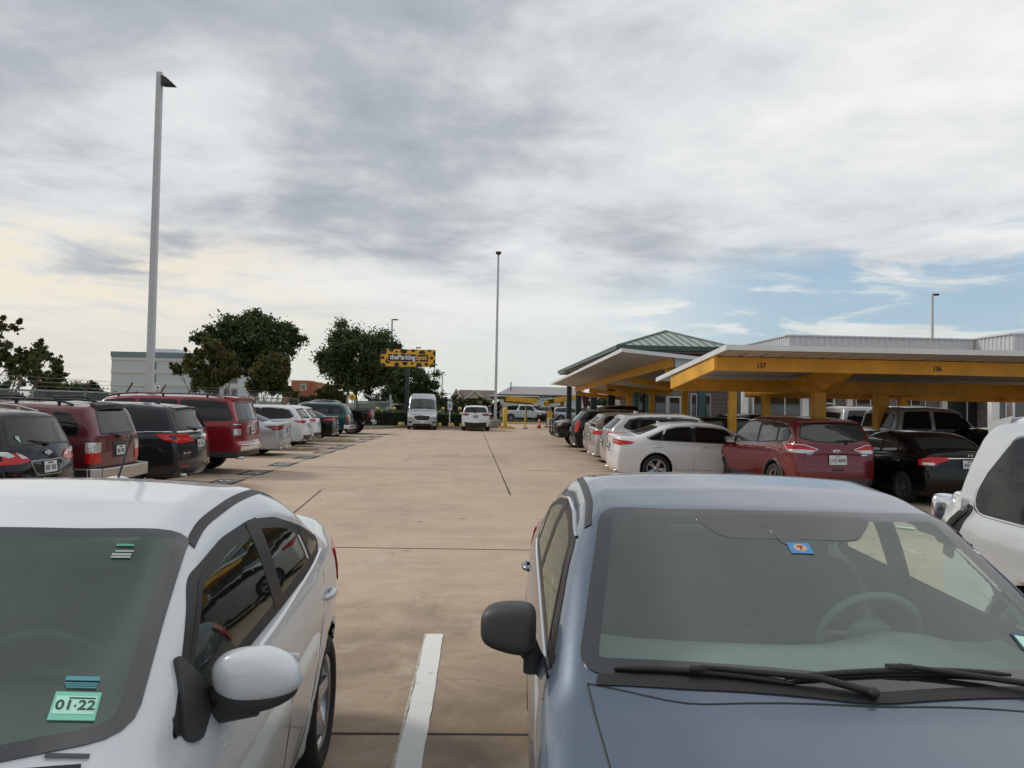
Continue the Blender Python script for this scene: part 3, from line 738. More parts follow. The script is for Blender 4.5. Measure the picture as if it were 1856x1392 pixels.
        b.tube([(X+.02,sg*(c.W/2-.095),z-.055),(X+.01,sg*(c.W/2-.02),z-.07),(X,sg*(c.W/2+.06),z-.045)], [.052,.040,.045], 16, 1)
        b.box(X+.056,X+.066,y-.10,y+.10,z-.04,z+.06, 2)
        o = b.build('side_mirror', [pm, M_['plastic'], M_['chrome']], root)
        c.panel('mirror_sail', [(x,sg*abs(y_),z_) for x,y_,z_ in S3(c, [(q['sc']+.475,bz(c,1.7,.01)),(q['sc']+.575,bz(c,1.7,.19)),(q['sc']+.71,bz(c,1.85,.05)),(q['sc']+.69,bz(c,1.8,.015)),(q['sc']+.54,bz(c,1.7,-.022))])], 90*sg, [M_['plastic']], root, off=.012, r=.03, rings=3)
    # aerial at the back of the roof
    x = 3.28; z = float(np.interp(x, *c.P)); a = MB(); a.ball((x-c.L/2,0.0,z-.002), (.11,.052,.030), 20, 10)
    a.build('antenna_base', pm, root)
    m2 = MB(); m2.tube([(x-.02-c.L/2,-.02,z+.02),(x+.10-c.L/2,-.02,z+.20)], [.0055,.0045], 8); m2.tube([(x+.085-c.L/2,-.02,z+.175),(x+.103-c.L/2,-.02,z+.205)], .007, 8); m2.build('antenna', M_['rubber'], root)
    # wipers and cowl
    c.strip('cowl', [(q['sc']+.21,-.73,1),(q['sc']+.09,-.45,1),(q['sc']+.015,0,1),(q['sc']+.09,.45,1),(q['sc']+.21,.73,1)], 'top', .06, M_['rubber'], root, off=.005, rise=.002)
    wiper(root, c, (q['sc']+.14,-.50), (q['sc']+.06,.12), (q['sc']+.03,.22), .016); wiper(root, c, (q['sc']+.08,.0), (q['sc']+.17,.60), (q['sc']+.13,.66), .016)
    # registration sticker behind the glass, low on the driver's side
    def stick(name, x, y, w, h, m, off=.0085):
        p, n = c.point((x, y, 1.2), 'top'); rt = Vector((0,-1,0)); rt = (rt-n*rt.dot(n)).normalized(); up = n.cross(rt)
        Mx = face_m(p+n*off, rt, up)@Matrix.Rotation(math.radians(11),4,'Z'); b = MB(); b.box(-w/2,w/2,-h/2,h/2,-.001,.001, 0, Mx); return b.build(name, m, root), Mx
    g1 = mat('sticker_green', (.22,.62,.47), .4, var=.1); g2 = mat('sticker_mint', (.50,.85,.68), .4)
    dk = mat('sticker_ink', (.03,.07,.06), .5); teal = mat('sticker_teal', (.10,.33,.38), .4)
    sy = -.345; o, Mx = stick('registration_sticker', 1.600, -.655, .094, .076, g1)
    b = MB(); b.box(-.042,.042,-.022,.026,.0012,.0018, 0, Mx); b.build('sticker_field', g2, o)
    text('01', .036, Mx@Matrix.Translation((-.022,.0,.0024)), dk, o, bold=.02, depth=.0004); text('22', .036, Mx@Matrix.Translation((.023,.0,.0024)), dk, o, bold=.02, depth=.0004)
    b = MB(); b.box(-.016,.038,.018,.022,.002,.0024,0,Mx); b.box(-.002,.002,-.004,.002,.002,.0024,0,Mx); b.build('sticker_print', dk, o)
    o, Mx = stick('toll_sticker', 1.665, -.640, .072, .012, teal); b = MB()
    for k in range(3): b.box(-.036+.003*k,.034,-.012-.006*k-.003,-.012-.006*k,-.001,.001,0,Mx)
    b.build('sticker_print', teal, o)
    w_ = mat('sticker_pale', (.38,.48,.43), .4); o, Mx = stick('toll_tag', 2.075, -.555, .045, .009, mat('tag_green', (.10,.36,.24), .4))
    b = MB(); b.box(-.02,.027,-.030,-.024,-.001,.001,0,Mx); b.box(-.026,.024,-.045,-.037,-.001,.001,0,Mx); b.box(-.027,.023,-.056,-.049,-.001,.001,0,Mx); b.build('sticker_print', w_, o)
    o, Mx = stick('number_strip', 1.50, -.69, .085, .010, M_['plastic2'], .006)
    tail(c, root, [(c.L-.42,c.W/2,.98),(c.L-.06,.62,1.0),(c.L-.03,.60,.80),(c.L-.3,c.W/2,.78)], M_['red'])
    headl(c, root, .68); plate(c, root, 0, .82, 0)
    root.location = (-1.575, .17+c.L/2, 0); root.rotation_euler = (0,0,math.radians(91.5))
cruze()
def impreza():
    root = thing('parked_car', 'blue grey sedan seen from the front with black wipers and a black door mirror', 'car')
    pm = paint('slate_blue_paint', (.105,.138,.188), .5, .32, .06)
    c = sedan(L=4.58, W=1.85, H=1.485, hood=.985, sc=1.165, st=2.02, sb=3.45, sd=4.05, deck=1.10, xf=.92, wb=2.645, R=.318, belt=(.93,.99), hoodsc=.022, bf=.24, cw=.24, crown=.045)
    c.hoodx = 1.15; q = c.q; B = q['B']
    dlo, sides = std_sides(c, 'sedan', dt=.035)
    wt, wb = c.W/2-.265, c.W/2-.14
    wt -= .01
    ws = [(q['st']+.10,-wt,c.H-.1),(q['st']+.01,-wt*.6,c.H-.08),(q['st']-.04,0,c.H-.06),(q['st']+.01,wt*.6,c.H-.08),(q['st']+.10,wt,c.H-.1),(q['sc']+.16,wb,q['hood']+.04),(q['sc']+.02,0,q['hood']+.04),(q['sc']+.16,-wb,q['hood']+.04)]
    near_glass(c, root, sides, dlo, ws, 0, pm, .022, M_['cloth2'])
    c.panel('windshield', ws, (180,35), [M_['wglass2'], M_['frit']], root, off=.005, r=[.085,.05,.05,.05,.085,.09,.1,.09], border=.055, rings=14, seg=.03)
    for s in sides: c.panel('side_window', S3(c, s), 90, [M_['sglass2'], M_['rubber']], root, off=.004, r=.035, border=.020, mirror=True, rings=4)
    a, b = c.W/2-.35, c.W/2-.26
    c.panel('rear_window', [(q['sb']+.04,a,c.H-.11),(q['sb']+.04,-a,c.H-.11),(q['sd']-.09,-b,q['deck']+.05),(q['sd']-.09,b,q['deck']+.05)], (0,40), [M_['sglass2'], M_['rubber']], root, r=.07, border=.05, rings=6)
    c.panel('window_trim', S3(c, dlo), 90, [M_['rubber'], M_['rubber']], root, off=.003, r=.05, border=.04, mirror=True, ring=True, seg=.03)
    c.panel('door_pillar', S3(c, [(B-.055,bz(c,B,.03)),(B-.07,tz(c,B,-.145)),(B+.07,tz(c,B,-.145)),(B+.075,bz(c,B,.03))]), 90, [M_['rubber']], root, off=.0055, r=.01, mirror=True, rings=3)
    c.strip('chrome_strip', S3(c, [(x, z-.012) for x, z in (dlo[0], dlo[-1], dlo[-2])]), 90, .014, M_['chrome'], root, off=.004, rise=.005, mirror=True, seg=.03)
    c.strip('chrome_strip', S3(c, [(x, z+.004) for x, z in dlo[1:7]]), 90, .012, M_['chrome'], root, off=.005, rise=.004, mirror=True, seg=.03)
    yr = c.W/2-.255
    c.strip('roof_moulding', [(q['st']-.0,yr+.035,1.4),(q['st']+.25,yr+.010,1.4),(B,yr+.0,1.4),(q['sb']-.2,yr-.01,1.4),(q['sb']+.06,yr-.0,1.4)], 'top', .034, M_['rubber'], root, off=.002, rise=.003, mirror=True)
    cabin(root, c, M_['cloth2'], M_['cloth'])
    wheels(c, root, 'split'); handles(c, root, [B-.24, q['sb']+.22], .83, pm)
    seams(c, root, door_lines(c)+[([(q['sc']+.16,-.76,.9),(q['sc']+.02,-.5,.9),(q['sc']-.015,0,.9),(q['sc']+.02,.5,.9),(q['sc']+.16,.76,.9)], 'top'), ([(q['sc']+.16,.76,.9),(.9,.72,.9),(.35,.6,.9)], 'top'), ([(q['sc']+.16,-.76,.9),(.9,-.72,.9),(.35,-.6,.9)], 'top')])
    for sg in (-1, 1):
        b = MB(); X = 1.72-c.L/2; y = sg*(c.W/2+.073); z = 1.03
        Mx = Matrix.Rotation(sg*math.radians(-6), 4, 'Z')
        b.ball((X,y,z), (.066,.094,.078), 36, 20, 0, .5, Mx)
        for i, v in enumerate(b.v):
            t = sg*(v[1]-y)/.11; f = 1-.16*max(0, t)
            b.v[i] = (v[0]+.015*(v[2]-z)/.08, v[1], z+(v[2]-z)*f+(.014*t if v[2] < z else -.004*t))
        b.tube([(X,y-sg*.055,z-.05),(X-.0,y-sg*.085,z-.10),(X-.0,sg*(c.W/2-.015),z-.15)], [.042,.034,.036], 16, 0)
        b.box(X+.052,X+.064,y-.065,y+.065,z-.045,z+.045, 1)
        b.build('side_mirror', [M_['plastic'], M_['chrome']], root)
    c.strip('cowl', [(q['sc']+.165,-.73,1),(q['sc']+.095,-.5,1),(q['sc']+.05,-.25,1),(q['sc']+.01,0,1),(q['sc']+.05,.25,1),(q['sc']+.095,.5,1),(q['sc']+.165,.73,1)], 'top', .045, M_['rubber'], root, off=.005, rise=.002)
    wiper(root, c, (q['sc']+.175,.68), (q['sc']+.05,.20), (q['sc']+.01,.0), .013)
    wiper(root, c, (q['sc']+.065,.22), (q['sc']+.125,-.44), (q['sc']+.08,-.66), .016)
    # sensor cover and toll sticker at the top of the windshield
    def stick(name, x, y, w, h, m, off=.0085, sk=0):
        p, n = c.point((x, y, 1.3), 'top'); rt = Vector((0,-1,0)); rt = (rt-n*rt.dot(n)).normalized(); up = n.cross(rt)
        Mx = face_m(p+n*off, rt, up)@Matrix.Shear('XZ', 4, (0,0)); b = MB()
        b.add([tuple(Mx@Vector(v)) for v in [(-w/2-sk,h/2,0),(w/2-sk,h/2,0),(w/2+sk,-h/2,0),(-w/2+sk,-h/2,0),(-w/2-sk,h/2,-.001),(w/2-sk,h/2,-.001),(w/2+sk,-h/2,-.001),(-w/2+sk,-h/2,-.001)]], [(3,2,1,0),(4,5,6,7),(0,1,5,4),(1,2,6,5),(2,3,7,6),(3,0,4,7)]); return b.build(name, m, root), Mx
    c.panel('glass_shade_band', [(q['st']-.05,.33,1.4),(q['st']-.05,-.36,1.4),(q['st']-.12,-.26,1.3),(q['st']-.145,-.20,1.3),(q['st']-.145,.18,1.3),(q['st']-.12,.24,1.3)], (180,35), [M_['frit']], root, off=.0062, r=.05, rings=3, thick=.001)
    c.panel('sensor_cover', [(q['st']-.13,.07,1.4),(q['st']-.13,-.05,1.4),(q['st']-.20,-.03,1.3),(q['st']-.20,.03,1.3)], (180,35), [M_['frit']], root, off=.0072, r=.02, rings=3, thick=.001)
    blue = mat('toll_blue', (.06,.24,.48), .45); orange = mat('toll_orange', (.62,.30,.16), .45); crm = mat('toll_cream', (.65,.66,.60), .45)
    sx = 1.79; o, Mx = stick('toll_sticker', sx, -.02, .078, .062, blue)
    b = MB(); b.lathe([(.001,.001),(.022,.001)], 28, c=(0,0,0)); b.v = [tuple(Mx@Vector(v)) for v in b.v]; b.build('sticker_ring', crm, o)
    b = MB(); b.lathe([(.001,.0018),(.0195,.0018)], 28); b.v = [tuple(Mx@Vector(v)) for v in b.v]; b.build('sticker_disc', orange, o)
    b = MB(); b.box(-.012,.012,.006,.010,.002,.0026,0,Mx); b.box(-.0022,.0022,-.014,.008,.002,.0026,0,Mx); b.build('sticker_letter', M_['ink'], o)
    stick('glass_label', q['st']-.06, -.47, .07, .010, mat('sticker_pale2', (.40,.62,.55), .4))
    o, Mx = stick('registration_sticker', 1.455, -.60, .09, .07, mat('sticker_blue_edge', (.02,.04,.12), .4)); b = MB(); b.box(-.038,.038,-.026,.026,.001,.0016,0,Mx); b.build('sticker_field', mat('sticker_mint2', (.5,.85,.68), .4), o)
    tail(c, root, [(c.L-.32,c.W/2,.98),(c.L-.06,.62,1.0),(c.L-.03,.60,.80),(c.L-.25,c.W/2,.78)], M_['red']); headl(c, root, .66); plate(c, root, 0, .82)
    R = math.radians(90-3.2); cy = .88
    root.rotation_euler = (0,0,R); root.location = (1.02+.118, cy+c.L/2, 0)
impreza()
def silver_suv():
    root = thing('parked_car', 'silvery white SUV cut by the right edge, with chrome lamp housing', 'car')
    pm = paint('silver_white_paint', (.56,.58,.60), .3, .32, .05)
    c = suv(L=4.83, W=1.92, H=1.85, hood=1.15, sc=1.2, st=1.95, rt=.34, nose=.95, xf=.95, wb=2.79, R=.385, belt=(1.06,1.12), lipz=.05, zb=.3)
    c.body(root, pm, .028); q = c.q
    dlo, sides = std_sides(c, 'suv', x_end=c.L-.60, x_pil=q['B']+.82)
    # the last side pane: broad with rounded corners
    D = q['B']+.82; e = c.L-.46
    sides[2] = [(D+.04,bz(c,D,.03)),(D+.04,tz(c,D,-.13)),(e-.20,tz(c,e-.2,-.16)),(e+.03,bz(c,e,.16)),(e+.0,bz(c,e,.05)),(e-.06,bz(c,e,.03))]
    windows(c, root, sides, near=True, dlo=dlo[:5]+[(D,tz(c,D,-.1)),(D,bz(c,D,.02))])
    c.strip('window_trim', S3(c, sides[2]), 90, .018, M_['chrome'], root, off=.004, rise=.003, mirror=True, closed=True)
    spoiler(c, root, pm, c.L-.50, c.L-.17, .66, c.H-.045, c.H-.085, .085, .04)
    tail(c, root, [(c.L-.30,c.W/2,1.24),(c.L-.10,.80,1.26),(c.L-.05,.76,1.22),(c.L-.05,.76,.98),(c.L-.16,.92,.92),(c.L-.34,c.W/2,1.16)], M_['clear'], d=55, off=.05, r=.02)
    tail(c, root, [(c.L-.40,c.W/2,1.20),(c.L-.18,.90,1.23),(c.L-.16,.90,.86),(c.L-.30,c.W/2,.84)], M_['rubber'], d=60, name='lamp_surround', off=.006, r=.03)
    for sg in (-1, 1):
        b = MB(); p, n = c.point((c.L-.2, sg*.86, 1.12), 60*sg)
        b.ball(p+n*.055, (.075,.075,.115), 20, 12, 0, .5, Matrix.Rotation(sg*.9,4,'Z')); b.build('tail_lamp_housing', M_['chrome'], root)
        b = MB(); b.ball(p+n*.075+Vector((0,0,-.02)), (.06,.065,.035), 16, 8, 0, .5, Matrix.Rotation(sg*.9,4,'Z')); b.build('tail_lamp', M_['clear'], root)
    wheels(c, root, 'five'); handles(c, root, [q['B']-.2, D-.18], .98, pm); seams(c, root, door_lines(c)); rails(c, root, 2.1, 4.2, .62, M_['brush'])
    headl(c, root, .85); mirrors(c, root, 1.75, 1.15, m=pm); plate(c, root, 0, .95)
    root.location = (3.10+.93, 5.25-c.L/2, 0); root.rotation_euler = (0,0,PI/2)
silver_suv()
# ---------------------------------------------------------------- the other vehicles
def mk(label, cat, grp=None): return thing('parked_car' if cat == 'car' else 'pickup_truck' if cat == 'pickup truck' else 'van', label, cat, group=grp)
def junk_plate(c, root, z, k=1.0, y=0, dark=False, off=.014):
    """a plate whose figures are too small to read in the photograph"""
    o = plate(c, root, y, z, 0, None, k, off, dark=dark); p, n = c.point((c.L/2, y, z), 0)
    b = MB(); rt = Vector((0,1,0)); up = n.cross(rt); n.z *= .5; n.normalize(); up = n.cross(rt); Mx = face_m(p+n*off, rt, up)
    for i in range(7):
        if i == 3: continue
        x = (-.125+.036*i)*k
        b.box(x,x+.008,-.045*k,.022*k,.004,.0055,0,Mx); b.box(x+.016,x+.024,-.045*k,.022*k,.004,.0055,0,Mx); b.box(x+.008,x+.016,(-.02+.014*(i%3))*k,(-.008+.014*(i%3))*k,.004,.0055,0,Mx)
    b.box(-.06*k,.06*k,.045*k,.062*k,.004,.0055,0,Mx); b.build('plate_figures', M_['ink'] if not dark else M_['plate'], o); return o
PCOL = dict(black=paint('black_paint', (.003,.003,.0035), .0, .3, .004, .05), maroon=paint('maroon_paint', (.115,.012,.018), .3, .35, .10), grey=paint('graphite_paint', (.018,.020,.024), .3, .3, .01, .1),
    red=paint('red_paint', (.245,.010,.018), .35, .3, .02), silver=paint('silver_paint', (.42,.45,.48), .55, .3, .03), white=paint('white_paint_gloss', (.68,.69,.71), .05, .3, .02),
    teal=paint('teal_paint', (.005,.075,.078), .4, .3, .02), ruby=paint('ruby_paint', (.155,.012,.018), .35, .3, .04), tan=paint('tan_silver_paint', (.34,.31,.27), .5, .3, .04), slv2=paint('pale_silver_paint', (.47,.46,.44), .5, .3, .04), truckgrey=paint('grey_truck_paint', (.33,.33,.33), .5, .32, .04))
# ---- left row, from the camera outwards (tails towards the lane)
def equinox():
    root = mk('black SUV with a pale sticker on its rear window, leftmost of the left row', 'car', LOTL)
    c = suv(L=4.65, W=1.85, H=1.66, hood=1.05, sc=1.15, st=1.9, rt=.36, R=.36, belt=(1.0,1.12), wb=2.72, lipz=.08, gb=1.13)
    c.body(root, PCOL['black'], .033); dlo, sd = std_sides(c, 'suv'); windows(c, root, sd, dlo=dlo, chrome=True)
    tail(c, root, [(c.L-.42,c.W/2,1.075),(c.L-.05,.58,1.03),(c.L-.03,.50,.985),(c.L-.03,.42,.93),(c.L-.03,.60,.90),(c.L-.22,c.W/2,.90)], M_['red'], 40)
    tail(c, root, [(c.L-.36,c.W/2,1.075),(c.L-.1,.80,1.065),(c.L-.06,.70,1.0),(c.L-.1,.80,.985)], M_['clear'], 40, 'lamp_inset', off=.017)
    tail(c, root, [(c.L-.05,.66,1.055),(c.L-.05,.50,.99),(c.L-.05,.44,.965),(c.L-.05,.56,.965)], M_['clear'], 20, 'lamp_inset', off=.017)
    c.panel('plate_recess', [(c.L,.40,.93),(c.L,-.40,.93),(c.L,-.30,.72),(c.L,.30,.72)], 0, [M_['ltint'], M_['brush']], root, r=.06, border=.012, off=.008)
    junk_plate(c, root, .83); wheels(c, root, 'five'); rails(c, root, 1.9, 4.1, .60, M_['brush'], .055); fin(c, root, 3.75, M_['rubber'])
    b = MB(); p, n = c.point((c.L, 0, 1.02), 0); Mx = face_m(p+n*.01, (0,1,0), n.cross(Vector((0,1,0)))); b.box(-.085,.085,-.020,.020,0,.012,0,Mx); b.box(-.032,.032,-.036,.036,0,.0125,0,Mx); b.build('emblem', M_['brush'], root, bevel=.004)
    p, n = c.point((c.L, -.50, 1.22), 0); b = MB(); Mx = face_m(p+n*.006, (0,1,0), n.cross(Vector((0,1,0))))
    b.poly([tuple(Mx@Vector((x*.9,y*.9,0))) for x,y in ((-.07,.035),(-.045,.055),(-.02,.04),(.01,.055),(.04,.04),(.07,.03),(.055,-.02),(.07,-.05),(.03,-.03),(.02,-.055),(-.01,-.035),(-.03,-.045),(-.035,-.01),(-.065,-.005))]); b.build('window_sticker', mat('sticker_sea', (.35,.55,.52), .5), root)
    p, n = c.point((c.L, -.50, .60), 0); b = MB(); Mx = face_m(p+n*.004, (0,1,0), n.cross(Vector((0,1,0)))); b.box(-.11,.11,-.018,.018,0,.008,0,Mx); b.build('reflector', M_['plastic2'], root)
    wiper_rear(c, root, 1.17, .0, .34); headl(c, root); mirrors(c, root, 1.7, 1.10); handles(c, root, [2.65,3.55], .95, M_['brush']); seams(c, root, door_lines(c)+[([(c.L-.2,.66,1.15),(c.L,.70,.9),(c.L,.60,.66),(c.L,0,.64),(c.L,-.60,.66),(c.L,-.70,.9),(c.L-.2,-.66,1.15)], 0)])
    place(root, -5.9, 10.85, c.L, 0)
def old_suv():
    root = mk('boxy maroon SUV with grey wing, chrome bumper and roof rack', 'car', LOTL)
    c = suv(L=4.55, W=1.76, H=1.72, hood=1.12, sc=1.35, st=1.98, rt=.26, nose=.95, R=.38, belt=(1.10,1.13), wb=2.67, xf=.86, lipz=.05, gb=1.2, side=BOX_SIDE, zb=.36, br=.06, bf=.08,
            rear=[(.2,4.46),(.4,4.48),(.6,4.50),(.9,4.50),(1.18,4.49),(1.58,4.34),(1.7,4.30),(2.0,4.2)])
    c.body(root, PCOL['maroon'], .033, low=(.36, M_['brush'], .06)); dlo, sd = std_sides(c, 'suv')
    e = c.L-.22; B = c.q['B']; D = B+.78; q = c.q
    sd = [sd[0], [(B+.05,bz(c,B,.035)),(B+.05,tz(c,B,-.13)),(D-.04,tz(c,D,-.14)),(D-.02,bz(c,D,.035))], [(D+.10,bz(c,D,.03)),(D+.10,tz(c,D,-.14)),(e-.28,tz(c,e-.3,-.15)),(e-.12,bz(c,e,.20)),(e-.10,bz(c,e,.06)),(e-.16,bz(c,e,.03))]]
    windows(c, root, sd, rearpts=([(c.L-.3,.50,1.60),(c.L-.3,-.50,1.60),(c.L,-.60,1.20),(c.L,.60,1.20)], (0,10)))
    c.panel('tailgate_recess', [(c.L,.22,1.07),(c.L,-.22,1.07),(c.L,-.22,.80),(c.L,.22,.80)], 0, [M_['plastic']], root, r=.02, off=.01)
    junk_plate(c, root, .92, off=.022)
    tail(c, root, [(c.L-.14,.88,.90),(c.L,.66,.90),(c.L,.66,.74),(c.L-.14,.88,.74)], M_['red'], 40); tail(c, root, [(c.L-.14,.88,1.07),(c.L,.66,1.07),(c.L,.66,.905),(c.L-.14,.88,.905)], M_['clear'], 40, 'reversing_light')
    b = MB(); P = [(c.xr+.5-c.L/2,.885,.56),(c.L/2-.1,.885,.56),(c.L/2+.05,.80,.56),(c.L/2+.08,.4,.56),(c.L/2+.09,0,.56),(c.L/2+.08,-.4,.56),(c.L/2+.05,-.80,.56),(c.L/2-.1,-.885,.56),(c.xr+.5-c.L/2,-.885,.56)]
    for a, bb in zip(P, P[1:]): b.bar(a, bb, .08, .21)
    b.build('bumper', M_['brush'], root, bevel=.015)
    for sg in (-1,1):
        for x in (c.xf, c.xr):
            b = MB(); n = 14; V = []
            for i in range(n+1):
                a = PI*(i/n)*1.06-.1
                for r, y in ((c.rw-.0,.865),(c.rw+.015,.905),(c.rw+.085,.90),(c.rw+.10,.865)): V.append((x-c.L/2+r*math.cos(a), sg*y, c.R+r*math.sin(a)))
            b.add(V, [(i*4+k,(i+1)*4+k,(i+1)*4+k+1,i*4+k+1) for i in range(n) for k in range(3)], 0, True); b.build('fender_flare', M_['brush'], root)
    spoiler(c, root, M_['plastic'], c.L-.34, c.L-.13, .46, 1.725, 1.69, .085, .0)
    wheels(c, root, 'seven', M_['plastic2']); rails(c, root, 2.2, 4.0, .55, M_['rubber'], .06)
    b = MB(); 
    for x in (2.6, 3.7): b.tube([(x-c.L/2,-.55,1.775),(x-c.L/2,-.3,1.80),(x-c.L/2,.3,1.80),(x-c.L/2,.55,1.775)], .018, 8)
    b.build('roof_crossbars', M_['rubber'], root); wiper_rear(c, root, 1.18, -.05, .28); mirrors(c, root, 1.75, 1.17); headl(c, root, .85)
    seams(c, root, door_lines(c)+[([(c.L-.3,.60,1.66),(c.L,.655,1.15),(c.L,.655,.67),(c.L,-.655,.67),(c.L,-.655,1.15),(c.L-.3,-.60,1.66)], 0)]); place(root, -6.02, 13.2, c.L, 0)
def odyssey():
    root = mk('dark grey minivan with a chrome strip over its red tail lights', 'car', LOTL)
    c = suv(L=5.15, W=1.99, H=1.72, hood=1.08, sc=.95, st=1.85, rt=.40, R=.36, belt=(1.03,1.06), wb=3.0, xf=1.0, lipz=.06, gb=1.17, zb=.2)
    c.body(root, PCOL['grey'], .036); dlo, sd = std_sides(c, 'suv', x_pil=c.q['B']+1.05); windows(c, root, sd, dlo=dlo)
    tail(c, root, [(c.L-.50,c.W/2,1.09),(c.L-.05,.66,1.09),(c.L-.03,.30,1.03),(c.L-.03,.30,.94),(c.L-.1,.80,.90),(c.L-.34,c.W/2,.96)], M_['red'], 38)
    c.panel('chrome_strip', [(c.L,.44,1.06),(c.L,-.44,1.06),(c.L,-.44,1.0),(c.L,.44,1.0)], 0, [M_['chrome']], root, r=.01, off=.03)
    c.strip('chrome_strip', [(c.L-.7,c.W/2,1.125),(c.L-.2,.93,1.13),(c.L,.70,1.13),(c.L,0,1.135)], 40, .035, M_['chrome'], root, rise=.008, mirror=True); c.strip('chrome_strip', S3(c, [(1.7,1.03),(3,1.07),(c.L-.7,1.125)]), 90, .03, M_['chrome'], root, rise=.006, mirror=True)
    junk_plate(c, root, .88); wheels(c, root, 'ten'); fin(c, root, 4.2, PCOL['grey']); wiper_rear(c, root, 1.2, -.1, .34); mirrors(c, root, 1.6, 1.12, m=PCOL['grey']); headl(c, root)
    tail(c, root, [(c.L-.05,.86,.46),(c.L,.56,.46),(c.L,.56,.42),(c.L-.05,.86,.42)], M_['dred'], 25, 'reflector'); exhaust(c, root, -.62, .26)
    c.panel('nameplate', [(c.L,-.44,.72),(c.L,-.70,.72),(c.L,-.70,.69),(c.L,-.44,.69)], 0, [M_['chrome']], root, r=.0, off=.004); handles(c, root, [2.6,3.1], .98, PCOL['grey'])
    spoiler(c, root, PCOL['grey'], c.L-.55, c.L-.27, .60, c.H-.055, c.H-.085, .035, .02)
    seams(c, root, door_lines(c)+[([(c.L-.3,.62,1.62),(c.L,.75,1.15),(c.L,.72,.62),(c.L,0,.60),(c.L,-.72,.62),(c.L,-.75,1.15),(c.L-.3,-.62,1.62)], 0)]); place(root, -5.86, 16.4, c.L, 0)
def tahoe():
    root = mk('long bright red SUV with tinted glass, tallest in the left row', 'car', LOTL)
    c = suv(L=5.6, W=2.05, H=1.92, hood=1.22, sc=1.45, st=2.12, rt=.30, nose=1.0, R=.41, belt=(1.22,1.25), wb=3.2, xf=1.02, lipz=.03, gb=1.30, zb=.40, br=.10, side=BOX_SIDE,
            rear=[(.2,5.45),(.45,5.52),(.62,5.60),(.74,5.60),(.76,5.54),(1.0,5.53),(1.28,5.50),(1.8,5.32),(1.9,5.28),(2.2,5.2)])
    c.body(root, PCOL['red'], .038, low=(.56, M_['plastic'])); dlo, sd = std_sides(c, 'suv', x_pil=c.q['B']+.98, x_end=c.L-.40)
    windows(c, root, sd, rearpts=([(c.L-.3,.70,1.74),(c.L-.3,-.70,1.74),(c.L,-.80,1.31),(c.L,.80,1.31)], (0,10)))
    D = c.q['B']+.98; c.panel('window_trim', S3(c, [(D-.0,bz(c,D,.0)),(D+.12,bz(c,D,.3)),(D+.1,tz(c,D,-.1)),(c.L-.5,tz(c,c.L-.5,-.11)),(c.L-.3,1.78),(c.L-.16,1.30)]), 90, [M_['tint']], root, off=.002, r=.03, mirror=True)
    tail(c, root, [(c.L-.26,1.02,1.25),(c.L-.02,.78,1.25),(c.L,.74,.90),(c.L-.22,1.02,.90)], M_['dred'], 42); tail(c, root, [(c.L-.2,1.0,1.10),(c.L-.03,.84,1.10),(c.L-.03,.84,.95),(c.L-.2,1.0,.95)], M_['clear'], 42, 'reversing_light', off=.02)
    tail(c, root, [(c.L-.2,1.0,1.22),(c.L-.03,.80,1.22),(c.L-.03,.80,1.19),(c.L-.2,1.0,1.19)], M_['clear'], 42, 'lamp_inset', off=.02)
    c.panel('plate_recess', [(c.L,.32,1.17),(c.L,-.32,1.17),(c.L,-.32,.88),(c.L,.32,.88)], 0, [PCOL['red'], M_['chrome']], root, r=.04, border=.015, off=.006)
    junk_plate(c, root, 1.04, off=.02); spoiler(c, root, PCOL['red'], c.L-.55, c.L-.16, .80, c.H-.02, c.H-.045, .05, .02); rails(c, root, 2.2, 5.0, .72, M_['rubber'], .05); fin(c, root, 2.6, M_['rubber'])
    wheels(c, root, 'seven', w=.26); exhaust(c, root, -.75, .40, c.L-.05); exhaust(c, root, -.66, .40, c.L-.05); mirrors(c, root, 2.0, 1.30, m=PCOL['red'], size=(.07,.12,.11)); headl(c, root, .98)
    bumper_strip(c, root, .58, .72, M_['chrome'], 0, 'bumper_trim', .85, .004).__len__(); handles(c, root, [2.9,3.95], 1.14, PCOL['red'])
    seams(c, root, door_lines(c)+[([(c.L-.3,.76,1.8),(c.L,.74,1.25),(c.L,.74,.80),(c.L,-.74,.80),(c.L,-.74,1.25),(c.L-.3,-.76,1.8)], 0)]); place(root, -5.65, 19.5, c.L, 0)
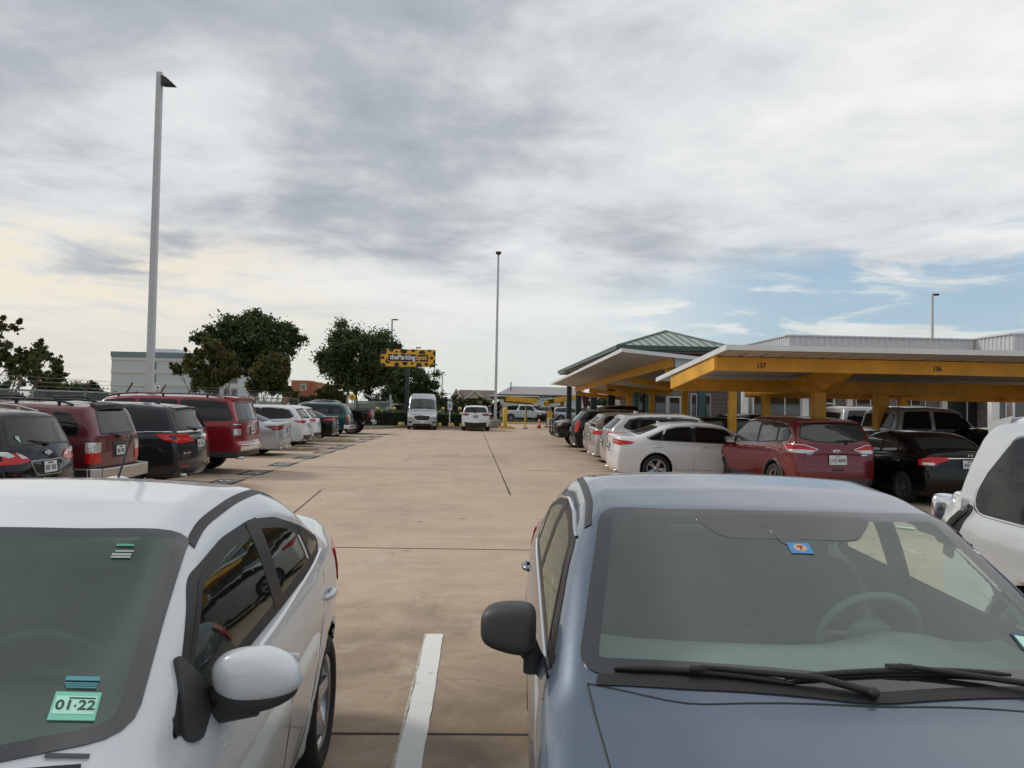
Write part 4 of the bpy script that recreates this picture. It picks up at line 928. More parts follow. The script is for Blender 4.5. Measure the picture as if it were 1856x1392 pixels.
def side_lamp_sedan(label, grp, col, c, place_, z=.95, kind='tri', wheels_='ten', m=None, plate_z=.82, sharp=.30, deckspoil=True, chrome=False, handles_=True):
    root = mk(label, 'car', grp); c.body(root, col, .034); dlo, sd = std_sides(c, 'sedan'); windows(c, root, sd, dlo=dlo, chrome=chrome)
    m = m or M_['red']
    if kind == 'tri': tail(c, root, [(c.L-.52,c.W/2,z+.03),(c.L-.06,.56,z+.05),(c.L-.03,.45,z+.03),(c.L-.03,.45,z-.05),(c.L-.22,c.W/2,z-.12)], m, 42)
    elif kind == 'long': tail(c, root, [(c.L-.46,c.W/2,z+.01),(c.L-.12,.78,z+.06),(c.L-.03,.46,z+.07),(c.L-.03,.46,z-.03),(c.L-.16,.84,z-.07),(c.L-.38,c.W/2,z-.04)], m, 42); tail(c, root, [(c.L-.12,.80,z+.02),(c.L-.03,.50,z+.03),(c.L-.03,.50,z+.0),(c.L-.12,.80,z-.01)], M_['clear'], 35, 'lamp_inset', off=.017)
    else: tail(c, root, [(c.L-.30,c.W/2,z+.06),(c.L-.06,.56,z+.08),(c.L-.03,.50,z-.04),(c.L-.24,c.W/2,z-.07)], m, 42)
    if plate_z: junk_plate(c, root, plate_z)
    wheels(c, root, wheels_); fin(c, root, c.q['sb']-.15, col); mirrors(c, root, c.q['sc']+.5, bz(c,1.7,.07), m=col); headl(c, root, .66); exhaust(c, root, .6, .26); exhaust(c, root, -.6, .26)
    q = c.q
    if handles_: handles(c, root, [q['B']-.22, q['sb']+.10], .86, col)
    seams(c, root, door_lines(c)+[([(c.L,.48,c.q['deck']-.02),(c.L,.45,.80),(c.L,.40,.72),(c.L,-.40,.72),(c.L,-.45,.80),(c.L,-.48,c.q['deck']-.02)], 0)]); place_(root, c); return root
equinox(); old_suv(); odyssey(); tahoe()
c = sedan(L=4.9, W=1.85, H=1.46, sb=3.75, sd=4.35, deck=1.10, wb=2.82, xf=1.0, R=.335)
side_lamp_sedan('pale silver sedan with long red tail lights beside the red SUV', LOTL, PCOL['silver'], c, lambda r, c: place(r, -6.36, 25.8, c.L, 0), .95, 'tri', m=M_['dred'], chrome=True)
def left_suv(label, col, L, W, H, X, Y, lampz, wh='ten', lipz=.07, **k):
    root = mk(label, 'car', LOTL); c = suv(L=L, W=W, H=H, lipz=lipz, **k); c.body(root, col, .038)
    dlo, sd = std_sides(c, 'suv'); windows(c, root, sd, dlo=dlo); tail(c, root, [(c.L-.40,c.W/2,lampz+.06),(c.L-.05,.58,lampz+.07),(c.L-.03,.42,lampz+.02),(c.L-.03,.60,lampz-.05),(c.L-.2,c.W/2,lampz-.02)], M_['red'], 42)
    junk_plate(c, root, .86); wheels(c, root, wh); fin(c, root, c.L-.9, col); mirrors(c, root, 1.6, 1.1, m=col); headl(c, root); spoiler(c, root, col, c.L-.52, c.L-c.q['rt']+.16, c.W/2-.33, c.H-lipz-.005, c.H-lipz-.05, .03, .02)
    c.panel('bumper_cladding', [(c.L-.1,.86,.50),(c.L,-.86,.50),(c.L,-.80,.30),(c.L-.1,.80,.30)], 0, [M_['plastic']], root, off=.005); exhaust(c, root, -.55, .3); exhaust(c, root, .55, .3)
    wiper_rear(c, root, c.q['gb']+.05, 0, .3); seams(c, root, door_lines(c)); place(root, X, Y, c.L, 0); return root, c
left_suv('white compact SUV with dark tinted side glass, nearer of two on the left', PCOL['white'], 4.55, 1.84, 1.66, -6.67, 30.3, 1.0, belt=(1.0,1.10), rt=.50)
left_suv('white hatchback SUV with red lamps, farther of two on the left', PCOL['white'], 4.5, 1.84, 1.64, -6.83, 32.9, 1.0, belt=(.98,1.06), rt=.55)
c = sedan(L=4.87, W=1.85, H=1.47, sb=3.72, sd=4.33, deck=1.12, wb=2.85, xf=1.0, R=.335)
side_lamp_sedan('black sedan with red wedge tail lights, farther than the white SUVs', LOTL, PCOL['black'], c, lambda r, c: place(r, -6.85, 37.2, c.L, 0), .97, 'long')
def teal_suv():
    root = mk('teal green SUV with chrome rear bumper and amber lamp', 'car', LOTL)
    c = suv(L=4.7, W=1.82, H=1.76, hood=1.1, st=1.95, rt=.38, R=.37, belt=(1.12,1.15), gb=1.2, side=BOX_SIDE, zb=.34, br=.08, wb=2.8)
    c.body(root, PCOL['teal'], .04); dlo, sd = std_sides(c, 'suv'); windows(c, root, sd, dlo=dlo)
    tail(c, root, [(c.L-.12,.9,1.02),(c.L,.72,1.02),(c.L,.72,.80),(c.L-.12,.9,.80)], M_['red'], 42); tail(c, root, [(c.L-.12,.9,1.15),(c.L,.72,1.15),(c.L,.72,1.03),(c.L-.12,.9,1.03)], M_['amber'], 42, 'turn_signal')
    b = MB(); P = [(c.L/2-.3,.92,.52),(c.L/2+.03,.84,.52),(c.L/2+.08,0,.52),(c.L/2+.03,-.84,.52),(c.L/2-.3,-.92,.52)]
    for a, bb in zip(P, P[1:]): b.bar(a, bb, .10, .2)
    b.build('bumper', M_['chrome'], root, bevel=.02); junk_plate(c, root, .85); wheels(c, root, 'five'); rails(c, root, 2.0, 4.2, .6, M_['brush'], .05); mirrors(c, root, 1.7, 1.2); seams(c, root, door_lines(c)); headl(c, root, .85); place(root, -6.75, 40.7, c.L, 0)
teal_suv()
def pickup(label, col, X, Y, rot=0, L=5.8, W=2.0, H=1.93, lift=0, front=False, grp=None, flare=False, extra=None, name_h=.036):
    root = mk(label, 'pickup truck', grp); z = lift; xc = 3.78*L/5.8; x0 = xc+.14; R = .40+lift*.4
    top = [(-.1,1.0+z),(.02,1.08+z),(.12,1.14+z),(.5,1.20+z),(1.35,1.26+z),(1.48,1.31+z),(2.05,H-.10),(2.35,H-.03),(2.9,H),(xc-.25,H-.015),(xc-.10,H-.06),(xc+.06,1.42+z),(xc+.10,1.34+z),(xc+.2,1.33+z),(L+.2,1.33+z)]
    bl = [(0,1.16+z),(xc,1.23+z),(L,1.25+z)]; rear = [(.2,L-.1),(.42+z,L-.04),(.45+z,L+.0),(.62+z,L+.0),(.66+z,L-.10),(1.4+z,L-.10)]; fr = [(.2,.15),(.4,.03),(.6,.0),(1.1,.02),(1.3,.3)]
    c = Car(L, W, top, bl, fr, rear, [(-1.3,.1),(-.8,.02),(-.6,.0),(-.2,.0),(-.03,.005),(.02,.03),(.05,.05),(.3,.10),(.6,.19),(.8,.27)], .98, L-1.22, R, zb=.42+z, bf=.12, br=.03, k=.04, ktop=.055, crown=.05, tsig=.02, bed=(x0, L-.18, .82+z))
    c.q = dict(sc=1.36, st=2.05, sb=xc-.25, sd=xc, deck=1.3, hood=1.26+z, B=2.85*L/5.8, kind='pickup')
    c.body(root, col, name_h); B = c.q['B']; bzz = lambda x, d=.03: bz(c, x, d)
    e = xc-.16; sd = [[(1.86,bzz(1.9)),(2.12,tz(c,2.1,-.11)),(2.4,tz(c,2.4,-.13)),(B-.05,tz(c,B,-.13)),(B-.03,bzz(B))],[(B+.05,bzz(B)),(B+.05,tz(c,B,-.13)),(e-.12,tz(c,e-.1,-.13)),(e,bzz(e,.2)),(e,bzz(e))]]
    windows(c, root, sd, rear=False); a = W/2-.27
    c.panel('rear_window', [(xc,a-.03,H-.16),(xc,-a+.03,H-.16),(xc,-a,1.40+z),(xc,a,1.40+z)], (0,25), [M_['tint'], M_['rubber']], root, r=.05, border=.02)
    tail(c, root, [(L-.16,W/2,1.22+z),(L-.1,W/2-.14,1.22+z),(L-.1,W/2-.14,.86+z),(L-.16,W/2,.86+z)], M_['red'], 45)
    bumper_strip(c, root, .46+z, .61+z, M_['chrome'], 0, 'bumper', W/2-.03, .01); junk_plate(c, root, .54+z, .9)
    for sg in (-1,1): b = MB(); b.box(x0-L/2, L/2-.12, sg*(W/2-.09)-.04, sg*(W/2-.09)+.04, 1.325+z, 1.355+z); b.build('bed_rail', M_['rubber'], root, bevel=.01)
    wheels(c, root, 'seven', w=.27); mirrors(c, root, 1.95, 1.36+z, m=M_['rubber'], size=(.07,.12,.12)); handles(c, root, [B-.2, xc-.35], 1.12+z, M_['brush']); headl(c, root, .98+z, .14)
    seams(c, root, [S3(c, [(1.62,1.2+z),(1.60,.55+z)]), S3(c, [(B,1.25+z),(B,.55+z)]), S3(c, [(xc-.12,1.25+z),(xc-.14,.75+z),(xc-.24,.6+z)]), S3(c, [(xc+.07,1.3+z),(xc+.07,.5+z)])])
    if front:
        c.panel('grille', [(0,.62,1.10+z),(0,-.62,1.10+z),(0,-.58,.74+z),(0,.58,.74+z)], 180, [M_['rubber'], M_['chrome']], root, off=.012, border=.04, r=.05)
        c.panel('front_bumper', [(0,W/2-.1,.68+z),(0,-W/2+.1,.68+z),(0,-W/2+.14,.50+z),(0,W/2-.14,.50+z)], 180, [M_['chrome']], root, off=.03, r=.05)
    if extra: extra(root, c)
    place(root, X, Y, L, rot); return root, c
pickup('black pickup truck at the far end of the left row', PCOL['black'], -6.1, 44.6, L=5.7, lift=.12, grp=LOTL)
# ---- right row, from the camera outwards (tails towards the lane)
c = sedan(L=4.87, W=1.85, H=1.475, sb=3.72, sd=4.38, deck=1.13, wb=2.85, xf=.98, R=.335, hood=1.0)
side_lamp_sedan('white sedan with sweeping red tail lights under the nearest canopy corner', LOTR, PCOL['white'], c, lambda r, c: place(r, 3.18, 19.15, c.L, PI), .96, 'long', 'split', chrome=True)
def kia():
    root = mk('pale silver crossover parked behind the white sedan on the right', 'car', LOTR)
    c = suv(L=4.6, W=1.86, H=1.66, rt=.55, belt=(1.02,1.14), gb=1.2, wb=2.72); c.body(root, PCOL['slv2'], .036); dlo, sd = std_sides(c, 'suv'); windows(c, root, sd, dlo=dlo)
    tail(c, root, [(c.L-.55,c.W/2,1.10),(c.L-.08,.66,1.10),(c.L-.03,.45,1.04),(c.L-.1,.80,.96),(c.L-.35,c.W/2,1.02)], M_['red'], 45); junk_plate(c, root, .80); wheels(c, root, 'five'); fin(c, root, 3.6, PCOL['slv2']); mirrors(c, root, 1.6, 1.1, m=PCOL['slv2']); seams(c, root, door_lines(c)); headl(c, root)
    spoiler(c, root, PCOL['slv2'], c.L-.75, c.L-.42, .58, c.H-.06, c.H-.12, .03, .02); place(root, 3.45, 21.9, c.L, PI)
kia()
c = sedan(L=4.9, W=1.88, H=1.48, sb=3.75, sd=4.35, deck=1.14, wb=2.95, xf=.9, R=.36)
def charger_place(r, c):
    place(r, 3.55, 25.2, c.L, PI)
r = side_lamp_sedan('champagne sedan with upright fin on the boot lid, middle of the right row', LOTR, PCOL['slv2'], c, charger_place, .97, 'box')
spoiler(c, r, PCOL['tan'], c.L-.40, c.L-.10, .80, 1.34, 1.30, .05, .0)
b = MB(); b.box(c.L/2-.34,c.L/2-.16,-.72,-.66,1.12,1.30); b.box(c.L/2-.34,c.L/2-.16,.66,.72,1.12,1.30); b.build('spoiler_strut', PCOL['tan'], r, bevel=.01)
def tanvan():
    root = mk('tan hatchback between the champagne sedan and the black SUV', 'car', LOTR)
    c = suv(L=4.5, W=1.8, H=1.62, rt=.6, belt=(1.0,1.1), gb=1.2); c.body(root, PCOL['tan'], .04); dlo, sd = std_sides(c, 'suv'); windows(c, root, sd, dlo=dlo)
    tail(c, root, [(c.L-.4,c.W/2,1.1),(c.L-.05,.66,1.12),(c.L-.05,.62,.98),(c.L-.3,c.W/2,.95)], M_['red'], 45); wheels(c, root, 'five'); mirrors(c, root, 1.6, 1.1, m=PCOL['tan']); seams(c, root, door_lines(c)); headl(c, root); junk_plate(c, root, .82); place(root, 3.75, 27.9, c.L, PI)
tanvan()
def cadillac():
    root = mk('black SUV with tall narrow red tail lights in the right row', 'car', LOTR)
    c = suv(L=4.85, W=1.92, H=1.68, rt=.50, belt=(1.05,1.18), gb=1.22, R=.38, hood=1.1); c.body(root, PCOL['black'], .038); dlo, sd = std_sides(c, 'suv'); windows(c, root, sd, dlo=dlo)
    tail(c, root, [(c.L-.30,.92,1.24),(c.L-.1,.80,1.2),(c.L-.02,.76,.80),(c.L-.2,.92,.80)], M_['red'], 45); c.panel('chrome_strip', [(c.L,.50,1.12),(c.L,-.50,1.12),(c.L,-.50,1.08),(c.L,.50,1.08)], 0, [M_['chrome']], root, off=.02)
    junk_plate(c, root, .90); bumper_strip(c, root, .45, .62, M_['plastic2'], 0, 'bumper_trim', .82, .008); exhaust(c, root, .6, .3); wheels(c, root, 'seven'); mirrors(c, root, 1.7, 1.15, m=PCOL['black']); seams(c, root, door_lines(c)); headl(c, root); rails(c, root, 2, 4.1, .62, M_['brush'], .05); place(root, 3.60, 30.8, c.L, PI)
cadillac()
def brushguard(root, c):
    b = MB(); x = -c.L/2-.09
    for y in (-.78,-.45,.45,.78): b.tube([(x+.05,y,.48),(x-.04,y,.62),(x-.04,y,1.18),(x+.08,y,1.26)], .032, 8)
    for z in (.62,.80,.98,1.20): b.tube([(x+.06,-.80,z),(x-.03,-.5,z),(x-.03,.5,z),(x+.06,.80,z)], .030, 8)
    b.build('brush_guard', M_['rubber'], root)
r, c = pickup('black pickup truck backed in with a brush guard on its nose', PCOL['black'], 0, 0, L=5.8, H=1.90, grp=LOTR, front=True, extra=brushguard)
r.rotation_euler = (0,0,0); r.location = (3.25+2.95, 34.4, 0)
# ---- the covered cross rows on the right
LOTC = 'vehicles parked under the yellow canopies'
def escape():
    root = mk('ruby red SUV with Texas plate LVZ 4898 under the numbered canopy', 'car', LOTC)
    c = suv(L=4.52, W=1.84, H=1.69, hood=1.05, sc=1.1, st=1.85, rt=.40, R=.35, belt=(1.02,1.13), wb=2.69, gb=1.17, lipz=.05, br=.13)
    m = PCOL['ruby']; c.body(root, m, .03, low=(.42, M_['plastic'], .03)); dlo, sd = std_sides(c, 'suv')
    sgl = glass_clear('escape_glass', (.25,.32,.3), 1.8, .05)
    windows(c, root, sd, g=M_['ltint'], dlo=dlo, chrome='all', rearpts=([(c.L-.3,.62,1.555),(c.L-.3,-.62,1.555),(c.L-.1,-.73,1.27),(c.L-.1,-.40,1.175),(c.L-.1,.0,1.16),(c.L-.1,.40,1.175),(c.L-.1,.73,1.27)], (0,10)))
    sh = [(c.L-.50,c.W/2,1.15),(c.L-.08,.68,1.13),(c.L-.03,.40,1.04),(c.L-.03,.56,.965),(c.L-.1,.74,.955),(c.L-.26,c.W/2,.985)]
    tail(c, root, sh, M_['red'], 36, border=.014, m2=M_['clear'])
    tail(c, root, [(c.L-.22,.92,1.03),(c.L-.05,.70,1.03),(c.L-.03,.48,1.02),(c.L-.05,.58,.975),(c.L-.1,.74,.965),(c.L-.22,.92,.985)], M_['clear'], 36, 'reversing_light', off=.018)
    plate(c, root, 0, .835, 0, 'LVZ·4898', 1.2, .014); 
    emblem_oval(c, root, 1.005, 0, .078, .034, M_['plate_blue']); emblem_oval(c, root, 1.005, 0, .086, .040, M_['chrome']).scale = (1,1,1)
    c.strip('handle_recess', [(c.L,.50,.93),(c.L,.30,.945),(c.L,-.30,.945),(c.L,-.50,.93)], 0, .03, m, root, rise=.012)
    p, n = c.point((c.L, -.53, .945), 0); rt = Vector((0,1,0)); Mx = face_m(p+n*.004, rt, n.cross(rt)); text('ESCAPE', .042, Mx, M_['chrome'], root, 'nameplate', .01, 1.25, .002)
    p, n = c.point((c.L, .60, .945), 0); Mx = face_m(p+n*.004, rt, n.cross(rt)); text('SE', .03, Mx@Matrix.Translation((0,.02,0)), M_['chrome'], root, 'nameplate', .01, 1.2, .002)
    b = MB(); b.box(-.065,.065,-.026,-.004,0,.004,0,Mx); b.build('badge', M_['chrome'], root)
    c.panel('tow_slot', [(c.L,.13,.66),(c.L,-.13,.66),(c.L,-.11,.62),(c.L,.11,.62)], 0, [M_['rubber']], root, off=.006, r=.01)
    c.panel('bumper_cladding', [(c.L-.1,.86,.47),(c.L,-.86,.47),(c.L,-.80,.28),(c.L-.1,.80,.28)], 0, [M_['plastic2']], root, off=.006)
    spoiler(c, root, m, c.L-.62, c.L-.235, .64, c.H-.04, c.H-.075, .045, .02); wheels(c, root, 'five'); wiper_rear(c, root, 1.20, .22, .02)
    b = MB(); b.tube([c.point((c.L-.1,.02,1.205),0)[0]+Vector((.02,0,0)), c.point((c.L-.1,.42,1.225),0)[0]+Vector((.02,0,0))], [.014,.009], 8); b.build('wiper_blade', M_['rubber'], root)
    mirrors(c, root, 1.62, 1.10, m=M_['rubber'], size=(.06,.12,.085)); handles(c, root, [2.58,3.42], .97, m); headl(c, root, .85)
    for sg in (-1,1):
        n = 16
        for x in (c.xf, c.xr):
            V = []; b = MB()
            for i in range(n+1):
                a = PI*(i/n)*1.1-.15
                for r, y in ((c.rw-.0,.90),(c.rw+.01,.928),(c.rw+.05,.922),(c.rw+.055,.90)): V.append((x-c.L/2+r*math.cos(a), sg*y, c.R+r*math.sin(a)))
            b.add(V, [(i*4+k,(i+1)*4+k,(i+1)*4+k+1,i*4+k+1) for i in range(n) for k in range(3)], 0, True)
            b.build('wheel_arch_trim', M_['plastic'], root)
    seams(c, root, door_lines(c)+[([(c.L-.3,.66,1.6),(c.L-.1,.76,1.3),(c.L,.68,1.15),(c.L,.66,.72),(c.L,.50,.69),(c.L,-.50,.69),(c.L,-.66,.72),(c.L,-.68,1.15),(c.L-.1,-.76,1.3),(c.L-.3,-.66,1.6)], 0), ([(c.L-.1,.85,.60),(c.L,0,.585),(c.L-.1,-.85,.60)], 0)])
    # rear left corner should stand at x = .408*Y, Y = 15
    R = -PI/2 + math.radians(5.5); root.rotation_euler = (0,0,R)
    rear = Vector((6.12+.92*math.cos(math.radians(5.5)), 14.75+.92*math.sin(math.radians(5.5)), 0)); root.location = rear - Vector((math.cos(R), math.sin(R), 0))*c.L/2
escape()
def civic():
    c = sedan(L=4.5, W=1.75, H=1.435, hood=.95, sc=1.1, st=2.0, sb=3.42, sd=4.02, deck=1.06, wb=2.7, xf=.88, R=.315)
    root = mk('black sedan with one bright red and clear tail light beside the ruby SUV', 'car', LOTC)
    c.body(root, PCOL['black'], .033); dlo, sd = std_sides(c, 'sedan'); windows(c, root, sd, g=M_['ltint'], dlo=dlo)
    tail(c, root, [(c.L-.26,c.W/2,.90),(c.L-.1,.74,.96),(c.L-.02,.46,.96),(c.L-.02,.42,.91),(c.L-.02,.58,.86),(c.L-.06,.66,.80),(c.L-.28,c.W/2,.79)], M_['red'], 36)
    tail(c, root, [(c.L-.2,.84,.85),(c.L-.06,.68,.85),(c.L-.06,.68,.80),(c.L-.2,.84,.80)], M_['clear'], 36, 'reversing_light', off=.018)
    c.strip('chrome_strip', [(c.L,.44,.935),(c.L,0,.94),(c.L,-.44,.935)], 0, .028, M_['chrome'], root, rise=.012); junk_plate(c, root, .83); wheels(c, root, 'seven', M_['plastic2']); mirrors(c, root, 1.6, .98, m=PCOL['black']); headl(c, root, .64); handles(c, root, [2.45,3.45], .83, M_['brush'])
    p, n = c.point((c.L, 0, 1.0), 0); b = MB(); Mx = face_m(p+n*.004, (0,1,0), n.cross(Vector((0,1,0))))
    b.box(-.045,-.033,-.035,.035,0,.006,0,Mx); b.box(.033,.045,-.035,.035,0,.006,0,Mx); b.box(-.033,.033,-.006,.006,0,.006,0,Mx); b.build('emblem', M_['chrome'], root)
    seams(c, root, door_lines(c)+[([(c.L,.48,1.03),(c.L,.45,.76),(c.L,-.45,.76),(c.L,-.48,1.03)], 0)]); place(root, 9.3, 14.2, c.L, -PI/2)
civic()
pickup('grey crew cab pickup with black bed rail behind the black sedan', PCOL['truckgrey'], 7.85, 18.9, PI, H=1.97, L=5.9, grp=LOTC)
pickup('grey pickup truck glimpsed between the canopy posts', PCOL['truckgrey'], 8.0, 22.0, PI, H=1.97, L=5.9, grp=LOTC)
def dark_sedan(label, X, Y, rot, H=1.5, col='black', suvk=False):
    root = mk(label, 'car', LOTC)
    c = suv(L=4.6, W=1.84, H=H) if suvk else sedan(H=H)
    c.body(root, PCOL[col], .045); dlo, sd = std_sides(c, c.q['kind']); windows(c, root, sd, dlo=dlo)
    tail(c, root, [(c.L-.3,c.W/2,1.0),(c.L-.05,.6,1.0),(c.L-.05,.6,.88),(c.L-.2,c.W/2,.88)], M_['red'], 42); wheels(c, root, 'five'); mirrors(c, root, 1.7, 1.05, m=PCOL[col]); junk_plate(c, root, .8); headl(c, root); seams(c, root, door_lines(c)); place(root, X, Y, c.L, rot)
dark_sedan('black car partly hidden behind the silvery SUV', 12.0, 15.4, -PI/2)
dark_sedan('black hatchback parked behind the white sedan in the covered row', 6.2, 24.6, PI, 1.55, 'black', True)
dark_sedan('black SUV under the canopy near the office wall', 8.6, 28.5, PI, 1.66, 'black', True)
# ---- straight ahead
def highlander():
    root = mk('white SUV seen square from behind at the end of the lane', 'car')
    c = suv(L=4.85, W=1.94, H=1.74, hood=1.15, rt=.40, R=.39, belt=(1.1,1.15), wb=2.79, gb=1.22, lipz=.05, zb=.28); c.body(root, PCOL['white'], .04); dlo, sd = std_sides(c, 'suv')
    windows(c, root, sd, dlo=dlo, rearpts=([(c.L-.3,.66,1.60),(c.L-.3,-.66,1.60),(c.L-.1,-.80,1.26),(c.L-.1,.80,1.26)], (0,8)))
    tail(c, root, [(c.L-.3,c.W/2,1.19),(c.L-.05,.56,1.19),(c.L-.03,.44,1.15),(c.L-.03,.58,1.04),(c.L-.2,c.W/2,1.06)], M_['dred'], 25); junk_plate(c, root, .98, 1.0, dark=True)
    c.panel('bumper_cladding', [(c.L-.1,.93,.56),(c.L,.7,.60),(c.L,0,.56),(c.L,-.7,.60),(c.L-.1,-.93,.56),(c.L,-.86,.30),(c.L-.1,.86,.30)], 0, [M_['rubber']], root, off=.01)
    spoiler(c, root, PCOL['white'], c.L-.55, c.L-.24, .66, c.H-.04, c.H-.08, .04, .02); wheels(c, root, 'five', w=.245); mirrors(c, root, 1.7, 1.15, m=PCOL['white']); rails(c, root, 2, 4.2, .68, M_['brush'], .04); headl(c, root); seams(c, root, door_lines(c)); wiper_rear(c, root, 1.26, 0, .3)
    emblem_oval(c, root, 1.12, 0, .07, .045, M_['chrome']); place(root, -.36, 52.0, c.L, -PI/2)
highlander()
def van():
    root = mk('silver high-roofed passenger van facing the camera by the hedge', 'van')
    L, W, H = 5.9, 2.06, 2.52
    top = [(-.1,.98),(.02,1.06),(.14,1.14),(.55,1.28),(.82,1.36),(.92,1.42),(1.62,2.18),(1.80,2.33),(2.1,2.44),(2.6,2.51),(3.5,2.52),(L-.3,2.50),(L+.1,2.44)]
    c = Car(L, W, top, [(0,1.15),(1,1.28),(L,1.32)], [(.2,.14),(.4,.02),(.6,.0),(.95,.02),(1.1,.10),(1.3,.5)], [(.2,L-.05),(2.6,L-.12)], [(-1.3,.09),(-.9,.01),(-.5,.0),(-.1,.0),(.0,.01),(.05,.03),(.4,.05),(.8,.10),(1.05,.15),(1.2,.21)], .95, 4.7, .36, zb=.24, bf=.16, br=.03, k=.05, ktop=.13, cw=.2, crown=.03)
    m = PCOL['silver']; c.body(root, m, .04)
    c.panel('windshield', [(1.62,-.76,2.12),(1.62,.76,2.12),(.95,.90,1.42),(.95,-.90,1.42)], (180,30), [M_['ltint'], M_['rubber']], root, r=.08, border=.05)
    c.panel('cab_window', S3(c, [(1.10,1.38),(1.62,2.02),(2.2,2.05),(2.2,1.38)]), 90, [M_['tint'], M_['rubber']], root, r=.05, border=.02, mirror=True)
    c.panel('side_window', S3(c, [(2.4,1.35),(2.4,2.05),(5.6,2.05),(5.6,1.35)]), 90, [M_['tint'], M_['rubber']], root, r=.05, border=.02, mirror=True)
    c.panel('grille', [(0,.56,.98),(0,.0,1.03),(0,-.56,.98),(0,-.54,.76),(0,-.34,.62),(0,.34,.62),(0,.54,.76)], 180, [M_['rubber'], M_['chrome']], root, r=.06, border=.03, off=.02)
    for k in range(3): c.strip('grille_bar', [(0,.46-.03*k,.92-.095*k),(0,0,.945-.095*k),(0,-.46+.03*k,.92-.095*k)], 180, .02, M_['brush'], root, off=.03, rise=.012)
    emblem_oval(c, root, .83, 180, .11, .045)
    c.panel('headlight', [(.4,1.0,1.06),(.05,.62,1.04),(.03,.52,.92),(.04,.62,.80),(.2,.95,.84)], 150, [M_['clear'], M_['rubber']], root, r=.04, border=.012, mirror=True, off=.012)
    c.panel('lower_grille', [(0,.60,.42),(0,-.60,.42),(0,-.66,.28),(0,.66,.28)], 180, [M_['rubber']], root, r=.04, off=.01)
    c.panel('fog_lamp_recess', [(.1,.96,.58),(.03,.66,.56),(.05,.74,.46),(.12,.94,.46)], 155, [M_['rubber']], root, mirror=True, off=.008)
    plate(c, root, 0, .54, 180, None, 1.0, .03); wheels(c, root, 'five', w=.22)
    c.panel('hood_vent', [(.75,.60,1.3),(.70,.25,1.3),(.66,.28,1.3),(.71,.60,1.3)], 'top', [M_['rubber']], root, off=.004, r=.0); c.panel('hood_vent', [(.75,-.60,1.3),(.70,-.25,1.3),(.66,-.28,1.3),(.71,-.60,1.3)], 'top', [M_['rubber']], root, off=.004, r=.0)
    for sg in (-1,1):
        b = MB(); b.ball((1.25-L/2,sg*1.14,1.50), (.07,.08,.15), 16, 10, 0, .6); b.tube([(1.25-L/2,sg*.98,1.40),(1.25-L/2,sg*1.12,1.40)], .04, 8); b.build('side_mirror', M_['rubber'], root)
    seams(c, root, [S3(c, [(1.0,1.3),(1.0,.5)]), S3(c, [(2.3,2.2),(2.3,.5)]), ([(.62,.86,1.2),(.2,.62,1.1),(.05,0,1.05),(.2,-.62,1.1),(.62,-.86,1.2)], 'top')])
    wiper(root, c, (1.05,.7), (1.0,.05), (.95,.1), .03); wiper(root, c, (1.05,.0), (1.05,-.7), (.95,-.55), .03)
    root.rotation_euler = (0,0,math.radians(93.8)); root.location = (-4.02-.19, 52.6+L/2, 0)
van()
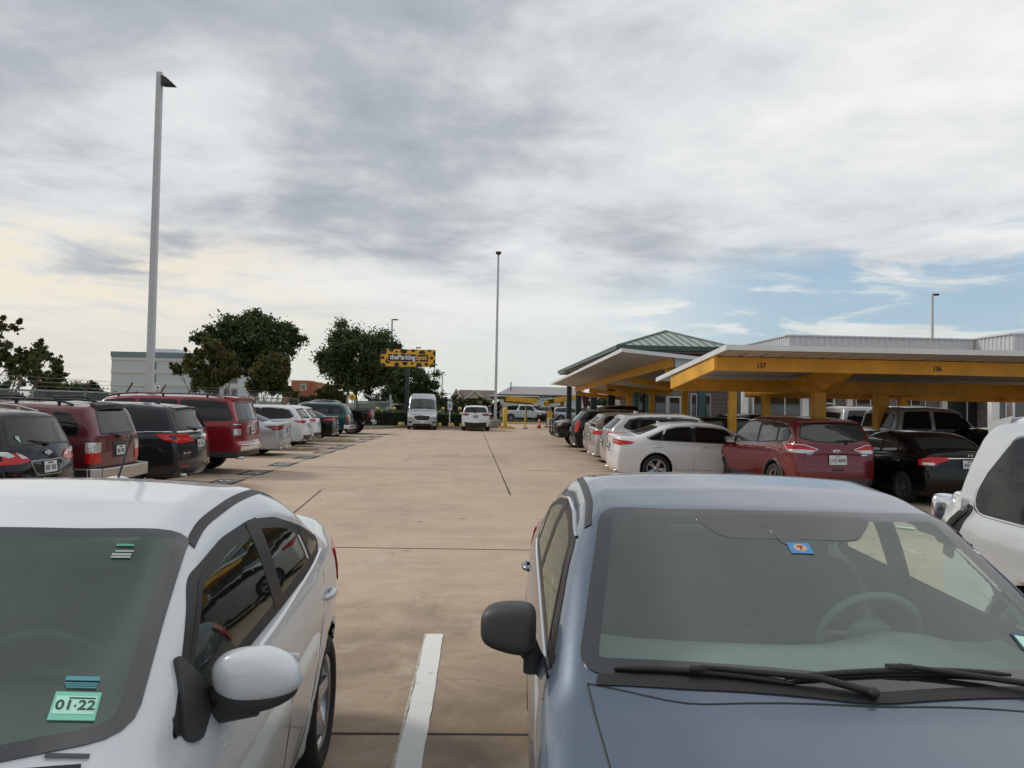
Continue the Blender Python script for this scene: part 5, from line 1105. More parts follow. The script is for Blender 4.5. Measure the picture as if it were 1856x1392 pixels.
# ---------------------------------------------------------------- ground
def concrete():
    m = bpy.data.materials.new('tan_concrete'); m.use_nodes = True; t = NT(m.node_tree); b = m.node_tree.nodes['Principled BSDF']
    tc = t.n('ShaderNodeTexCoord').outputs['Object']
    big = t.noise(tc, .22, 6, .62, .8); mid = t.noise(tc, 1.3, 7, .68, .7); fine = t.noise(tc, 55, 3, .7); sp = t.noise(tc, 7, 5, .7)
    mp = t.n('ShaderNodeMapping'); t.L(tc, mp.inputs[0]); mp.inputs['Scale'].default_value = (.35,2.2,1); streak = t.noise(mp.outputs[0], 1.1, 6, .6, .4)
    c = t.ramp(t.m('ADD', t.m('MULTIPLY', big, .5), t.m('MULTIPLY', mid, .5)), [(.34,(.34,.26,.195)),(.45,(.42,.318,.235)),(.55,(.465,.352,.262)),(.66,(.50,.39,.30))])
    c = t.mix(t.m('MULTIPLY', t.ss(streak, .50, .72), .28), c, (.22,.19,.155,1))
    # nearer ground is darker and browner
    sep = t.n('ShaderNodeSeparateXYZ'); t.L(tc, sep.inputs[0])
    near = t.m('SUBTRACT', 1.0, t.ss(t.m('ADD', sep.outputs[1], t.m('MULTIPLY', mid, 2.0)), 6.0, 9.6))
    c = t.mix(t.m('MULTIPLY', near, .80), c, t.ramp(t.m('ADD', t.m('MULTIPLY', mid, .7), t.m('MULTIPLY', streak, .3)), [(.36,(.17,.132,.094)),(.46,(.255,.192,.132)),(.54,(.33,.250,.175)),(.64,(.43,.36,.275))]))
    c = t.mix(t.m('MULTIPLY', t.ss(sp, .62, .75), .25), c, (.45,.40,.32,1))
    c = t.mix(t.m('MULTIPLY', t.ss(t.noise(tc, 26, 2, .5), .69, .74), .5), c, (.07,.055,.045,1))
    c = t.mix(t.m('MULTIPLY', t.m('SUBTRACT', .5, fine), .35), c, (.06,.05,.04,1))
    # faint tyre tracks along the lane, hairline cracks, drips of oil in the stalls
    mp2 = t.n('ShaderNodeMapping'); t.L(tc, mp2.inputs[0]); mp2.inputs['Scale'].default_value = (1.5,.10,1); tr = t.noise(mp2.outputs[0], 1.3, 4, .55, .3)
    c = t.mix(t.m('MULTIPLY', t.ss(tr, .55, .72), .22), c, (.20,.155,.115,1))
    vo = t.n('ShaderNodeTexVoronoi', feature='DISTANCE_TO_EDGE', i_Scale=.33); wv = t.n('ShaderNodeVectorMath', operation='ADD'); nn = t.n('ShaderNodeTexNoise', i_Scale=.9, i_Detail=6); t.L(tc, nn.inputs['Vector']); t.L(tc, wv.inputs[0]); t.L(nn.outputs['Color'], wv.inputs[1]); t.L(wv.outputs[0], vo.inputs['Vector'])
    ck = t.m('MULTIPLY', t.m('LESS_THAN', vo.outputs['Distance'], .0028), t.ss(big, .50, .56)); c = t.mix(t.m('MULTIPLY', ck, .28), c, (.10,.08,.06,1))
    c = t.mix(t.m('MULTIPLY', t.ss(t.noise(tc, 2.6, 2, .4), .70, .76), .45), c, (.12,.095,.075,1))
    c = t.mix(t.m('MULTIPLY', t.ss(t.noise(tc, 1.1, 6, .72, 1.2), .56, .68), .42), c, (.47,.42,.36,1))
    t.L(c, b.inputs['Base Color']); t.L(t.m('MULTIPLY_ADD', mid, .25, .62), b.inputs['Roughness']); b.inputs['Specular IOR Level'].default_value = .3
    bn = t.n('ShaderNodeBump', i_Strength=.35, i_Distance=.006); t.L(t.m('ADD', fine, t.m('MULTIPLY', sp, .6)), bn.inputs['Height']); t.L(bn.outputs[0], b.inputs['Normal'])
    return m
M_['conc'] = concrete()
M_['kerb'] = mat('kerb_concrete', (.36,.29,.215), .8, var=.3, vscale=4, bump=.3)
def worn(name, col, under, thr=(.40,.55), sc=9):
    m = bpy.data.materials.new(name); m.use_nodes = True; t = NT(m.node_tree); b = m.node_tree.nodes['Principled BSDF']
    tc = t.n('ShaderNodeTexCoord').outputs['Object']
    a = t.ss(t.m('ADD', t.m('MULTIPLY', t.noise(tc, sc, 6, .7), .7), t.m('MULTIPLY', t.noise(tc, 1.7, 3), .3)), *thr)
    t.L(t.mix(a, c4(under), c4(col)), b.inputs['Base Color']); b.inputs['Roughness'].default_value = .65
    bn = t.n('ShaderNodeBump', i_Strength=.3, i_Distance=.004); t.L(t.noise(tc, 60, 3), bn.inputs['Height']); t.L(bn.outputs[0], b.inputs['Normal']); return m
M_['line'] = worn('white_line_paint', (.68,.69,.66), (.45,.38,.30), (.28,.42))
M_['line2'] = worn('old_line_paint', (.55,.50,.41), (.34,.26,.19), (.42,.56), 5)
M_['yline'] = mat('yellow_kerb_paint', (.72,.40,.05), .6, var=.15)
M_['grass'] = mat('grass', (.075,.095,.035), .9, var=.35, vscale=30, bump=.5)
g = MB(); g.box(-1500,1500,-300,3500,-.5,0)
mo = g.build('ground', M_['conc']); tag(mo, kind='structure')
# grass beyond the lot
def sheet(name, pts, z, m, th=.02, kind='structure'):
    b = MB(); b.quadprism([(x,y,z) for x,y in pts], th); return tag(b.build(name, m), kind=kind)
sheet('verge', [(-13.2,-5),(-13.2,56),(-34,56),(-34,-5)], .05, M_['grass'], .08)
sheet('far_ground', [(-400,82),(400,82),(400,1500),(-400,1500)], .02, M_['grass'], .05)
sheet('far_verge', [(-400,56),(-9.5,57.2),(-9.5,82.1),(-400,82.1)], .03, M_['grass'], .05)
j = MB()
def jt(x0,y0,x1,y1,w=.018):
    n = max(2, int(math.hypot(x1-x0,y1-y0)/.6)); d = Vector((x1-x0,y1-y0,0)).normalized(); s = Vector((-d.y,d.x,0))
    P = [Vector((x0+(x1-x0)*i/n,y0+(y1-y0)*i/n,.004))+s*random.uniform(-.006,.006) for i in range(n+1)]
    V = []
    for p in P: k = w*random.uniform(.35,.65); V += [p-s*k, p+s*k]
    j.add(V, [(2*i,2*i+2,2*i+3,2*i+1) for i in range(n)])
jt(-4.2,4.24,6,4.18,.02); jt(-5.5,9.62,5,9.5,.022); jt(-6,21.2,7,21.2,.03); jt(-2.95,12.3,-3.2,15.7,.03); jt(-3.2,15.7,-2.0,15.7,.012)
jt(.62,15.3,.10,53,.03); jt(-7,26.6,7,26.6,.03); jt(-6,38,6,38,.04); jt(-12,15.0,-5.4,15.0,.02); jt(-5.35,14,-5.35,54,.03); jt(-5,32,5,32,.02); jt(-4,45.5,4,45.5,.03)
tag(j.build('pavement_joints', mat('joint_filler', (.05,.042,.036), .9)), kind='structure')
# the painted line between the two near cars, and the stall lines
def line(pts, w, m, name, z=.005, wob=.004):
    b = MB(); (x0,y0),(x1,y1) = pts; n = max(2, int(math.hypot(x1-x0,y1-y0)/.12)); d = Vector((x1-x0,y1-y0,0)).normalized(); s = Vector((-d.y,d.x,0)); V = []
    o = 0
    for i in range(n+1):
        p = Vector((x0+(x1-x0)*i/n, y0+(y1-y0)*i/n, z)); o = .7*o+random.uniform(-wob,wob); V += [p-s*(w/2+random.uniform(-wob,wob)*.5)+s*o, p+s*(w/2+random.uniform(-wob,wob)*.5)+s*o]
    b.add(V, [(2*i,2*i+2,2*i+3,2*i+1)[::-1] for i in range(n)]); return b.build(name, m)
tag(line([(-.327,1.0),(-.322,6.03)], .132, M_['line'], 'stall_line'), kind='structure')
tag(line([(-.327-.076,1.0),(-.322-.076,6.03)], .018, mat('line_edge', (.46,.44,.38), .8, var=.4, vscale=20), 'stall_line_edge', .0045, .006), kind='structure')
for y in (10.2,13.0,15.6+.9,18.35,21.0,25.0,32.2,36.0-.4,38.6,41.6,46.0): tag(line([(-11.5,y),(-5.75,y-.05)], .10, M_['line2'], 'stall_line'), kind='structure')
for y in (23.6,26.2,29.0,31.8,34.6,38,41,44): tag(line([(2.95,y-.05),(8.5,y)], .10, M_['line2'], 'stall_line'), kind='structure')
for x in (2.6,5.6,8.2,11.0): tag(line([(x,9.5),(x,16)], .10, M_['line2'], 'stall_line'), kind='structure')
tag(line([(-2.35,49.6),(-1.9,53.2)], .12, M_['line'], 'stall_line'), kind='structure'); tag(line([(-5.6,50.4),(-2.7,50.4)], .14, M_['line'], 'stall_line'), kind='structure'); tag(line([(-1.4,50.2),(.7,50.2)], .14, M_['line2'], 'stall_line'), kind='structure')
# stencilled stall numbers: black patches with worn white figures
blk = mat('stencil_black', (.03,.03,.032), .8, var=.4, vscale=12); whs = worn('stencil_white', (.60,.60,.58), (.12,.11,.10), (.38,.5), 12)
for i, y in enumerate((16.9,19.3,22.0,24.8,27.6,30.2,32.0,35.3,37.8,41.0,44.0)):
    o = thing('stall_number', 'black and white stall number patch, %s from the near end of the left row' % ('first second third fourth fifth sixth seventh eighth ninth tenth eleventh'.split()[i]), 'floor marking', (-5.55,y,.006), 0, 'stall number patches along the left row')
    b = MB(); b.box(-.30,.30,-.62,.62,-.001,.002); b.build('patch', blk, o)
    b = MB()
    for k in range(3):
        y0 = -.46+k*.33
        for (a0,a1,b0,b1) in ((-.20,.20,0,.05),(-.20,.20,.2,.25),(-.20,-.12,0,.25),(.12,.20,0,.25) if (i+k)%2 else (-.04,.04,0,.25)): b.box(a0,a1,y0+b0,y0+b1,.002,.004+.001*k)
    b.build('figures', whs, o)
def island(x0,x1,y0,y1,label,m=None,h=.13,top=None,name='kerb_island'):
    o = thing(name, label, 'traffic island', ((x0+x1)/2,(y0+y1)/2,0)); hx, hy = (x1-x0)/2, (y1-y0)/2; b = MB(); P = []
    r = min(.5, hy*.9)
    for cx, cy, a0 in ((hx-r,hy-r,0),(-hx+r,hy-r,90),(-hx+r,-hy+r,180),(hx-r,-hy+r,270)):
        for k in range(6): a = math.radians(a0+k*18); P.append((cx+r*math.cos(a), cy+r*math.sin(a)))
    n = len(P); V = [(x,y,0) for x,y in P]+[(x*(1-.012),y*(1-.012),h) for x,y in P]+[(x*(1-.15/hx),y*(1-.15/hy),h) for x,y in P]
    b.add(V, [(i,(i+1)%n,n+(i+1)%n,n+i) for i in range(n)]+[(n+i,n+(i+1)%n,2*n+(i+1)%n,2*n+i) for i in range(n)]); b.build('kerb', m or M_['kerb'], o)
    b = MB(); b.poly([(x*(1-.15/hx),y*(1-.15/hy),h-.015) for x,y in P]); b.build('planting', top or M_['grass'], o)
    return o
island(-11,-5.95,27.9,29.1,'concrete kerb island between the silver sedan and the white SUV on the left'); island(-11.5,-5.7,34.3,35.5,'grassy kerb island in front of the black sedan on the left')
# ---------------------------------------------------------------- foliage
def leafmat(name, c1, c2, c3):
    m = bpy.data.materials.new(name); m.use_nodes = True; t = NT(m.node_tree); b = m.node_tree.nodes['Principled BSDF']
    g = t.n('ShaderNodeNewGeometry'); tc = t.n('ShaderNodeTexCoord').outputs['Object']
    c = t.ramp(g.outputs['Random Per Island'], [(.0,c1),(.5,c2),(1,c3)])
    c = t.mix(t.m('MULTIPLY', t.ss(t.noise(tc, .9, 3), .4, .6), .45), c, c4(c1))
    t.L(c, b.inputs['Base Color']); b.inputs['Roughness'].default_value = .6; b.inputs['Specular IOR Level'].default_value = .25
    tr = t.n('ShaderNodeBsdfTranslucent'); t.L(c, tr.inputs[0]); mx = t.n('ShaderNodeMixShader'); mx.inputs[0].default_value = .38
    t.L(b.outputs[0], mx.inputs[1]); t.L(tr.outputs[0], mx.inputs[2]); t.L(mx.outputs[0], m.node_tree.nodes['Material Output'].inputs[0]); return m
L_OAK = leafmat('oak_leaves', (.032,.055,.018), (.066,.096,.032), (.11,.14,.05))
L_MYR = leafmat('myrtle_leaves', (.065,.075,.020), (.11,.115,.032), (.18,.135,.05))
L_MYR2 = leafmat('myrtle_leaves_flowering', (.055,.075,.022), (.10,.125,.036), (.17,.11,.06))
L_HDG = leafmat('hedge_leaves', (.045,.085,.022), (.085,.135,.036), (.13,.17,.055))
L_FAR = leafmat('distant_leaves', (.030,.040,.018), (.045,.058,.025), (.065,.075,.035))
BARK = mat('bark', (.12,.095,.07), .9, var=.3, vscale=6, bump=.4); BARK2 = mat('myrtle_bark', (.24,.19,.15), .8, var=.25, vscale=5)
def leaves(centres, radii, per, size, flat=.75):
    """clumps of small leaves round the given centres"""
    C = np.repeat(np.asarray(centres, float), per, 0); R = np.repeat(np.asarray(radii, float), per)
    n = len(C); d = RNG.normal(size=(n,3)); d /= np.linalg.norm(d, axis=1, keepdims=True); d[:,2] *= flat
    P = C + d*(R*np.minimum(np.abs(RNG.normal(0,.62,n))+.05, 1.3))[:,None]
    u = RNG.normal(size=(n,3)); u /= np.linalg.norm(u, axis=1, keepdims=True); w = RNG.normal(size=(n,3)); v = np.cross(u, w); v /= np.linalg.norm(v, axis=1, keepdims=True)
    s = (size*RNG.uniform(.6,1.35,n))[:,None]
    V = np.stack([P-u*s*.6, P+v*s*.33-u*s*.1, P+u*s*.6, P-v*s*.33+u*s*.1], 1).reshape(-1,3)
    return V, np.arange(4*n).reshape(-1,4)
def limb(b, p, d, L, r, depth, tips, spread=.55, up=.15, mi=0):
    P = [Vector(p)]; R = [r]; d = Vector(d).normalized(); k = 4
    for i in range(k):
        d = (d + Vector((random.uniform(-1,1),random.uniform(-1,1),random.uniform(-.3,1)*up))*.16).normalized(); P.append(P[-1]+d*L/k); R.append(r*(1-.45*(i+1)/k))
    b.tube(P, R, 7 if depth > 1 else 5, mi, caps=False)
    if depth == 0: tips.append((P[-1], d)); tips.append((P[-2], d)); return
    for _ in range(3 if depth > 1 else 3):
        a = Vector((random.uniform(-1,1),random.uniform(-1,1),random.uniform(-.35,.6)+up)).normalized()
        limb(b, P[-1] if random.random() < .6 else P[-2], d*(1-spread)+a*spread, L*random.uniform(.62,.85), R[-1]*.78, depth-1, tips, spread, up, mi)
def tree(name, label, cat, x, y, h, w, trunk, lm, n=70, per=150, leaf=.17, stems=1, base=.35, group='trees along the fence', seed=0, rclump=.75, low=.28, bark=None, lean=0, flat=.8, spiky=0):
    random.seed(seed); global RNG; RNG = np.random.default_rng(seed)
    o = thing(name, label, cat, (x,y,0), 0, group); b = MB(); tips = []
    for s in range(stems):
        a = 2*PI*s/stems+random.random(); dv = Vector((math.cos(a)*(.0 if stems == 1 else .32), math.sin(a)*(.0 if stems == 1 else .32), 1)); p0 = (math.cos(a)*.12*(stems>1), math.sin(a)*.12*(stems>1), 0)
        limb(b, p0, dv, h*base, trunk/(1 if stems == 1 else 1.6), 2, tips, .55 if stems == 1 else .4, .5)
    b.build('trunk', bark or BARK, o)
    # crown lobes inside an uneven ellipsoid, reached by the limbs
    ce = []; ra = []; c0 = h*(low+1)/2; hz = h*(1-low)/2
    lob = [(Vector((random.gauss(0,1),random.gauss(0,1),random.gauss(.3,.8))).normalized(), random.uniform(.72,1.12)) for _ in range(9)]
    for i in range(n):
        d = Vector((random.gauss(0,1),random.gauss(0,1),random.gauss(0,1))).normalized(); k = max([q*max(0,d.dot(l))**3 for l, q in lob]+[.62]); rr = random.uniform(.45,1)**.5*k
        z = c0+d.z*hz*rr; t = (z-h*low)/(h*(1-low)); wid = 1 if not spiky else (.55+.6*min(1,max(0,t)))
        ce.append((d.x*w/2*rr*wid+lean*(z/h), d.y*w/2*rr*wid, z)); ra.append(rclump*random.uniform(.45,1.25)*w/11)
    for p, _ in tips:
        if p.z > h*low and p.z < h: ce.append(tuple(p)); ra.append(rclump*w/14)
    # fine sprays past the outline
    for i in range(int(n*(.5 if not spiky else 1.1))):
        q = random.randrange(len(ce)); c = Vector(ce[q])-Vector((0,0,c0)); d = (Vector((c.x,c.y,c.z*w/(2*hz)))).normalized(); 
        e = Vector(ce[q])+Vector((d.x*ra[q]*.6, d.y*ra[q]*.6, d.z*ra[q]*.6 + (ra[q]*.9 if spiky else 0)))
        ce.append(tuple(e)); ra.append(ra[q]*(.35 if not spiky else .28))
    V, F = leaves(ce, ra, per, leaf, flat); keep = V.reshape(-1,4,3)[:,0,2] > .3
    V = V.reshape(-1,4,3)[keep].reshape(-1,3); F = np.arange(len(V)).reshape(-1,4)
    mesh_np('crown', V, F, False, None, o, [lm]); return o
def P_(px, Y): return (at(px, 735, Y).x, Y)
def TR(px, Y): return at(px, 735, Y).x
tree('myrtle_tree', 'dark myrtle cut by the left edge of the picture', 'tree', TR(-30,23), 23, 5.3, 2.0, .10, L_MYR2, 42, 95, .11, 3, .30, seed=3, spiky=1, bark=BARK2, rclump=1.0)
tree('myrtle_tree', 'small sparse myrtle with reddish tips, second from the left edge', 'tree', TR(80,27), 27, 3.75, 1.9, .07, L_MYR2, 44, 75, .095, 4, .30, seed=8, spiky=1, bark=BARK2, low=.42, rclump=.9)
tree('oak_tree', 'broad dark oak rising behind the two olive myrtles', 'tree', TR(452,62), 62, 9.8, 9.7, .32, L_OAK, 190, 230, .21, 1, .28, seed=5, low=.30, rclump=1.0)
tree('myrtle_tree', 'olive myrtle with several stems just right of the tall white light pole', 'tree', TR(376,42), 42, 5.25, 3.7, .10, L_MYR, 120, 190, .125, 5, .30, seed=12, spiky=1, bark=BARK2, low=.30)
tree('myrtle_tree', 'olive myrtle behind the white SUV roofs on the left', 'tree', TR(490,52), 52, 5.2, 4.1, .10, L_MYR, 110, 180, .135, 5, .28, seed=21, spiky=1, bark=BARK2, low=.34)
tree('oak_tree', 'tall dark oak to the left of the black and yellow billboard', 'tree', TR(652,72), 72, 9.7, 10.2, .32, L_OAK, 210, 220, .23, 1, .25, seed=31, low=.16, rclump=1.0)
tree('myrtle_tree', 'low olive myrtle in front of the oak by the round A sign', 'tree', TR(604,58), 58, 3.55, 3.3, .08, L_MYR, 70, 130, .125, 4, .3, seed=33, spiky=1, bark=BARK2, low=.35)
tree('oak_tree', 'dark tree under the right half of the billboard', 'tree', TR(742,86), 86, 7.0, 7.6, .22, L_OAK, 120, 180, .20, 1, .25, seed=41, low=.12, rclump=1.05)
tree('bush_tree', 'round bush in front of the orange building', 'tree', TR(546,75), 75, 2.75, 2.6, .08, L_FAR, 34, 110, .14, 3, .3, seed=43, low=.1)
for i, (px, Y, h, w, lb) in enumerate(((808,110,3.5,5.5,'low dark tree right of the van'),(835,118,3.0,4.0,'small dark tree before the brown roofed houses'),(862,112,2.9,4.5,'bushy tree below the brown gabled roofs'),(888,125,2.8,4.0,'small tree left of the middle light pole'),(560,95,3.0,4,'small tree left of the low myrtle'))):
    tree('bush_tree', lb, 'tree', TR(px,Y), Y, h, w, .12, L_FAR, 36, 90, .2, 1, .3, group='low trees beyond the iron fence', seed=50+i, low=.05, rclump=1.2)
# low woods behind the chain link fence on the far left
for i, (x, y, w, h, lb) in enumerate(((-58,92,9,3.2,'dark rounded tree low on the horizon at the left edge'),(-47,86,6,3.0,'dark rounded tree behind the small sparse myrtle'),(-50,99,7,3.1,'low tree left of the grey building'),(-78,150,12,4.9,'long low tree line beside the grey building'))):
    tree('bush_tree', lb, 'tree', x, y, h, w, .2, L_FAR, 46, 120, .36, 1, .3, group='low trees behind the chain link fence', seed=70+i, low=.02, rclump=1.5)
for i, (x, y) in enumerate(((-36,170),(-20,180),(-12,150),(38,240),(60,260))): tree('bush_tree', ('far tree low behind the orange building','far tree low behind the tall oak','far tree low behind the dark tree by the billboard','far tree beyond the white hotel','far tree right of the white hotel')[i], 'tree', x, y, 5, 14, .2, L_FAR, 40, 100, .4, 1, .3, group='far trees on the horizon', seed=90+i, low=.02, rclump=1.5)
def hedge(label, x0, x1, y0, y1, z0, z1, seed):
    random.seed(seed); global RNG; RNG = np.random.default_rng(seed); o = thing('hedge', label, 'hedge', ((x0+x1)/2,(y0+y1)/2,0), 0, 'clipped hedges at the end of the lane'); hx, hy = (x1-x0)/2, (y1-y0)/2
    b = MB(); b.box(-hx+.12,hx-.12,-hy+.12,hy-.12,.0,z1-.14); b.build('twig_core', mat('hedge_core', (.012,.014,.008), .95), o)
    ce = []; ra = []
    for k in range(int((x1-x0)*55)):
        f = random.random(); x = random.uniform(-hx,hx)
        if f < .45: ce.append((x,-hy+.05+random.uniform(-.05,.05),random.uniform(z0,z1)))
        elif f < .8: ce.append((x,random.uniform(-hy,hy),z1-.06+.05*math.sin(x*2.1)+random.uniform(-.05,.05)))
        else: ce.append((random.choice((-hx+.05,hx-.05)),random.uniform(-hy,hy),random.uniform(z0,z1)))
        ra.append(random.uniform(.10,.17))
    V, F = leaves(ce, ra, 26, .065, 1); mesh_np('foliage', V, F, False, None, o, [L_HDG]); return o
hedge('clipped green hedge to the left of the van', -9.4, -5.35, 57.6, 58.9, .14, 1.22, 1)
hedge('clipped green hedge between the van and the white SUV seen from behind', -3.5, .1, 58.2, 59.4, .10, 1.12, 2)
# ---------------------------------------------------------------- poles, fences, signs
random.seed(5)
POLE = mat('pole_white', (.50,.51,.54), .45, var=.06, vscale=1.5); HEAD = mat('lamp_head', (.035,.032,.030), .5); GALV = mat('galvanised', (.30,.33,.33), .5, .5, var=.2)
YEL = mat('canopy_yellow', (.68,.345,.026), .5, var=.22, vscale=1.6); YEL2 = mat('bollard_yellow', (.72,.45,.03), .5, var=.1); WH = mat('fascia_white', (.66,.68,.70), .45, var=.06, vscale=.8)
SOF = mat('soffit_sheet', (.46,.44,.42), .6, var=.12, vscale=.6); GRN = mat('green_metal', (.040,.075,.068), .45, var=.08); GRN2 = mat('green_roof', (.30,.345,.315), .5, var=.08); IRON = mat('black_iron', (.012,.012,.013), .5)
CONC = mat('cast_concrete', (.24,.225,.20), .85, var=.2, bump=.3)
def lamp(label, x, y, h, w0, w1, arm, head, base=None, lean=0):
    o = thing('light_pole', label, 'light pole', (x,y,0), 0, 'light poles'); b = MB()
    V = [(sx*w/2+(lean if z else 0), sy*w/2, z) for z, w in ((0,w0),(h,w1)) for sx, sy in ((-1,-1),(1,-1),(1,1),(-1,1))]
    b.add(V, [(3,2,1,0),(4,5,6,7),(0,1,5,4),(1,2,6,5),(2,3,7,6),(3,0,4,7)]); b.build('pole', POLE, o, bevel=min(.02,w1*.15))
    b = MB(); x0 = w1/2+lean
    if head == 'shoe':
        b.add([(x0,-.14,h-.12),(x0,.14,h-.12),(x0,.14,h-.42),(x0,-.14,h-.42),(x0+arm*.45,-.2,h-.22),(x0+arm*.45,.2,h-.22),(x0+arm,.16,h-.42),(x0+arm,-.16,h-.42)], [(0,1,5,4),(4,5,6,7),(3,2,1,0),(0,4,7,3),(1,2,6,5),(3,7,6,2)])
    elif head == 'tee': b.box(lean-arm/2,lean+arm/2,-.25,.25,h-.04,h+.10); b.box(lean-arm*.28,lean+arm*.28,-.1,.1,h-.14,h-.04)
    else: b.box(x0,x0+arm,-.18,.18,h-.16,h-.02)
    b.build('lamp_head', HEAD, o, bevel=.02)
    if base: b = MB(); b.lathe([(.001,base[1]),(base[0]*.9,base[1]),(base[0],base[1]-.06),(base[0],0)], 24); b.build('base', CONC, o)
    return o
a = at(271,712,24.5); bt = at(292,131,24.5); lamp('tall white pole at the left with a dark lamp head on its right side', a.x-.0, 24.5, bt.z, .215, .17, .42, 'shoe', (.35,.7), 0)
a = at(899,765,60); bt = at(906,459,60); lamp('white pole in the middle on a round concrete foot, seen against the sky', at(897.5,765,60).x, 60, bt.z, .22, .15, .42, 'tee', (.48,.62))
b_ = at(1690,532,60); lamp('thin pole rising behind the white parapet at the right', b_.x, 60, b_.z, .2, .15, .4, 'side')
b_ = at(711,578,96); lamp('grey pole standing in front of the sky behind the tall oak', b_.x, 96, b_.z, .24, .2, .62, 'side')
b_ = at(755,629,115); lamp('far pole whose head shows just above the billboard', b_.x, 115, b_.z, .2, .16, .6, 'side')
b_ = at(802,674,150); lamp('short far pole right of the van', b_.x, 150, b_.z, .26, .2, .4, 'side')
b_ = at(787.5,668,100); lamp('thin far pole under the right end of the billboard', b_.x, 100, b_.z+.6, .14, .12, .3, 'side')
b_ = at(102,688,140); lamp('small far pole low over the trees at the left', b_.x, 140, b_.z, .2, .16, 1.0, 'tee')
b_ = at(94,692,150); lamp('smallest far pole beside the other one at the left', b_.x, 150, b_.z, .2, .16, 1.0, 'tee')
# chain link fence with barbed wire, along the left edge of the lot
def chainmat():
    m = bpy.data.materials.new('chain_link'); m.use_nodes = True; nt = m.node_tree; t = NT(nt); b = nt.nodes['Principled BSDF']; b.inputs['Base Color'].default_value = (.22,.26,.25,1); b.inputs['Metallic'].default_value = .4
    tc = t.n('ShaderNodeTexCoord').outputs['Object']; s = t.n('ShaderNodeSeparateXYZ'); t.L(tc, s.inputs[0]); sc = 2*PI/.075
    f = []
    for sg in (1,-1): f.append(t.m('ABSOLUTE', t.m('SINE', t.m('MULTIPLY', t.m('ADD', s.outputs[1], t.m('MULTIPLY', s.outputs[2], sg)), sc/2))))
    w = t.m('LESS_THAN', t.m('MINIMUM', f[0], f[1]), .16); tr = t.n('ShaderNodeBsdfTransparent'); mx = t.n('ShaderNodeMixShader')
    t.L(w, mx.inputs[0]); t.L(tr.outputs[0], mx.inputs[1]); t.L(b.outputs[0], mx.inputs[2]); t.L(mx.outputs[0], nt.nodes['Material Output'].inputs[0]); return m
fx = -13.0; fo = thing('chain_link_fence', 'chain link fence with barbed wire along the left side of the lot', 'fence', (fx,8,0)); Y1 = 47
b = MB(); b.box(-.004,.004,0,Y1,.05,1.95); b.build('mesh', chainmat(), fo)
b = MB(); b.tube([(0,0,1.96),(0,Y1,1.96)], .026, 8); b.build('top_rail', GALV, fo)
for k in range(17):
    b = MB(); b.tube([(0,k*2.95,0),(0,k*2.95,2.0)], .035, 8); b.build('post', GALV, fo); b = MB(); b.bar((0,k*2.95,1.98), (.22,k*2.95,2.36), .035, .05); b.build('barb_arm', mat('arm_brown', (.10,.05,.05), .6) if k == 0 else bpy.data.materials['arm_brown'], fo)
b = MB()
for r in (.05,.125,.20): b.tube([(r,0,2.0+r*1.7),(r,Y1,2.0+r*1.7)], .0045, 4)
for k in range(0, int(Y1/.13)):
    for r in (.05,.125,.20): b.bar((r-.02,k*.13,2.0+r*1.7-.02), (r+.02,k*.13+.01,2.0+r*1.7+.02), .0035)
b.build('barbed_wire', GALV, fo)
s_ = thing('warning_sign', 'small white notice with red print hung on the chain link fence', 'sign', (fx+.05, 31.2, 2.16)); b = MB(); b.box(-.004,.004,-.28,.28,-.17,.17); b.build('board', M_['white'], s_, bevel=.003)
b = MB(); b.box(.004,.006,-.22,.22,-.12,-.08); b.box(.004,.006,-.22,.22,-.05,-.01)
b.build('red_print', M_['dred'], s_); b = MB(); b.box(.004,.006,-.10,.10,.03,.12); b.build('figure', M_['ink'], s_)
# boarded gate between fence and hedge
g = thing('slatted_gate', 'grey green ribbed metal gate behind the black pickup', 'gate', (-9.75,60.5,0)); b = MB()
for k in range(30): b.box(k*.088,k*.088+.062,-.02,.02,.1,1.86)
b.build('ribbed_sheet', mat('gate_green_grey', (.17,.21,.19), .6, var=.1), g)
b = MB(); b.box(-.06,2.72,-.05,-.021,1.80,1.92); b.box(-.06,2.72,-.05,-.021,.08,.18); b.build('frame', mat('gate_rail', (.30,.35,.32), .5), g)
for x in (-.10, 2.76): b = MB(); b.box(x-.06,x+.06,-.06,.06,0,2.05); b.build('post', mat('gate_post', (.36,.40,.38), .5), g)
# black iron picket fence
f = thing('iron_fence', 'black iron picket fence across the end of the lane', 'fence', (-10.2,77,0)); b = MB(); n = int(17.3/.14)
for k in range(n): b.box(k*.14-.011,k*.14+.011,-.011,.011,.06,1.78)
b.build('pickets', IRON, f); b = MB(); b.box(0,17.3,-.018,.018,1.60,1.64); b.box(0,17.3,-.018,.018,.16,.20); b.build('rails', IRON, f)
for k in range(8): b = MB(); b.box(k*2.46-.035,k*2.46+.035,-.035,.035,0,1.9); b.build('post', IRON, f)
k = thing('yellow_kerb', 'long yellow kerb below the iron fence', 'kerb', (3.4,74,0)); b = MB(); b.box(-1.3,3.6,-.09,.09,0,.16); b.build('kerb_stone', M_['yline'], k, bevel=.02)
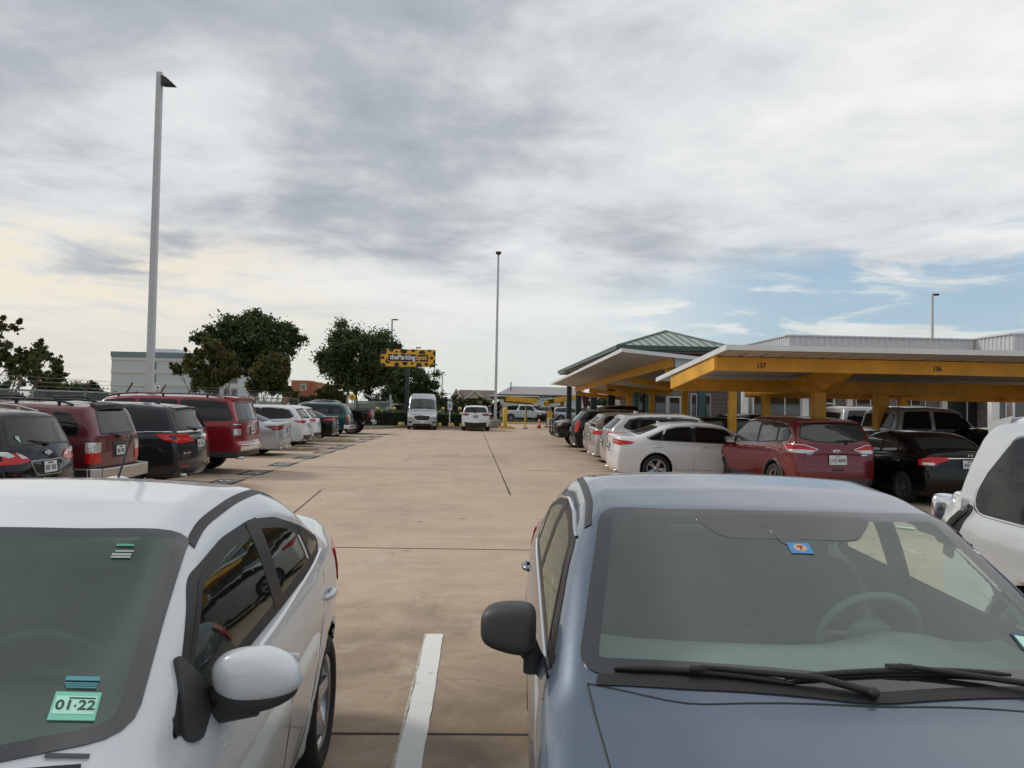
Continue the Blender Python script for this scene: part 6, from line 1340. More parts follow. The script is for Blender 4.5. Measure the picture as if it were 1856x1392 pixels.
# planted bed with its kerb
bed = [(-13.1,51.6),(-8.1,51.6),(-7.1,52.6),(-5.9,56.0),(-5.3,57.0),(.6,57.0),(.6,61),(-13.1,61)]
sheet('planting_bed', bed, .13, M_['grass'], .12)
b = MB()
for p, q in zip(bed[:6], bed[1:7]): b.bar((p[0],p[1],.075), (q[0],q[1],.075), .16, .15)
tag(b.build('bed_kerb', M_['kerb'], bevel=.02), kind='structure')
BALL = mat('ball_yellow', (.68,.47,.12), .45)
for px, lb in ((680,'leftmost yellow ball above the hedge'),(711,'yellow ball in the middle of the left hedge'),(801,'yellow ball at the left end of the right hedge'),(832.5,'yellow ball by the white SUV seen from behind')):
    p = at(px, 741, 57.1); o = thing('ball_bollard', lb, 'bollard', (p.x, 58.5, 0), 0, 'yellow ball posts in the hedges'); b = MB(); b.ball((0,0,p.z), .135, 20, 12); b.build('ball', BALL, o); b = MB(); b.tube([(0,0,.1),(0,0,p.z-.1)], .03, 8); b.build('post', GALV, o)
BLD = mat('boulder_cream', (.62,.42,.15), .8, var=.25, vscale=5, bump=.4)
for px, w, lb in ((729,.55,'cream boulder left of the van'),(797,.30,'cream boulder right beside the van'),(818.5,.5,'cream boulder under the wheelchair sign'),(836,.25,'cream boulder by the white SUV rear wheel')):
    o = thing('boulder', lb, 'rock', (TR(px,57.3), 57.25, .13), 0, 'cream boulders at the hedge foot'); b = MB(); b.ball((0,0,.08), (w/2,.22,.17), 12, 8, 0, .8)
    for i, v in enumerate(b.v): q = 1+.18*math.sin(v[0]*17+i)*math.cos(v[2]*13); b.v[i] = (v[0]*q, v[1]*q, v[2]*q)
    b.build('stone', BLD, o)
# accessible parking sign
p = at(815.5, 735, 56.9); o = thing('parking_sign', 'white sign with blue wheelchair symbol on a white post', 'sign', (p.x,56.9,0)); b = MB(); b.box(-.045,.045,-.03,.03,.12,1.5); b.build('post', M_['white'], o)
b = MB(); b.box(-.17,.17,-.05,-.035,1.36,1.98); b.build('board', M_['white'], o, bevel=.004); BL = mat('sign_blue', (.03,.22,.42), .4); b = MB(); b.box(-.09,.09,-.056,-.051,1.55,1.80); b.build('blue_field', BL, o)
b = MB(); b.tube([(0,-.058,1.77),(0,-.058,1.765)], .015, 8); b.bar((0,-.058,1.75),(0,-.058,1.68),.018); b.bar((0,-.058,1.68),(.035,-.058,1.675),.016); b.bar((.035,-.058,1.675),(.05,-.058,1.62),.016)
for q in range(10): a0 = math.radians(120+q*24); a1 = a0+math.radians(24); b.bar((.0+.04*math.cos(a0),-.058,1.64+.04*math.sin(a0)),(.0+.04*math.cos(a1),-.058,1.64+.04*math.sin(a1)),.011)
b.build('wheelchair_symbol', M_['white'], o)
# billboard
BY = mat('billboard_yellow', (.80,.40,.02), .45); BK = mat('billboard_black', (.018,.015,.014), .45); BW = mat('billboard_white', (.80,.80,.82), .45)
Yb = 61.0; A = at(691,632.5,Yb); Bq = at(789,666,Yb); w = Bq.x-A.x; h = A.z-Bq.z; o = thing('billboard', 'black and yellow polka dot billboard on a dark post', 'billboard', ((A.x+Bq.x)/2, Yb, 0)); zc = (A.z+Bq.z)/2
zc = at(740,649,Yb).z
b = MB(); b.box(-w/2,w/2,-.12,.12,zc-h/2,zc+h/2); b.build('board', BY, o)
def clip(poly, w2, h2):
    for ax, sg, lim in ((0,1,w2),(0,-1,w2),(1,1,h2),(1,-1,h2)):
        out = []
        for i in range(len(poly)):
            p, q = poly[i-1], poly[i]; ip = sg*p[ax] <= lim; iq = sg*q[ax] <= lim
            if ip != iq: t = (sg*lim-p[ax])/(q[ax]-p[ax]); out.append((p[0]+(q[0]-p[0])*t, p[1]+(q[1]-p[1])*t))
            if iq: out.append(q)
        poly = out
        if not poly: return poly
    return poly
# dots read off the board: (x, y, r) on a field of 1500 x 500
dots = [(70,70,95),(285,15,68),(425,75,33),(625,40,95),(885,20,60),(1130,110,88),(1335,10,52),(1500,105,75),(55,255,48),(200,345,75),(1395,240,48),(1500,350,60),(60,495,85),(440,450,68),(665,395,72),(865,410,34),(1050,460,80),(1255,425,50),(1430,490,85)]
b = MB()
for x, y, r in dots:
    c = [((x-750+r*math.cos(2*PI*k/28))/1500*w, (250-y+r*math.sin(2*PI*k/28))/500*h) for k in range(28)]; c = clip(c, w/2, h/2)
    if len(c) > 2: b.poly([(px_, -.126, zc+pz) for px_, pz in c][::-1])
b.build('dots', BK, o)
x0, x1, z0, z1 = (205-750)/1500*w, (1300-750)/1500*w, (250-345)/500*h, (250-145)/500*h; b = MB(); b.box(x0-.05,x1+.05,-.134,-.128,zc+z0-.05,zc+z1+.05); b.build('name_border', BY, o)
b = MB(); b.box(x0,x1,-.142,-.136,zc+z0,zc+z1); pan = b.build('name_panel', BK, o)
Mx = Matrix.Translation((x0+(x1-x0)*.50,-.146,zc+(z0+z1)/2+.01)) @ Matrix.Rotation(PI/2,4,'X')
t1 = text('theParking', .54, Matrix.Translation((x0+.12,-.146,zc+(z0+z1)/2+.03))@Matrix.Rotation(PI/2,4,'X'), BW, pan, 'lettering', .03, 1, .003, 'LEFT')
xs = [v.co.x for v in t1.data.vertices]; wd = max(xs)-min(xs); tgt = (x1-x0)*.64; k_ = tgt/wd
for v in t1.data.vertices: v.co.x = x0+.12+(v.co.x-min(xs))*k_
t2 = text('Spot', .54, Matrix.Translation((x0+.12+tgt+.03,-.146,zc+(z0+z1)/2+.03))@Matrix.Rotation(PI/2,4,'X'), mat('billboard_amber', (.85,.45,.06), .45), pan, 'lettering', .03, 1, .003, 'LEFT')
xs = [v.co.x for v in t2.data.vertices]; m0 = min(xs); k2 = (x1-.10-(x0+.12+tgt+.03))/(max(xs)-m0)
for v in t2.data.vertices: v.co.x = x0+.12+tgt+.03+(v.co.x-m0)*k2
b = MB(); b.box(-.20,.10,-.14,.14,0,zc-h/2); b.build('post', mat('post_dark_green', (.02,.03,.03), .5), o)
# round stall group signs on posts
def disc(label, px, py, Y, r, txt, post):
    p = at(px, py, Y); o = thing('round_sign', label, 'sign', (p.x,Y,0), 0, 'round yellow letter signs'); b = MB(); b.lathe([(.001,-.02),(r,-.02),(r,.02),(.001,.02)], 32, c=(0,0,p.z), axis='y'); b.build('disc', YEL2, o)
    text(txt, r*1.15, Matrix.Translation((0,-.024,p.z))@Matrix.Rotation(PI/2,4,'X'), M_['ink'], o, 'letter', .03, .95, .002)
    b = MB(); b.tube([(0,.04,0),(0,.04,p.z-r*.8)], .035, 8); b.build('post', post, o); return o
disc('round yellow sign with a black letter A above the left row', 638.5, 719.5, 50, .22, 'A', GALV)
disc('round yellow sign with the letters B and C near the orange cone', 990.8, 731.5, 66, .27, 'B C', IRON)
w_ = thing('marker_post', 'short white post beside the round A sign', 'post', (TR(629.5,51),51,0)); b = MB(); b.box(-.07,.07,-.02,.02,0,at(629,717,51).z); b.build('blade', GALV, w_)
# far end furniture
o = island(1.35,2.6,58.3,60.6,'small yellow kerbed island holding the yellow bollard', M_['yline'])
p = at(915.7,739,59.3); o = thing('bollard', 'thick yellow bollard right of the middle light pole', 'bollard', (p.x,59.3,.1)); b = MB(); b.lathe([(.17,0),(.17,p.z-.22),(.15,p.z-.15),(.09,p.z-.1),(.001,p.z-.08)], 24); b.build('sleeve', YEL2, o); b = MB(); b.lathe([(.20,0),(.20,.04),(.17,.05)], 20); b.build('collar', CONC, o)
p = at(1048,740,80); o = thing('bollard', 'small far yellow bollard beside the green column', 'bollard', (p.x,80,0)); b = MB(); b.lathe([(.13,0),(.13,p.z-.1),(.08,p.z),(.001,p.z+.02)], 20); b.build('sleeve', YEL2, o); b = MB(); b.lathe([(.16,0),(.16,.04),(.13,.05)], 16); b.build('collar', CONC, o)
p = gnd(951.8,776.8); o = thing('delineator', 'slim yellow marker post with black foot', 'post', (p.x,p.y,0)); b = MB(); b.tube([(0,0,.06),(0,0,1.38)], .055, 10); b.ball((0,0,1.38), .06, 10, 6); b.build('tube', YEL2, o); b = MB(); b.lathe([(.22,0),(.22,.05),(.08,.08),(.001,.08)], 16); b.build('foot', M_['rubber'], o); b = MB(); b.lathe([(.058,1.10),(.062,1.11),(.062,1.22),(.058,1.23)], 12); b.build('collar', M_['brush'], o)
p = gnd(977,776.2); o = thing('traffic_cone', 'faded orange traffic cone with pale bands', 'traffic cone', (p.x,p.y,0)); CO = mat('cone_orange', (.50,.06,.03), .6, var=.15); b = MB(); b.lathe([(.165,.04),(.055,.76),(.03,.78),(.001,.78)], 20); b.build('cone_body', CO, o)
b = MB(); b.lathe([(.137,.27),(.112,.40)], 20); b.lathe([(.095,.52),(.066,.70)], 20)
b.v = [(x*1.03,y*1.03,z) for x,y,z in b.v]; b.build('reflective_bands', mat('cone_band', (.66,.52,.42), .5), o); b = MB(); b.box(-.21,.21,-.21,.21,0,.045); b.build('base', M_['rubber'], o, bevel=.01)
p = at(996,755,64); o = thing('sandwich_board', 'tall yellow and white stand-up sign beside the cone', 'sign', (p.x,64,0)); b = MB()
b.box(-.20,.20,-.03,.03,.30,.78); b.build('lower_panel', M_['white'], o); b = MB(); b.box(-.20,.20,-.03,.03,.78,1.40); b.build('upper_panel', YEL2, o)
b = MB()
for q in range(4): b.box(-.13,.13,-.034,-.031,1.27-q*.11,1.32-q*.11)
b.build('print', mat('sign_ochre', (.35,.2,.02), .5), o); b = MB(); b.box(-.45,.45,-.25,.25,.02,.10); b.bar((-.1,0,.08),(-.1,0,.32),.05); b.bar((.1,0,.08),(.1,0,.32),.05); b.build('foot', M_['plastic2'], o)
o = thing('banner', 'dark maroon tapered banner hanging by the green columns', 'banner', (TR(1061,57),57,0)); b = MB(); z1 = at(1061,717,57).z; z0 = at(1061,739,57).z
b.add([(-.27,-.04,z1),(.27,-.04,z1-.1),(.16,-.04,z0),(-.12,-.04,z0),(-.27,.04,z1),(.27,.04,z1-.1),(.16,.04,z0),(-.12,.04,z0)], [(3,2,1,0),(4,5,6,7),(0,1,5,4),(1,2,6,5),(2,3,7,6),(3,0,4,7)]); b.build('cloth', mat('maroon_cloth', (.10,.012,.018), .7), o); b = MB(); b.bar((0,.06,0),(0,.06,z1), .05); b.build('pole', IRON, o)
# ---------------------------------------------------------------- canopies
def sheet_roof(o, pts, name='roof', seam=.41, along=None, th=.10, m=None):
    """corners near-left, near-right, far-right, far-left of the top; ribs run from near to far (or across)"""
    A, B, C_, D = [Vector(p) for p in pts]; n = max(2, int(((B-A).length)/seam)); b = MB(); prof = [(0,0),(.10,0),(.14,.045),(.24,.045),(.28,0),(1,0)]; V = []; 
    for i in range(n):
        for t, dz in prof[:-1]:
            u = (i+t)/n; p = A.lerp(B,u); q = D.lerp(C_,u); V += [p+Vector((0,0,dz)), q+Vector((0,0,dz))]
    V += [B, C_]; m_ = len(V)//2; b.add(V, [(2*i,2*i+2,2*i+3,2*i+1) for i in range(m_-1)])
    V2 = [v-Vector((0,0,.02)) for v in V]; b.add(V2, [(2*i+1,2*i+3,2*i+2,2*i) for i in range(m_-1)], 0); return b.build(name, m or SOF, o)
def fascia(o, P, h=.13, w=.06, up=.05):
    b = MB()
    for p, q in zip(P, P[1:]): b.bar(Vector(p)+Vector((0,0,up-h/2)), Vector(q)+Vector((0,0,up-h/2)), w, h)
    b.build('fascia', WH, o)
cn = thing('parking_canopy', 'nearest yellow parking canopy numbered 137 and 136', 'canopy', (0,0,0), 0, 'yellow parking canopies')
NE = [(4.6,14.95),(5.64,14.2),(26,14.2)]
def zr(y): return 2.905-(y-14.25)*.069
sheet_roof(cn, [(4.62,14.25,zr(14.25)+.02),(26,14.25,zr(14.25)+.04),(26,19.85,zr(19.85)),(4.62,19.85,zr(19.85))])
fascia(cn, [(4.56,14.2,zr(14.2)+.03),(26,14.2,zr(14.2)+.05)], .10, .05, .07); fascia(cn, [(4.58,14.15,zr(14.2)+.03),(4.58,19.9,zr(19.9))], .10, .05, .07)
def beam(o, a, b_, w=.12, h=.27, name='beam', m=None, flange=True):
    b = MB(); b.bar(a, b_, .02 if flange else w, h)
    if flange:
        d = Vector((0,0,h/2-.008)); b.bar(Vector(a)+d, Vector(b_)+d, w, .016); b.bar(Vector(a)-d, Vector(b_)-d, w, .016)
    return b.build(name, m or YEL, o)
o1 = beam(cn, (4.66,15.1,2.70), (26,15.1,2.70), .12, .27, flange=False); beam(cn, (4.63,15.0,2.71), (4.63,18.5,2.40), .07, .27, flange=False); beam(cn, (4.66,18.4,2.38), (26,18.4,2.38), .10, .30, flange=False)
for px, py, s in ((1380,663.3,'137'),(1699,669,'136')):
    p = at(px, py, 15.03); text(s, .150, Matrix.Translation((p.x,15.035,p.z))@Matrix.Rotation(PI/2,4,'X'), M_['ink'], o1, 'stall_number', .02, .82, .002)
for x in (7.5, 13.6, 19.7, 25.6):
    b = MB(); b.add([(x+s*.07,y,z) for s in (-1,1) for y,z in ((15.17,2.83),(16.5,2.68),(17.1,2.62),(18.34,2.52),(18.34,2.36),(17.1,2.20),(16.5,2.22),(15.17,2.60))], [tuple(range(8)), tuple(range(15,7,-1))]+[(k,k+8,(k+1)%8+8,(k+1)%8) for k in range(8)]); b.build('rafter', YEL, cn)
    b = MB(); b.box(x-.125,x+.125,16.67,16.93,0,2.25); b.build('post', YEL, cn, bevel=.01); b = MB(); b.box(x-.2,x+.2,16.6,17.0,0,.04); b.build('base_plate', GALV, cn)
c2 = thing('parking_canopy', 'second yellow canopy roofing the right row, with a pale plate at its beam end', 'canopy', (0,0,0), 0, 'yellow parking canopies')
zz = lambda x, y: 3.50-(x-4.2)*.088-(y-22.7)*.0165
R4 = [(4.2,22.7),(9.6,22.7),(9.6,46),(4.2,46)]
def roof_y(o, x0,x1,y0,y1,z, seam=.41):
    b = MB(); n = int((y1-y0)/seam); V = []
    for i in range(n):
        for t, dz in ((0,0),(.10,0),(.14,.04),(.24,.04),(.28,0)):
            y = y0+(y1-y0)*(i+t)/n; V += [(x0,y,z(x0,y)+dz),(x1,y,z(x1,y)+dz)]
    V += [(x0,y1,z(x0,y1)),(x1,y1,z(x1,y1))]; m_ = len(V)//2; b.add(V, [(2*i+1,2*i+3,2*i+2,2*i) for i in range(m_-1)]); b.add([(p[0],p[1],p[2]-.02) for p in V], [(2*i,2*i+2,2*i+3,2*i+1) for i in range(m_-1)]); return b.build('roof', SOF, o)
roof_y(c2, 4.22,9.6,22.75,46,zz)
fascia(c2, [(4.17,22.7,zz(4.2,22.7)),(9.6,22.7,zz(9.6,22.7))], .11, .05, .06); fascia(c2, [(4.17,22.66,zz(4.2,22.7)),(4.17,46,zz(4.2,46))], .11, .05, .06)
beam(c2, (5.75,22.95,zz(5.75,22.95)-.17), (5.65,45.8,zz(5.7,45.8)-.17), .09, .29, flange=False); beam(c2, (8.7,22.95,zz(8.7,22.95)-.17), (8.7,45.8,zz(8.7,45.8)-.17), .09, .29, flange=False)
b = MB(); b.add([(5.82,22.86,zz(5.8,22.9)-.32),(6.6,22.86,zz(6.6,22.9)-.30),(6.75,22.86,zz(6.75,22.9)-.02),(5.80,22.86,zz(5.8,22.9)-.02),(5.82,22.90,zz(5.8,22.9)-.32),(6.6,22.90,zz(6.6,22.9)-.30),(6.75,22.90,zz(6.75,22.9)-.02),(5.80,22.90,zz(5.8,22.9)-.02)], [(0,1,2,3),(7,6,5,4),(0,4,5,1),(1,5,6,2),(2,6,7,3),(3,7,4,0)]); b.build('end_plate', mat('end_plate_grey', (.42,.46,.50), .5, .3), c2)
for y in (23.6,29.2,34.9,40.4,45.4):
    b = MB(); b.bar((5.7,y,zz(5.7,y)-.42),(8.7,y,zz(8.7,y)-.42), .12, .22); b.build('rafter', YEL, c2); b = MB(); b.box(7.7,7.92,y-.11,y+.11,0,zz(7.8,y)-.5); b.build('post', YEL, c2, bevel=.008)
c3 = thing('parking_canopy', 'shaded canopy behind the numbered one, showing only its posts and low beam', 'canopy', (0,0,0), 0, 'yellow parking canopies')
roof_y(c3, 10.2,26,24.5,29.5,lambda x,y: 2.78-(y-24.5)*.03); beam(c3, (10.2,24.7,2.55), (26,24.7,2.55), .1, .28, flange=False); beam(c3, (10.2,29.2,2.42), (26,29.2,2.42), .1, .28, flange=False)
for x in (10.2,15.2,20.4,25.6):
    b = MB(); b.box(x-.13,x+.13,27.0,27.26,0,2.4); b.build('post', YEL, c3, bevel=.008); b = MB(); b.bar((x,24.7,2.5),(x,29.2,2.4), .12, .2); b.build('rafter', YEL, c3)
o = thing('canopy_post', 'yellow post in the gap right of the ruby SUV', 'post', (9.95,18.75,0)); b = MB(); b.box(-.14,.14,-.14,.14,0,2.24); b.build('shaft', YEL, o, bevel=.01); b = MB(); b.box(-.2,.2,-.2,.2,0,.04); b.build('base_plate', GALV, o)
# far canopies beyond the iron fence, roofs deepened to darken the space below
for lb, P4, bm, po in (('far yellow canopy sloping down to the right, behind the iron fence', [at(886,716,92),at(976,718,92),at(978,723.5,135),at(893,722.5,135)], (at(917,722,92),at(974,727,92)), (953,)),
                       ('far yellow canopy sloping up to the right, beyond the round letter sign', [at(982,724,96),at(1050,715,96),at(1052,721,140),at(984,725,140)], (at(1004,725.5,96),at(1046,720,96)), (1019,))):
    o = thing('parking_canopy', lb, 'canopy', (0,0,0), 0, 'far yellow canopies'); b = MB(); b.quadprism([tuple(p) for p in P4], .12); b.build('roof', WH, o)
    beam(o, bm[0], bm[1], .2, .62, flange=False)
    b = MB(); Yk = P4[0].y+3; p = at(po[0],730,Yk); b.box(p.x-.2,p.x+.2,Yk-.2,Yk+.2,0,2.7); b.build('post', YEL, o)
    b = MB(); q0, q1 = bm[0], bm[1]; b.bar((q0.x,q0.y+8,q0.z-.2),(q1.x,q1.y+8,q1.z-.2), .3, .5); b.build('back_beam', YEL, o)
# ---------------------------------------------------------------- buildings on the right
def brickmat(name, c1, c2, mort, sx=4.2):
    m = bpy.data.materials.new(name); m.use_nodes = True; t = NT(m.node_tree); b = m.node_tree.nodes['Principled BSDF']; tc = t.n('ShaderNodeTexCoord').outputs['Object']
    s = t.n('ShaderNodeSeparateXYZ'); t.L(tc, s.inputs[0]); cb = t.n('ShaderNodeCombineXYZ'); t.L(t.m('ADD', s.outputs[0], s.outputs[1]), cb.inputs[0]); t.L(s.outputs[2], cb.inputs[1])
    br = t.n('ShaderNodeTexBrick', i_Scale=1.0); br.inputs['Brick Width'].default_value = .4; br.inputs['Row Height'].default_value = .2; br.inputs['Mortar Size'].default_value = .012; t.L(cb.outputs[0], br.inputs[0])
    br.inputs[1].default_value = c4(c1); br.inputs[2].default_value = c4(c2); br.inputs[3].default_value = c4(mort); t.L(br.outputs[0], b.inputs['Base Color']); b.inputs['Roughness'].default_value = .85; return m
BR = brickmat('grey_block', (.17,.155,.145), (.22,.20,.185), (.30,.29,.27)); GL = mat('office_glass', (.012,.018,.022), .05, spec=.9, coat=.6)
def window(o, x0,x1,y,z0,z1,n=2, side=False):
    b = MB(); f = .05; xs = [x0+(x1-x0)*k/n for k in range(n+1)]
    for x in xs: b.box(x-f/2,x+f/2,y-.06,y+.02,z0+f,z1-f)
    b.box(x0-f/2,x1+f/2,y-.06,y+.02,z1-f,z1); b.box(x0-f/2,x1+f/2,y-.06,y+.02,z0,z0+f); w = b.build('window', WH, o); b = MB(); b.box(x0+.01,x1-.01,y-.02,y-.005,z0+.02,z1-.02); b.build('pane', GL, w)
ob = thing('office_building', 'long grey block office with a ribbed white parapet behind the canopies', 'building', (0,0,0)); YW = 36.9
b = MB(); b.box(13.2,24.4,YW,YW+14,0,4.9); b.box(24.42,42,YW-2.6,YW+14,0,4.9); b.build('wall', BR, ob)
def ribbed(o, a, c, z0, z1, m, step=.30, name='parapet'):
    a = Vector(a); c = Vector(c); n = max(1, round((c-a).length/step)); step = (c-a).length/n; d = (c-a).normalized(); nn = Vector((d.y,-d.x,0)); V = []
    for i in range(n):
        for t, k in ((0,0),(.15,.05),(.40,.05),(.55,0)): p = a+d*(i+t)*step+nn*k; V += [(p.x,p.y,z0),(p.x,p.y,z1)]
    V += [(c.x,c.y,z0),(c.x,c.y,z1)]
    m_ = len(V)//2; b = MB(); b.add(V, [(2*i,2*i+2,2*i+3,2*i+1) for i in range(m_-1)]); b.bar((a.x,a.y,z1+.02), (c.x,c.y,z1+.02), .2, .07); return b.build(name, m, o)
PW = mat('parapet_white', (.60,.62,.66), .5, .1, var=.05)
ribbed(ob, (14.9,YW-.1,0), (24.3,YW-.1,0), 4.3, 5.45, PW); ribbed(ob, (14.9,YW+10,0), (14.9,YW-.1,0), 4.3, 5.45, PW); ribbed(ob, (24.3,YW-.1,0), (24.3,YW-2.7,0), 4.3, 5.5, PW); ribbed(ob, (24.3,YW-2.7,0), (42,YW-2.7,0), 4.3, 5.5, PW)
b = MB(); b.box(15.0,24.3,YW+.05,YW+10,4.9,5.0); b.build('roof', WH, ob)
wx = lambda px, Y=YW-.02: TR(px, Y)
for a0, a1, n in ((1365,1450,3),(1551,1603,2),(1625,1676,2),(1715,1789,2)): window(ob, wx(a0), wx(a1), YW-.02, .9, 2.62, n)
window(ob, wx(1797,YW-2.65)+.2, wx(1815,YW-2.65)+.2, YW-2.62, .3, 2.55, 1); window(ob, wx(1838,YW-2.65), wx(1900,YW-2.65), YW-2.62, .9, 2.55, 2)
for a0, a1 in ((1343,1354),(1451,1463),(1532,1542),(1703,1713)): b = MB(); b.box(wx(a0),wx(a1),YW-.22,YW-.004,0,2.75); b.build('white_pilaster', M_['white'], ob)
b = MB(); b.box(wx(1791,YW-2.65),wx(1805,YW-2.65),YW-2.9,YW-2.606,0,2.7); b.build('white_pilaster', M_['white'], ob)
dd = MB(); dd.box(wx(1490),wx(1494),YW-.08,YW-.003,0,2.5); dd.box(wx(1509),wx(1513),YW-.08,YW-.003,0,2.5); dd.box(wx(1494),wx(1509),YW-.08,YW-.003,2.15,2.22); dd.box(wx(1494),wx(1509),YW-.08,YW-.003,2.43,2.5); d_ = dd.build('door', WH, ob); b = MB(); b.box(wx(1494),wx(1509),YW-.03,YW-.006,.05,2.43); b.build('pane', GL, d_)
b = MB(); b.box(13.2,24.3,YW-.9,YW-.003,2.85,3.05); b.build('eyebrow_canopy', mat('eyebrow_dark', (.05,.05,.05), .6), ob)
# hip roofed pavilion
gb = thing('pavilion', 'pavilion with a pale green hipped metal roof and dark green columns', 'building', (0,0,0)); x0, x1, y0, y1, ze = 6.95, 13.0, 38.9, 69, 4.95
b = MB(); xm = (x0+x1)/2+.65; zt = 6.25; yr0, yr1 = y0+5.2, y1-5
Vr = [(x0,y0,ze),(x1,y0,ze),(x1,y1,ze),(x0,y1,ze),(xm,yr0,zt),(xm,yr1,zt)]; b.add(Vr, [(0,1,4),(1,2,5,4),(2,3,5),(3,0,4,5)]); b.add([(v[0],v[1],v[2]-.02) for v in Vr], [(4,1,0),(4,5,2,1),(5,3,2),(5,4,0,3)]); b.build('roof', GRN2, gb)
b = MB()      # standing seams and hips
for k in range(1, 14):
    x = x0+(x1-x0)*k/14; u = (x-x0)/(xm-x0) if x < xm else (x1-x)/(x1-xm); b.bar((x,y0,ze+.03), (x,y0+(yr0-y0)*u,ze+(zt-ze)*u+.03), .05, .06)
for k in range(1, 60):
    y = y0+.45*k; u = min(1,(y-y0)/(yr0-y0)); b.bar((x0,y,ze+.03), (x0+(xm-x0)*u,y,ze+(zt-ze)*u+.03), .05, .06)
for q in ((x0,y0),(x1,y0)): b.bar((q[0],q[1],ze+.04), (xm,yr0,zt+.04), .14, .08)
b.bar((xm,yr0,zt+.04),(xm,yr1,zt+.04),.14,.08); b.build('roof_seams', mat('seam_green', (.13,.17,.155), .5), gb)
b = MB(); b.bar((x0-.05,y0-.05,ze-.08),(x1+.05,y0-.05,ze-.08),.12,.24); b.bar((x0-.05,y0,ze-.08),(x0-.05,y1,ze-.08),.12,.24); b.build('gutter', GRN, gb)
b = MB(); b.box(x0+.02,x1,y0+.05,y1,ze-.32,ze-.22); b.build('soffit', mat('soffit_taupe', (.16,.14,.13), .7), gb)
b = MB(); b.box(x0+.6,x1-.02,y0+1.2,y0+1.5,2.9,ze-.33); b.build('frieze', mat('frieze_green', (.030,.045,.042), .6), gb)
for y in (43.2,50.0,57.8,64): b = MB(); b.box(7.15,7.55,y-.2,y+.2,0,ze-.33); b.build('column', mat('column_green', (.012,.030,.030), .5) if y < 44 else bpy.data.materials['column_green'], gb, bevel=.02)
YG = y0+1.4; gx = lambda px: TR(px, YG)
TEAL = mat('teal_metal', (.05,.13,.13), .5); b = MB(); b.box(8.3,13.1,YG,YG+8,0,2.88); b.build('wall', BR, gb)
for a0,a1 in ((1158,1180),(1252,1262),(1275,1287)): window(gb, gx(a0), gx(a1), YG-.02, .3, 2.6, 1)
for a0,a1 in ((1148,1156),(1167,1178),(1264,1275)): b = MB(); b.box(gx(a0),gx(a1),YG-.30,YG-.1,0,2.85); b.build('teal_column', TEAL, gb)
dd = MB()
for a0 in (1206,1209.5,1231): dd.box(gx(a0),gx(a0)+.09,YG-.09,YG-.003,0,2.45)
dd.box(gx(1206),gx(1234),YG-.085,YG-.006,2.36,2.45); dd.box(gx(1190),gx(1231),YG-.12,YG-.092,1.0,1.06); d_ = dd.build('door', WH, gb); b = MB(); b.box(gx(1188),gx(1231),YG-.03,YG-.008,.05,2.4); b.build('pane', GL, d_)
# ---------------------------------------------------------------- far buildings
def flatwin(o, x, y, z, w, h, fr=None, gl=None):
    b = MB(); b.box(x-w/2,x+w/2,y-.06,y-.002,z-h/2,z+h/2); q = b.build('window', fr or M_['white'], o); b = MB(); b.box(x-w/2+.12,x+w/2-.12,y-.08,y-.062,z-h/2+.12,z+h/2-.12); b.build('pane', gl or GL, q)
Yh = 185; h0 = at(203,637,Yh); h1 = at(433,640,Yh); hb = thing('hotel_building', 'grey flat roofed building with pale bands behind the tall white pole', 'building', (0,0,0)); GW = mat('grey_render', (.60,.60,.61), .8, var=.06); CB = mat('cream_band', (.66,.62,.56), .8); DK = mat('slate_band', (.20,.25,.29), .7)
b = MB(); b.box(h0.x,h1.x,Yh,Yh+18,0,h0.z); b.build('wall', GW, hb)
b = MB(); b.box(h0.x-.2,h1.x+.2,Yh-.25,Yh-.01,h0.z-1.2,h0.z+.02); b.build('parapet', DK, hb)
for k in range(4): z = h0.z-1.25-k*3.05; b = MB(); b.box(h0.x-.05,h1.x+.05,Yh-.12,Yh-.01,z-.75,z-.02); b.build('band', CB, hb)
for k in range(4):
    for px in (279, 392, 411, 425): flatwin(hb, at(px,700,Yh).x, Yh-.0, h0.z-3.1-k*3.05, .9 if px == 279 else 1.4, 1.9 if px == 279 else 1.6, DK)
a = at(262,630,Yh); c_ = at(311,630,Yh); b = MB(); b.box(a.x,c_.x,Yh+3,Yh+9,h0.z,a.z); b.build('roof_housing', GW, hb)
Yo = 150; ob2 = thing('orange_building', 'stepped orange building between the trees', 'building', (0,0,0)); OR = mat('orange_stucco', (.42,.16,.08), .85, var=.1); TC = mat('terracotta', (.33,.10,.06), .8)
def ob_box(px0,px1,py, dy, m, nm): a = at(px0,py,Yo+dy); c_ = at(px1,py,Yo+dy); b = MB(); b.box(a.x,c_.x,Yo+dy,Yo+dy+6,0,a.z); return b.build(nm, m, ob2)
ob_box(528,560,689,0,OR,'tower'); ob_box(556,575,692,.8,OR,'tower'); ob_box(512,534,708,.4,OR,'wing'); ob_box(552,576,707,-.6,TC,'lower_roof'); ob_box(560,570,723,-1.4,M_['white'],'porch')
p = at(550,702,Yo); flatwin(ob2, p.x, Yo, p.z, .95, 1.3)
Yk = 150; hs = thing('house', 'tan house with brown gabled roofs right of the van', 'house', (0,0,0)); TN = mat('tan_siding', (.46,.40,.28), .85); BRN = mat('brown_shingle', (.135,.105,.09), .9, var=.15)
a = at(820,722,Yk); c_ = at(893,722,Yk); zr_ = at(850,706,Yk).z; b = MB(); b.box(a.x+.4,c_.x,Yk,Yk+9,0,a.z); b.build('wall', TN, hs)
b = MB(); b.add([(a.x,Yk-.6,a.z-.2),(c_.x+.5,Yk-.6,a.z-.2),(c_.x+.5,Yk+4.5,zr_),(a.x+1.2,Yk+4.5,zr_),(a.x,Yk+9.6,a.z-.2),(c_.x+.5,Yk+9.6,a.z-.2)], [(0,1,2,3),(3,2,5,4),(0,3,4),(1,5,2)]); b.build('roof', BRN, hs)
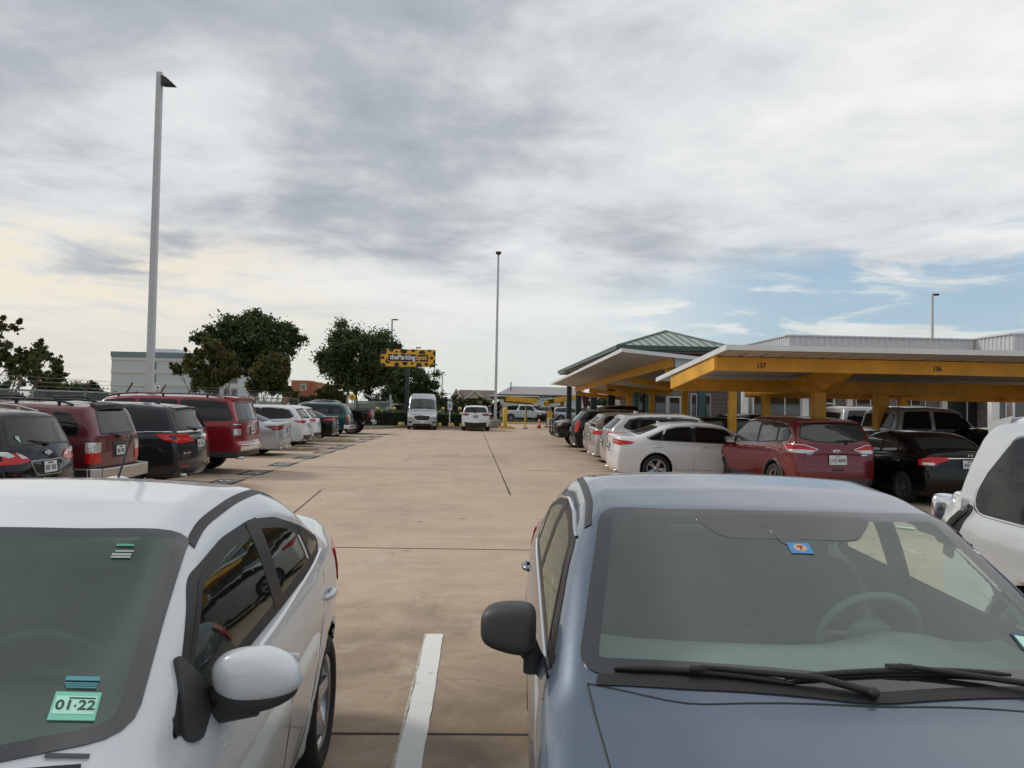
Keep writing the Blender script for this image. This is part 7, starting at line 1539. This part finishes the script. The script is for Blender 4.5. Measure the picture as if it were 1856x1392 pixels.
for px, hw, py in ((827,1.0,706.5),(861,1.75,709)):
    p = at(px,py,Yk-1); b = MB(); zb_ = at(px,724 if px < 840 else 722,Yk-1).z; b.add([(p.x-hw,Yk-1.2,zb_),(p.x+hw,Yk-1.2,zb_),(p.x,Yk-1.2,p.z),(p.x-hw,Yk+3,zb_),(p.x+hw,Yk+3,zb_),(p.x,Yk+3,p.z)], [(0,1,2),(3,5,4),(0,2,5,3),(1,4,5,2),(0,3,4,1)]); b.build('gable', TN, hs)
    b = MB(); b.bar((p.x-hw-.25,Yk-1.3,zb_-.15),(p.x,Yk-1.3,p.z+.12),.3,.22); b.bar((p.x+hw+.25,Yk-1.3,zb_-.15),(p.x,Yk-1.3,p.z+.12),.3,.22); b.build('barge_board', CB, hs)
    b = MB(); b.add([(p.x-hw-.3,Yk-1.2,zb_-.05),(p.x,Yk-1.2,p.z+.2),(p.x,Yk+4.2,p.z+.2),(p.x-hw-.3,Yk+4.2,zb_-.05)], [(0,1,2,3)]); b.add([(p.x+hw+.3,Yk-1.2,zb_-.05),(p.x,Yk-1.2,p.z+.2),(p.x,Yk+4.2,p.z+.2),(p.x+hw+.3,Yk+4.2,zb_-.05)], [(3,2,1,0)]); b.build('gable_roof', BRN, hs)
Yt = 190; ht = thing('motel', 'long white motel with a pale grey roof in the distance', 'building', (0,0,0)); WS = mat('motel_white', (.56,.56,.53), .8); RG = mat('grey_roof', (.30,.28,.28), .7)
a = at(905,714,Yt); c_ = at(1062,714,Yt); zt_ = at(950,699.5,Yt).z; b = MB(); b.box(a.x,c_.x,Yt,Yt+12,0,a.z); b.build('wall', WS, ht)
b = MB(); xa = at(928,700,Yt).x; b.add([(a.x-.6,Yt-.8,a.z),(c_.x,Yt-.8,a.z),(c_.x,Yt+6,zt_),(xa,Yt+6,zt_),(a.x-.6,Yt+12.8,a.z),(c_.x,Yt+12.8,a.z)], [(0,1,2,3),(3,2,5,4),(0,3,4)]); b.build('roof', RG, ht)
b = MB(); b.box(a.x-.6,c_.x,Yt-.9,Yt-.81,a.z-.28,a.z); b.build('eaves', mat('eaves_brown', (.12,.09,.09), .7), ht)
b = MB(); xk = at(927,697,Yt-1).x; b.box(xk-.12,xk+.12,Yt+2,Yt+2.3,a.z,at(927,692,Yt).z); b.build('flue', BRN, ht)
for px in (956,978,991,1014,1028): q = at(px,718.5,Yt); flatwin(ht, q.x, Yt, q.z, 1.1, .95)
for px in (967,1004.5,1041): q = at(px,718.5,Yt); b = MB(); b.box(q.x-.5,q.x+.5,Yt-.05,Yt-.002,q.z-.55,q.z+.5); b.build('balcony_opening', RG, ht)
for z in (1.6,): 
    for px in (940,956,978,991,1014,1028,1048): q = at(px,718.5,Yt); flatwin(ht, q.x, Yt, z, 1.1, 1.0)
# aeroplane far away over the houses
ap = at(880.7,687,3200); o = thing('airplane', 'tiny pale airplane low in the sky left of the middle pole', 'airplane', tuple(ap)); b = MB(); b.tube([(-6,0,0),(-5,0,.1),(5,0,0),(6.5,0,.2)], [.1,.8,.8,.2], 8); b.build('fuselage', M_['white'], o)
b = MB(); b.add([(-1.5,0,0),(1.2,0,0),(3,7,.3),(2,7,.3),(3,-7,.3),(2,-7,.3)], [(0,1,2,3),(1,0,5,4)]); b.build('wings', M_['white'], o); b = MB(); b.add([(4.3,-.1,.3),(6.3,-.1,.3),(6.8,0,2.2),(5.8,0,2.2),(4.3,.1,.3),(6.3,.1,.3)], [(0,1,2,3),(4,3,2,5)]); b.build('tail_fin', M_['white'], o)
# vehicles beyond the fence
LOTF = 'vehicles beyond the iron fence'
r, c = pickup('white crew cab pickup facing right beyond the iron fence', PCOL['white'], 0, 0, PI, name_h=.06, grp=LOTF); r.location = (5.1, 89, 0)
r, c = pickup('white pickup showing its bed beyond the black pickup with the guard', PCOL['white'], 0, 0, PI, name_h=.06, grp=LOTF); r.location = (13.2, 84, 0)
def far_suv(label, col, x, y, rot):
    root = mk(label, 'car', LOTF); c = suv(L=4.7, W=1.88, H=1.74); c.body(root, PCOL[col], .06); dlo, sd = std_sides(c, 'suv'); windows(c, root, sd, dlo=dlo); tail(c, root, [(c.L-.3,c.W/2,1.1),(c.L-.05,.6,1.1),(c.L-.05,.6,.98),(c.L-.2,c.W/2,.98)], M_['red'], 42); wheels(c, root, 'five'); headl(c, root, .85); mirrors(c, root, 1.7, 1.1); root.location = (x,y,0); root.rotation_euler = (0,0,rot)
far_suv('white SUV roof above the left hedge, beyond the iron fence', 'white', TR(716,82), 82, 0); far_suv('dark SUV above the left hedge in front of the white one', 'maroon', TR(722,79.5), 79.5, 0)
for i, (x, y, cl, lb) in enumerate(((1.6,104,'black','dark SUV added to fill the shade under the far canopy, leftmost'),(4.4,106,'grey','dark grey SUV added to fill the shade under the far canopy'),(7.4,104,'black','dark SUV added to fill the shade under the far canopy behind the white pickup'),(10.6,107,'maroon','dark red SUV added to fill the shade under the right far canopy'),(14.0,106,'black','dark SUV added to fill the shade under the right far canopy, rightmost'))): far_suv(lb, cl, x, y, PI/2)  # dark cars added to fill the shade under the far canopies
far_suv('black SUV under the far canopy by the letter sign', 'black', TR(985,90), 90, PI/2); far_suv('silver SUV far behind the small yellow bollard', 'silver', TR(1035,92), 92, PI)
# ---------------------------------------------------------------- sky, sun, view
w = bpy.data.worlds.new('World'); SC.world = w; w.use_nodes = True; nt = w.node_tree; t = NT(nt)
SUN_EL, SUN_AZ = math.radians(38), math.radians(-62)       # azimuth from +Y towards +X
sky = t.n('ShaderNodeTexSky', sky_type='NISHITA', sun_disc=False); sky.sun_elevation = SUN_EL; sky.sun_rotation = SUN_AZ; sky.altitude = 200
tc = t.n('ShaderNodeTexCoord').outputs['Generated']
sep = t.n('ShaderNodeSeparateXYZ'); t.L(tc, sep.inputs[0]); X, Y, Z = sep.outputs
el = t.m('MAXIMUM', Z, 0.0)
inv = t.m('DIVIDE', 1.0, t.m('ADD', el, .10))
cb = t.n('ShaderNodeCombineXYZ'); t.L(t.m('MULTIPLY', X, inv), cb.inputs[0]); t.L(t.m('MULTIPLY', Y, inv), cb.inputs[1]); cb.inputs[2].default_value = 3.7
P = cb.outputs[0]
n1 = t.noise(P, .50, 6, .52, .35)         # the great masses
n2 = t.noise(P, 1.9, 8, .60, .25)         # smaller rags
n3 = t.noise(P, .30, 3, .5, 0)
az = t.m('ARCTAN2', X, Y)                # 0 = straight down the lane, + = right
# brightness of the deck
v = t.m('ADD', t.m('MULTIPLY', n1, .62), t.m('MULTIPLY', n2, .38))
up = t.ss(Z, .16, .42)
right = t.ss(az, -.35, .45)
v = t.m('ADD', v, t.m('MULTIPLY', t.m('MULTIPLY', up, right), .09))
v = t.m('SUBTRACT', v, t.m('MULTIPLY', t.m('MULTIPLY', t.ss(Z,.15,.24), t.m('SUBTRACT', 1.0, right)), .05))
low = t.m('SUBTRACT', 1.0, t.ss(Z, .10, .23))
v = t.m('ADD', v, t.m('MULTIPLY', low, .10))
deck = t.ramp(v, [(.36,(3.25,3.55,3.95)),(.45,(4.25,4.55,4.95)),(.535,(6.4,6.6,6.75)),(.65,(8.1,8.2,8.3))])
# pale, smooth air near the horizon: cream to the left, grey-green ahead, blue right
haze = t.mix(t.ss(az, -.45, .18), (6.9,6.6,5.85,1), (6.2,6.7,6.35,1))
hz = t.m('SUBTRACT', 1.0, t.ss(Z, .03, t_hi := .21))
hz = t.m('MULTIPLY', hz, t.ss(t.m('ADD', n1, t.m('MULTIPLY', low, .3)), .38, .72))
col = t.mix(t.m('MULTIPLY', hz, .85), deck, haze)
# warm glow band under the deck on the left
wl = t.m('MULTIPLY', t.m('MULTIPLY', t.ss(Z, .05, .13), t.m('SUBTRACT', 1.0, t.ss(Z, .17, .215))), t.m('SUBTRACT', 1.0, t.ss(az, -.45, -.05)))
col = t.mix(t.m('MULTIPLY', wl, t.ss(n2, .38, .6)), col, (8.0,7.4,6.2,1))
# the gap of clear sky low on the right
gap = t.m('MULTIPLY', t.ss(az, .08, .40), t.m('MULTIPLY', t.m('SUBTRACT', 1.0, t.ss(t.m('SUBTRACT', Z, t.m('MULTIPLY', t.m('SUBTRACT', az, .3), .10)), .15, .215)), 1.0))
n4 = t.noise(P, 1.5, 8, .6, .5)
gap = t.m('MULTIPLY', gap, t.m('SUBTRACT', 1.0, t.ss(n4, .47, .62)))
blue = t.mix(.55, t.mix(1.0, sky.outputs[0], (1.0,1.0,1.0,1), 'MULTIPLY'), (3.5,5.1,6.5,1))
col = t.mix(t.m('MULTIPLY', gap, .9), col, blue)
# the half of the sky behind the camera
bg = nt.nodes['Background']; t.L(col, bg.inputs[0]); bg.inputs[1].default_value = .088
sun = bpy.data.lights.new('sun', 'SUN'); so = bpy.data.objects.new('sun', sun); COL.objects.link(so)
sun.energy = 1.5; sun.angle = math.radians(14); sun.color = (1,.95,.86)
dv = Vector((math.sin(SUN_AZ)*math.cos(SUN_EL), math.cos(SUN_AZ)*math.cos(SUN_EL), math.sin(SUN_EL)))
so.rotation_euler = dv.to_track_quat('Z', 'Y').to_euler(); so.location = (0,0,30)
SC.view_settings.view_transform = 'Standard'; SC.view_settings.look = 'None'; SC.view_settings.gamma = 1; SC.view_settings.exposure = .32
SC.cycles.max_bounces = 6; SC.cycles.transparent_max_bounces = 8; SC.cycles.caustics_reflective = False; SC.cycles.caustics_refractive = False
SC.render.film_transparent = False
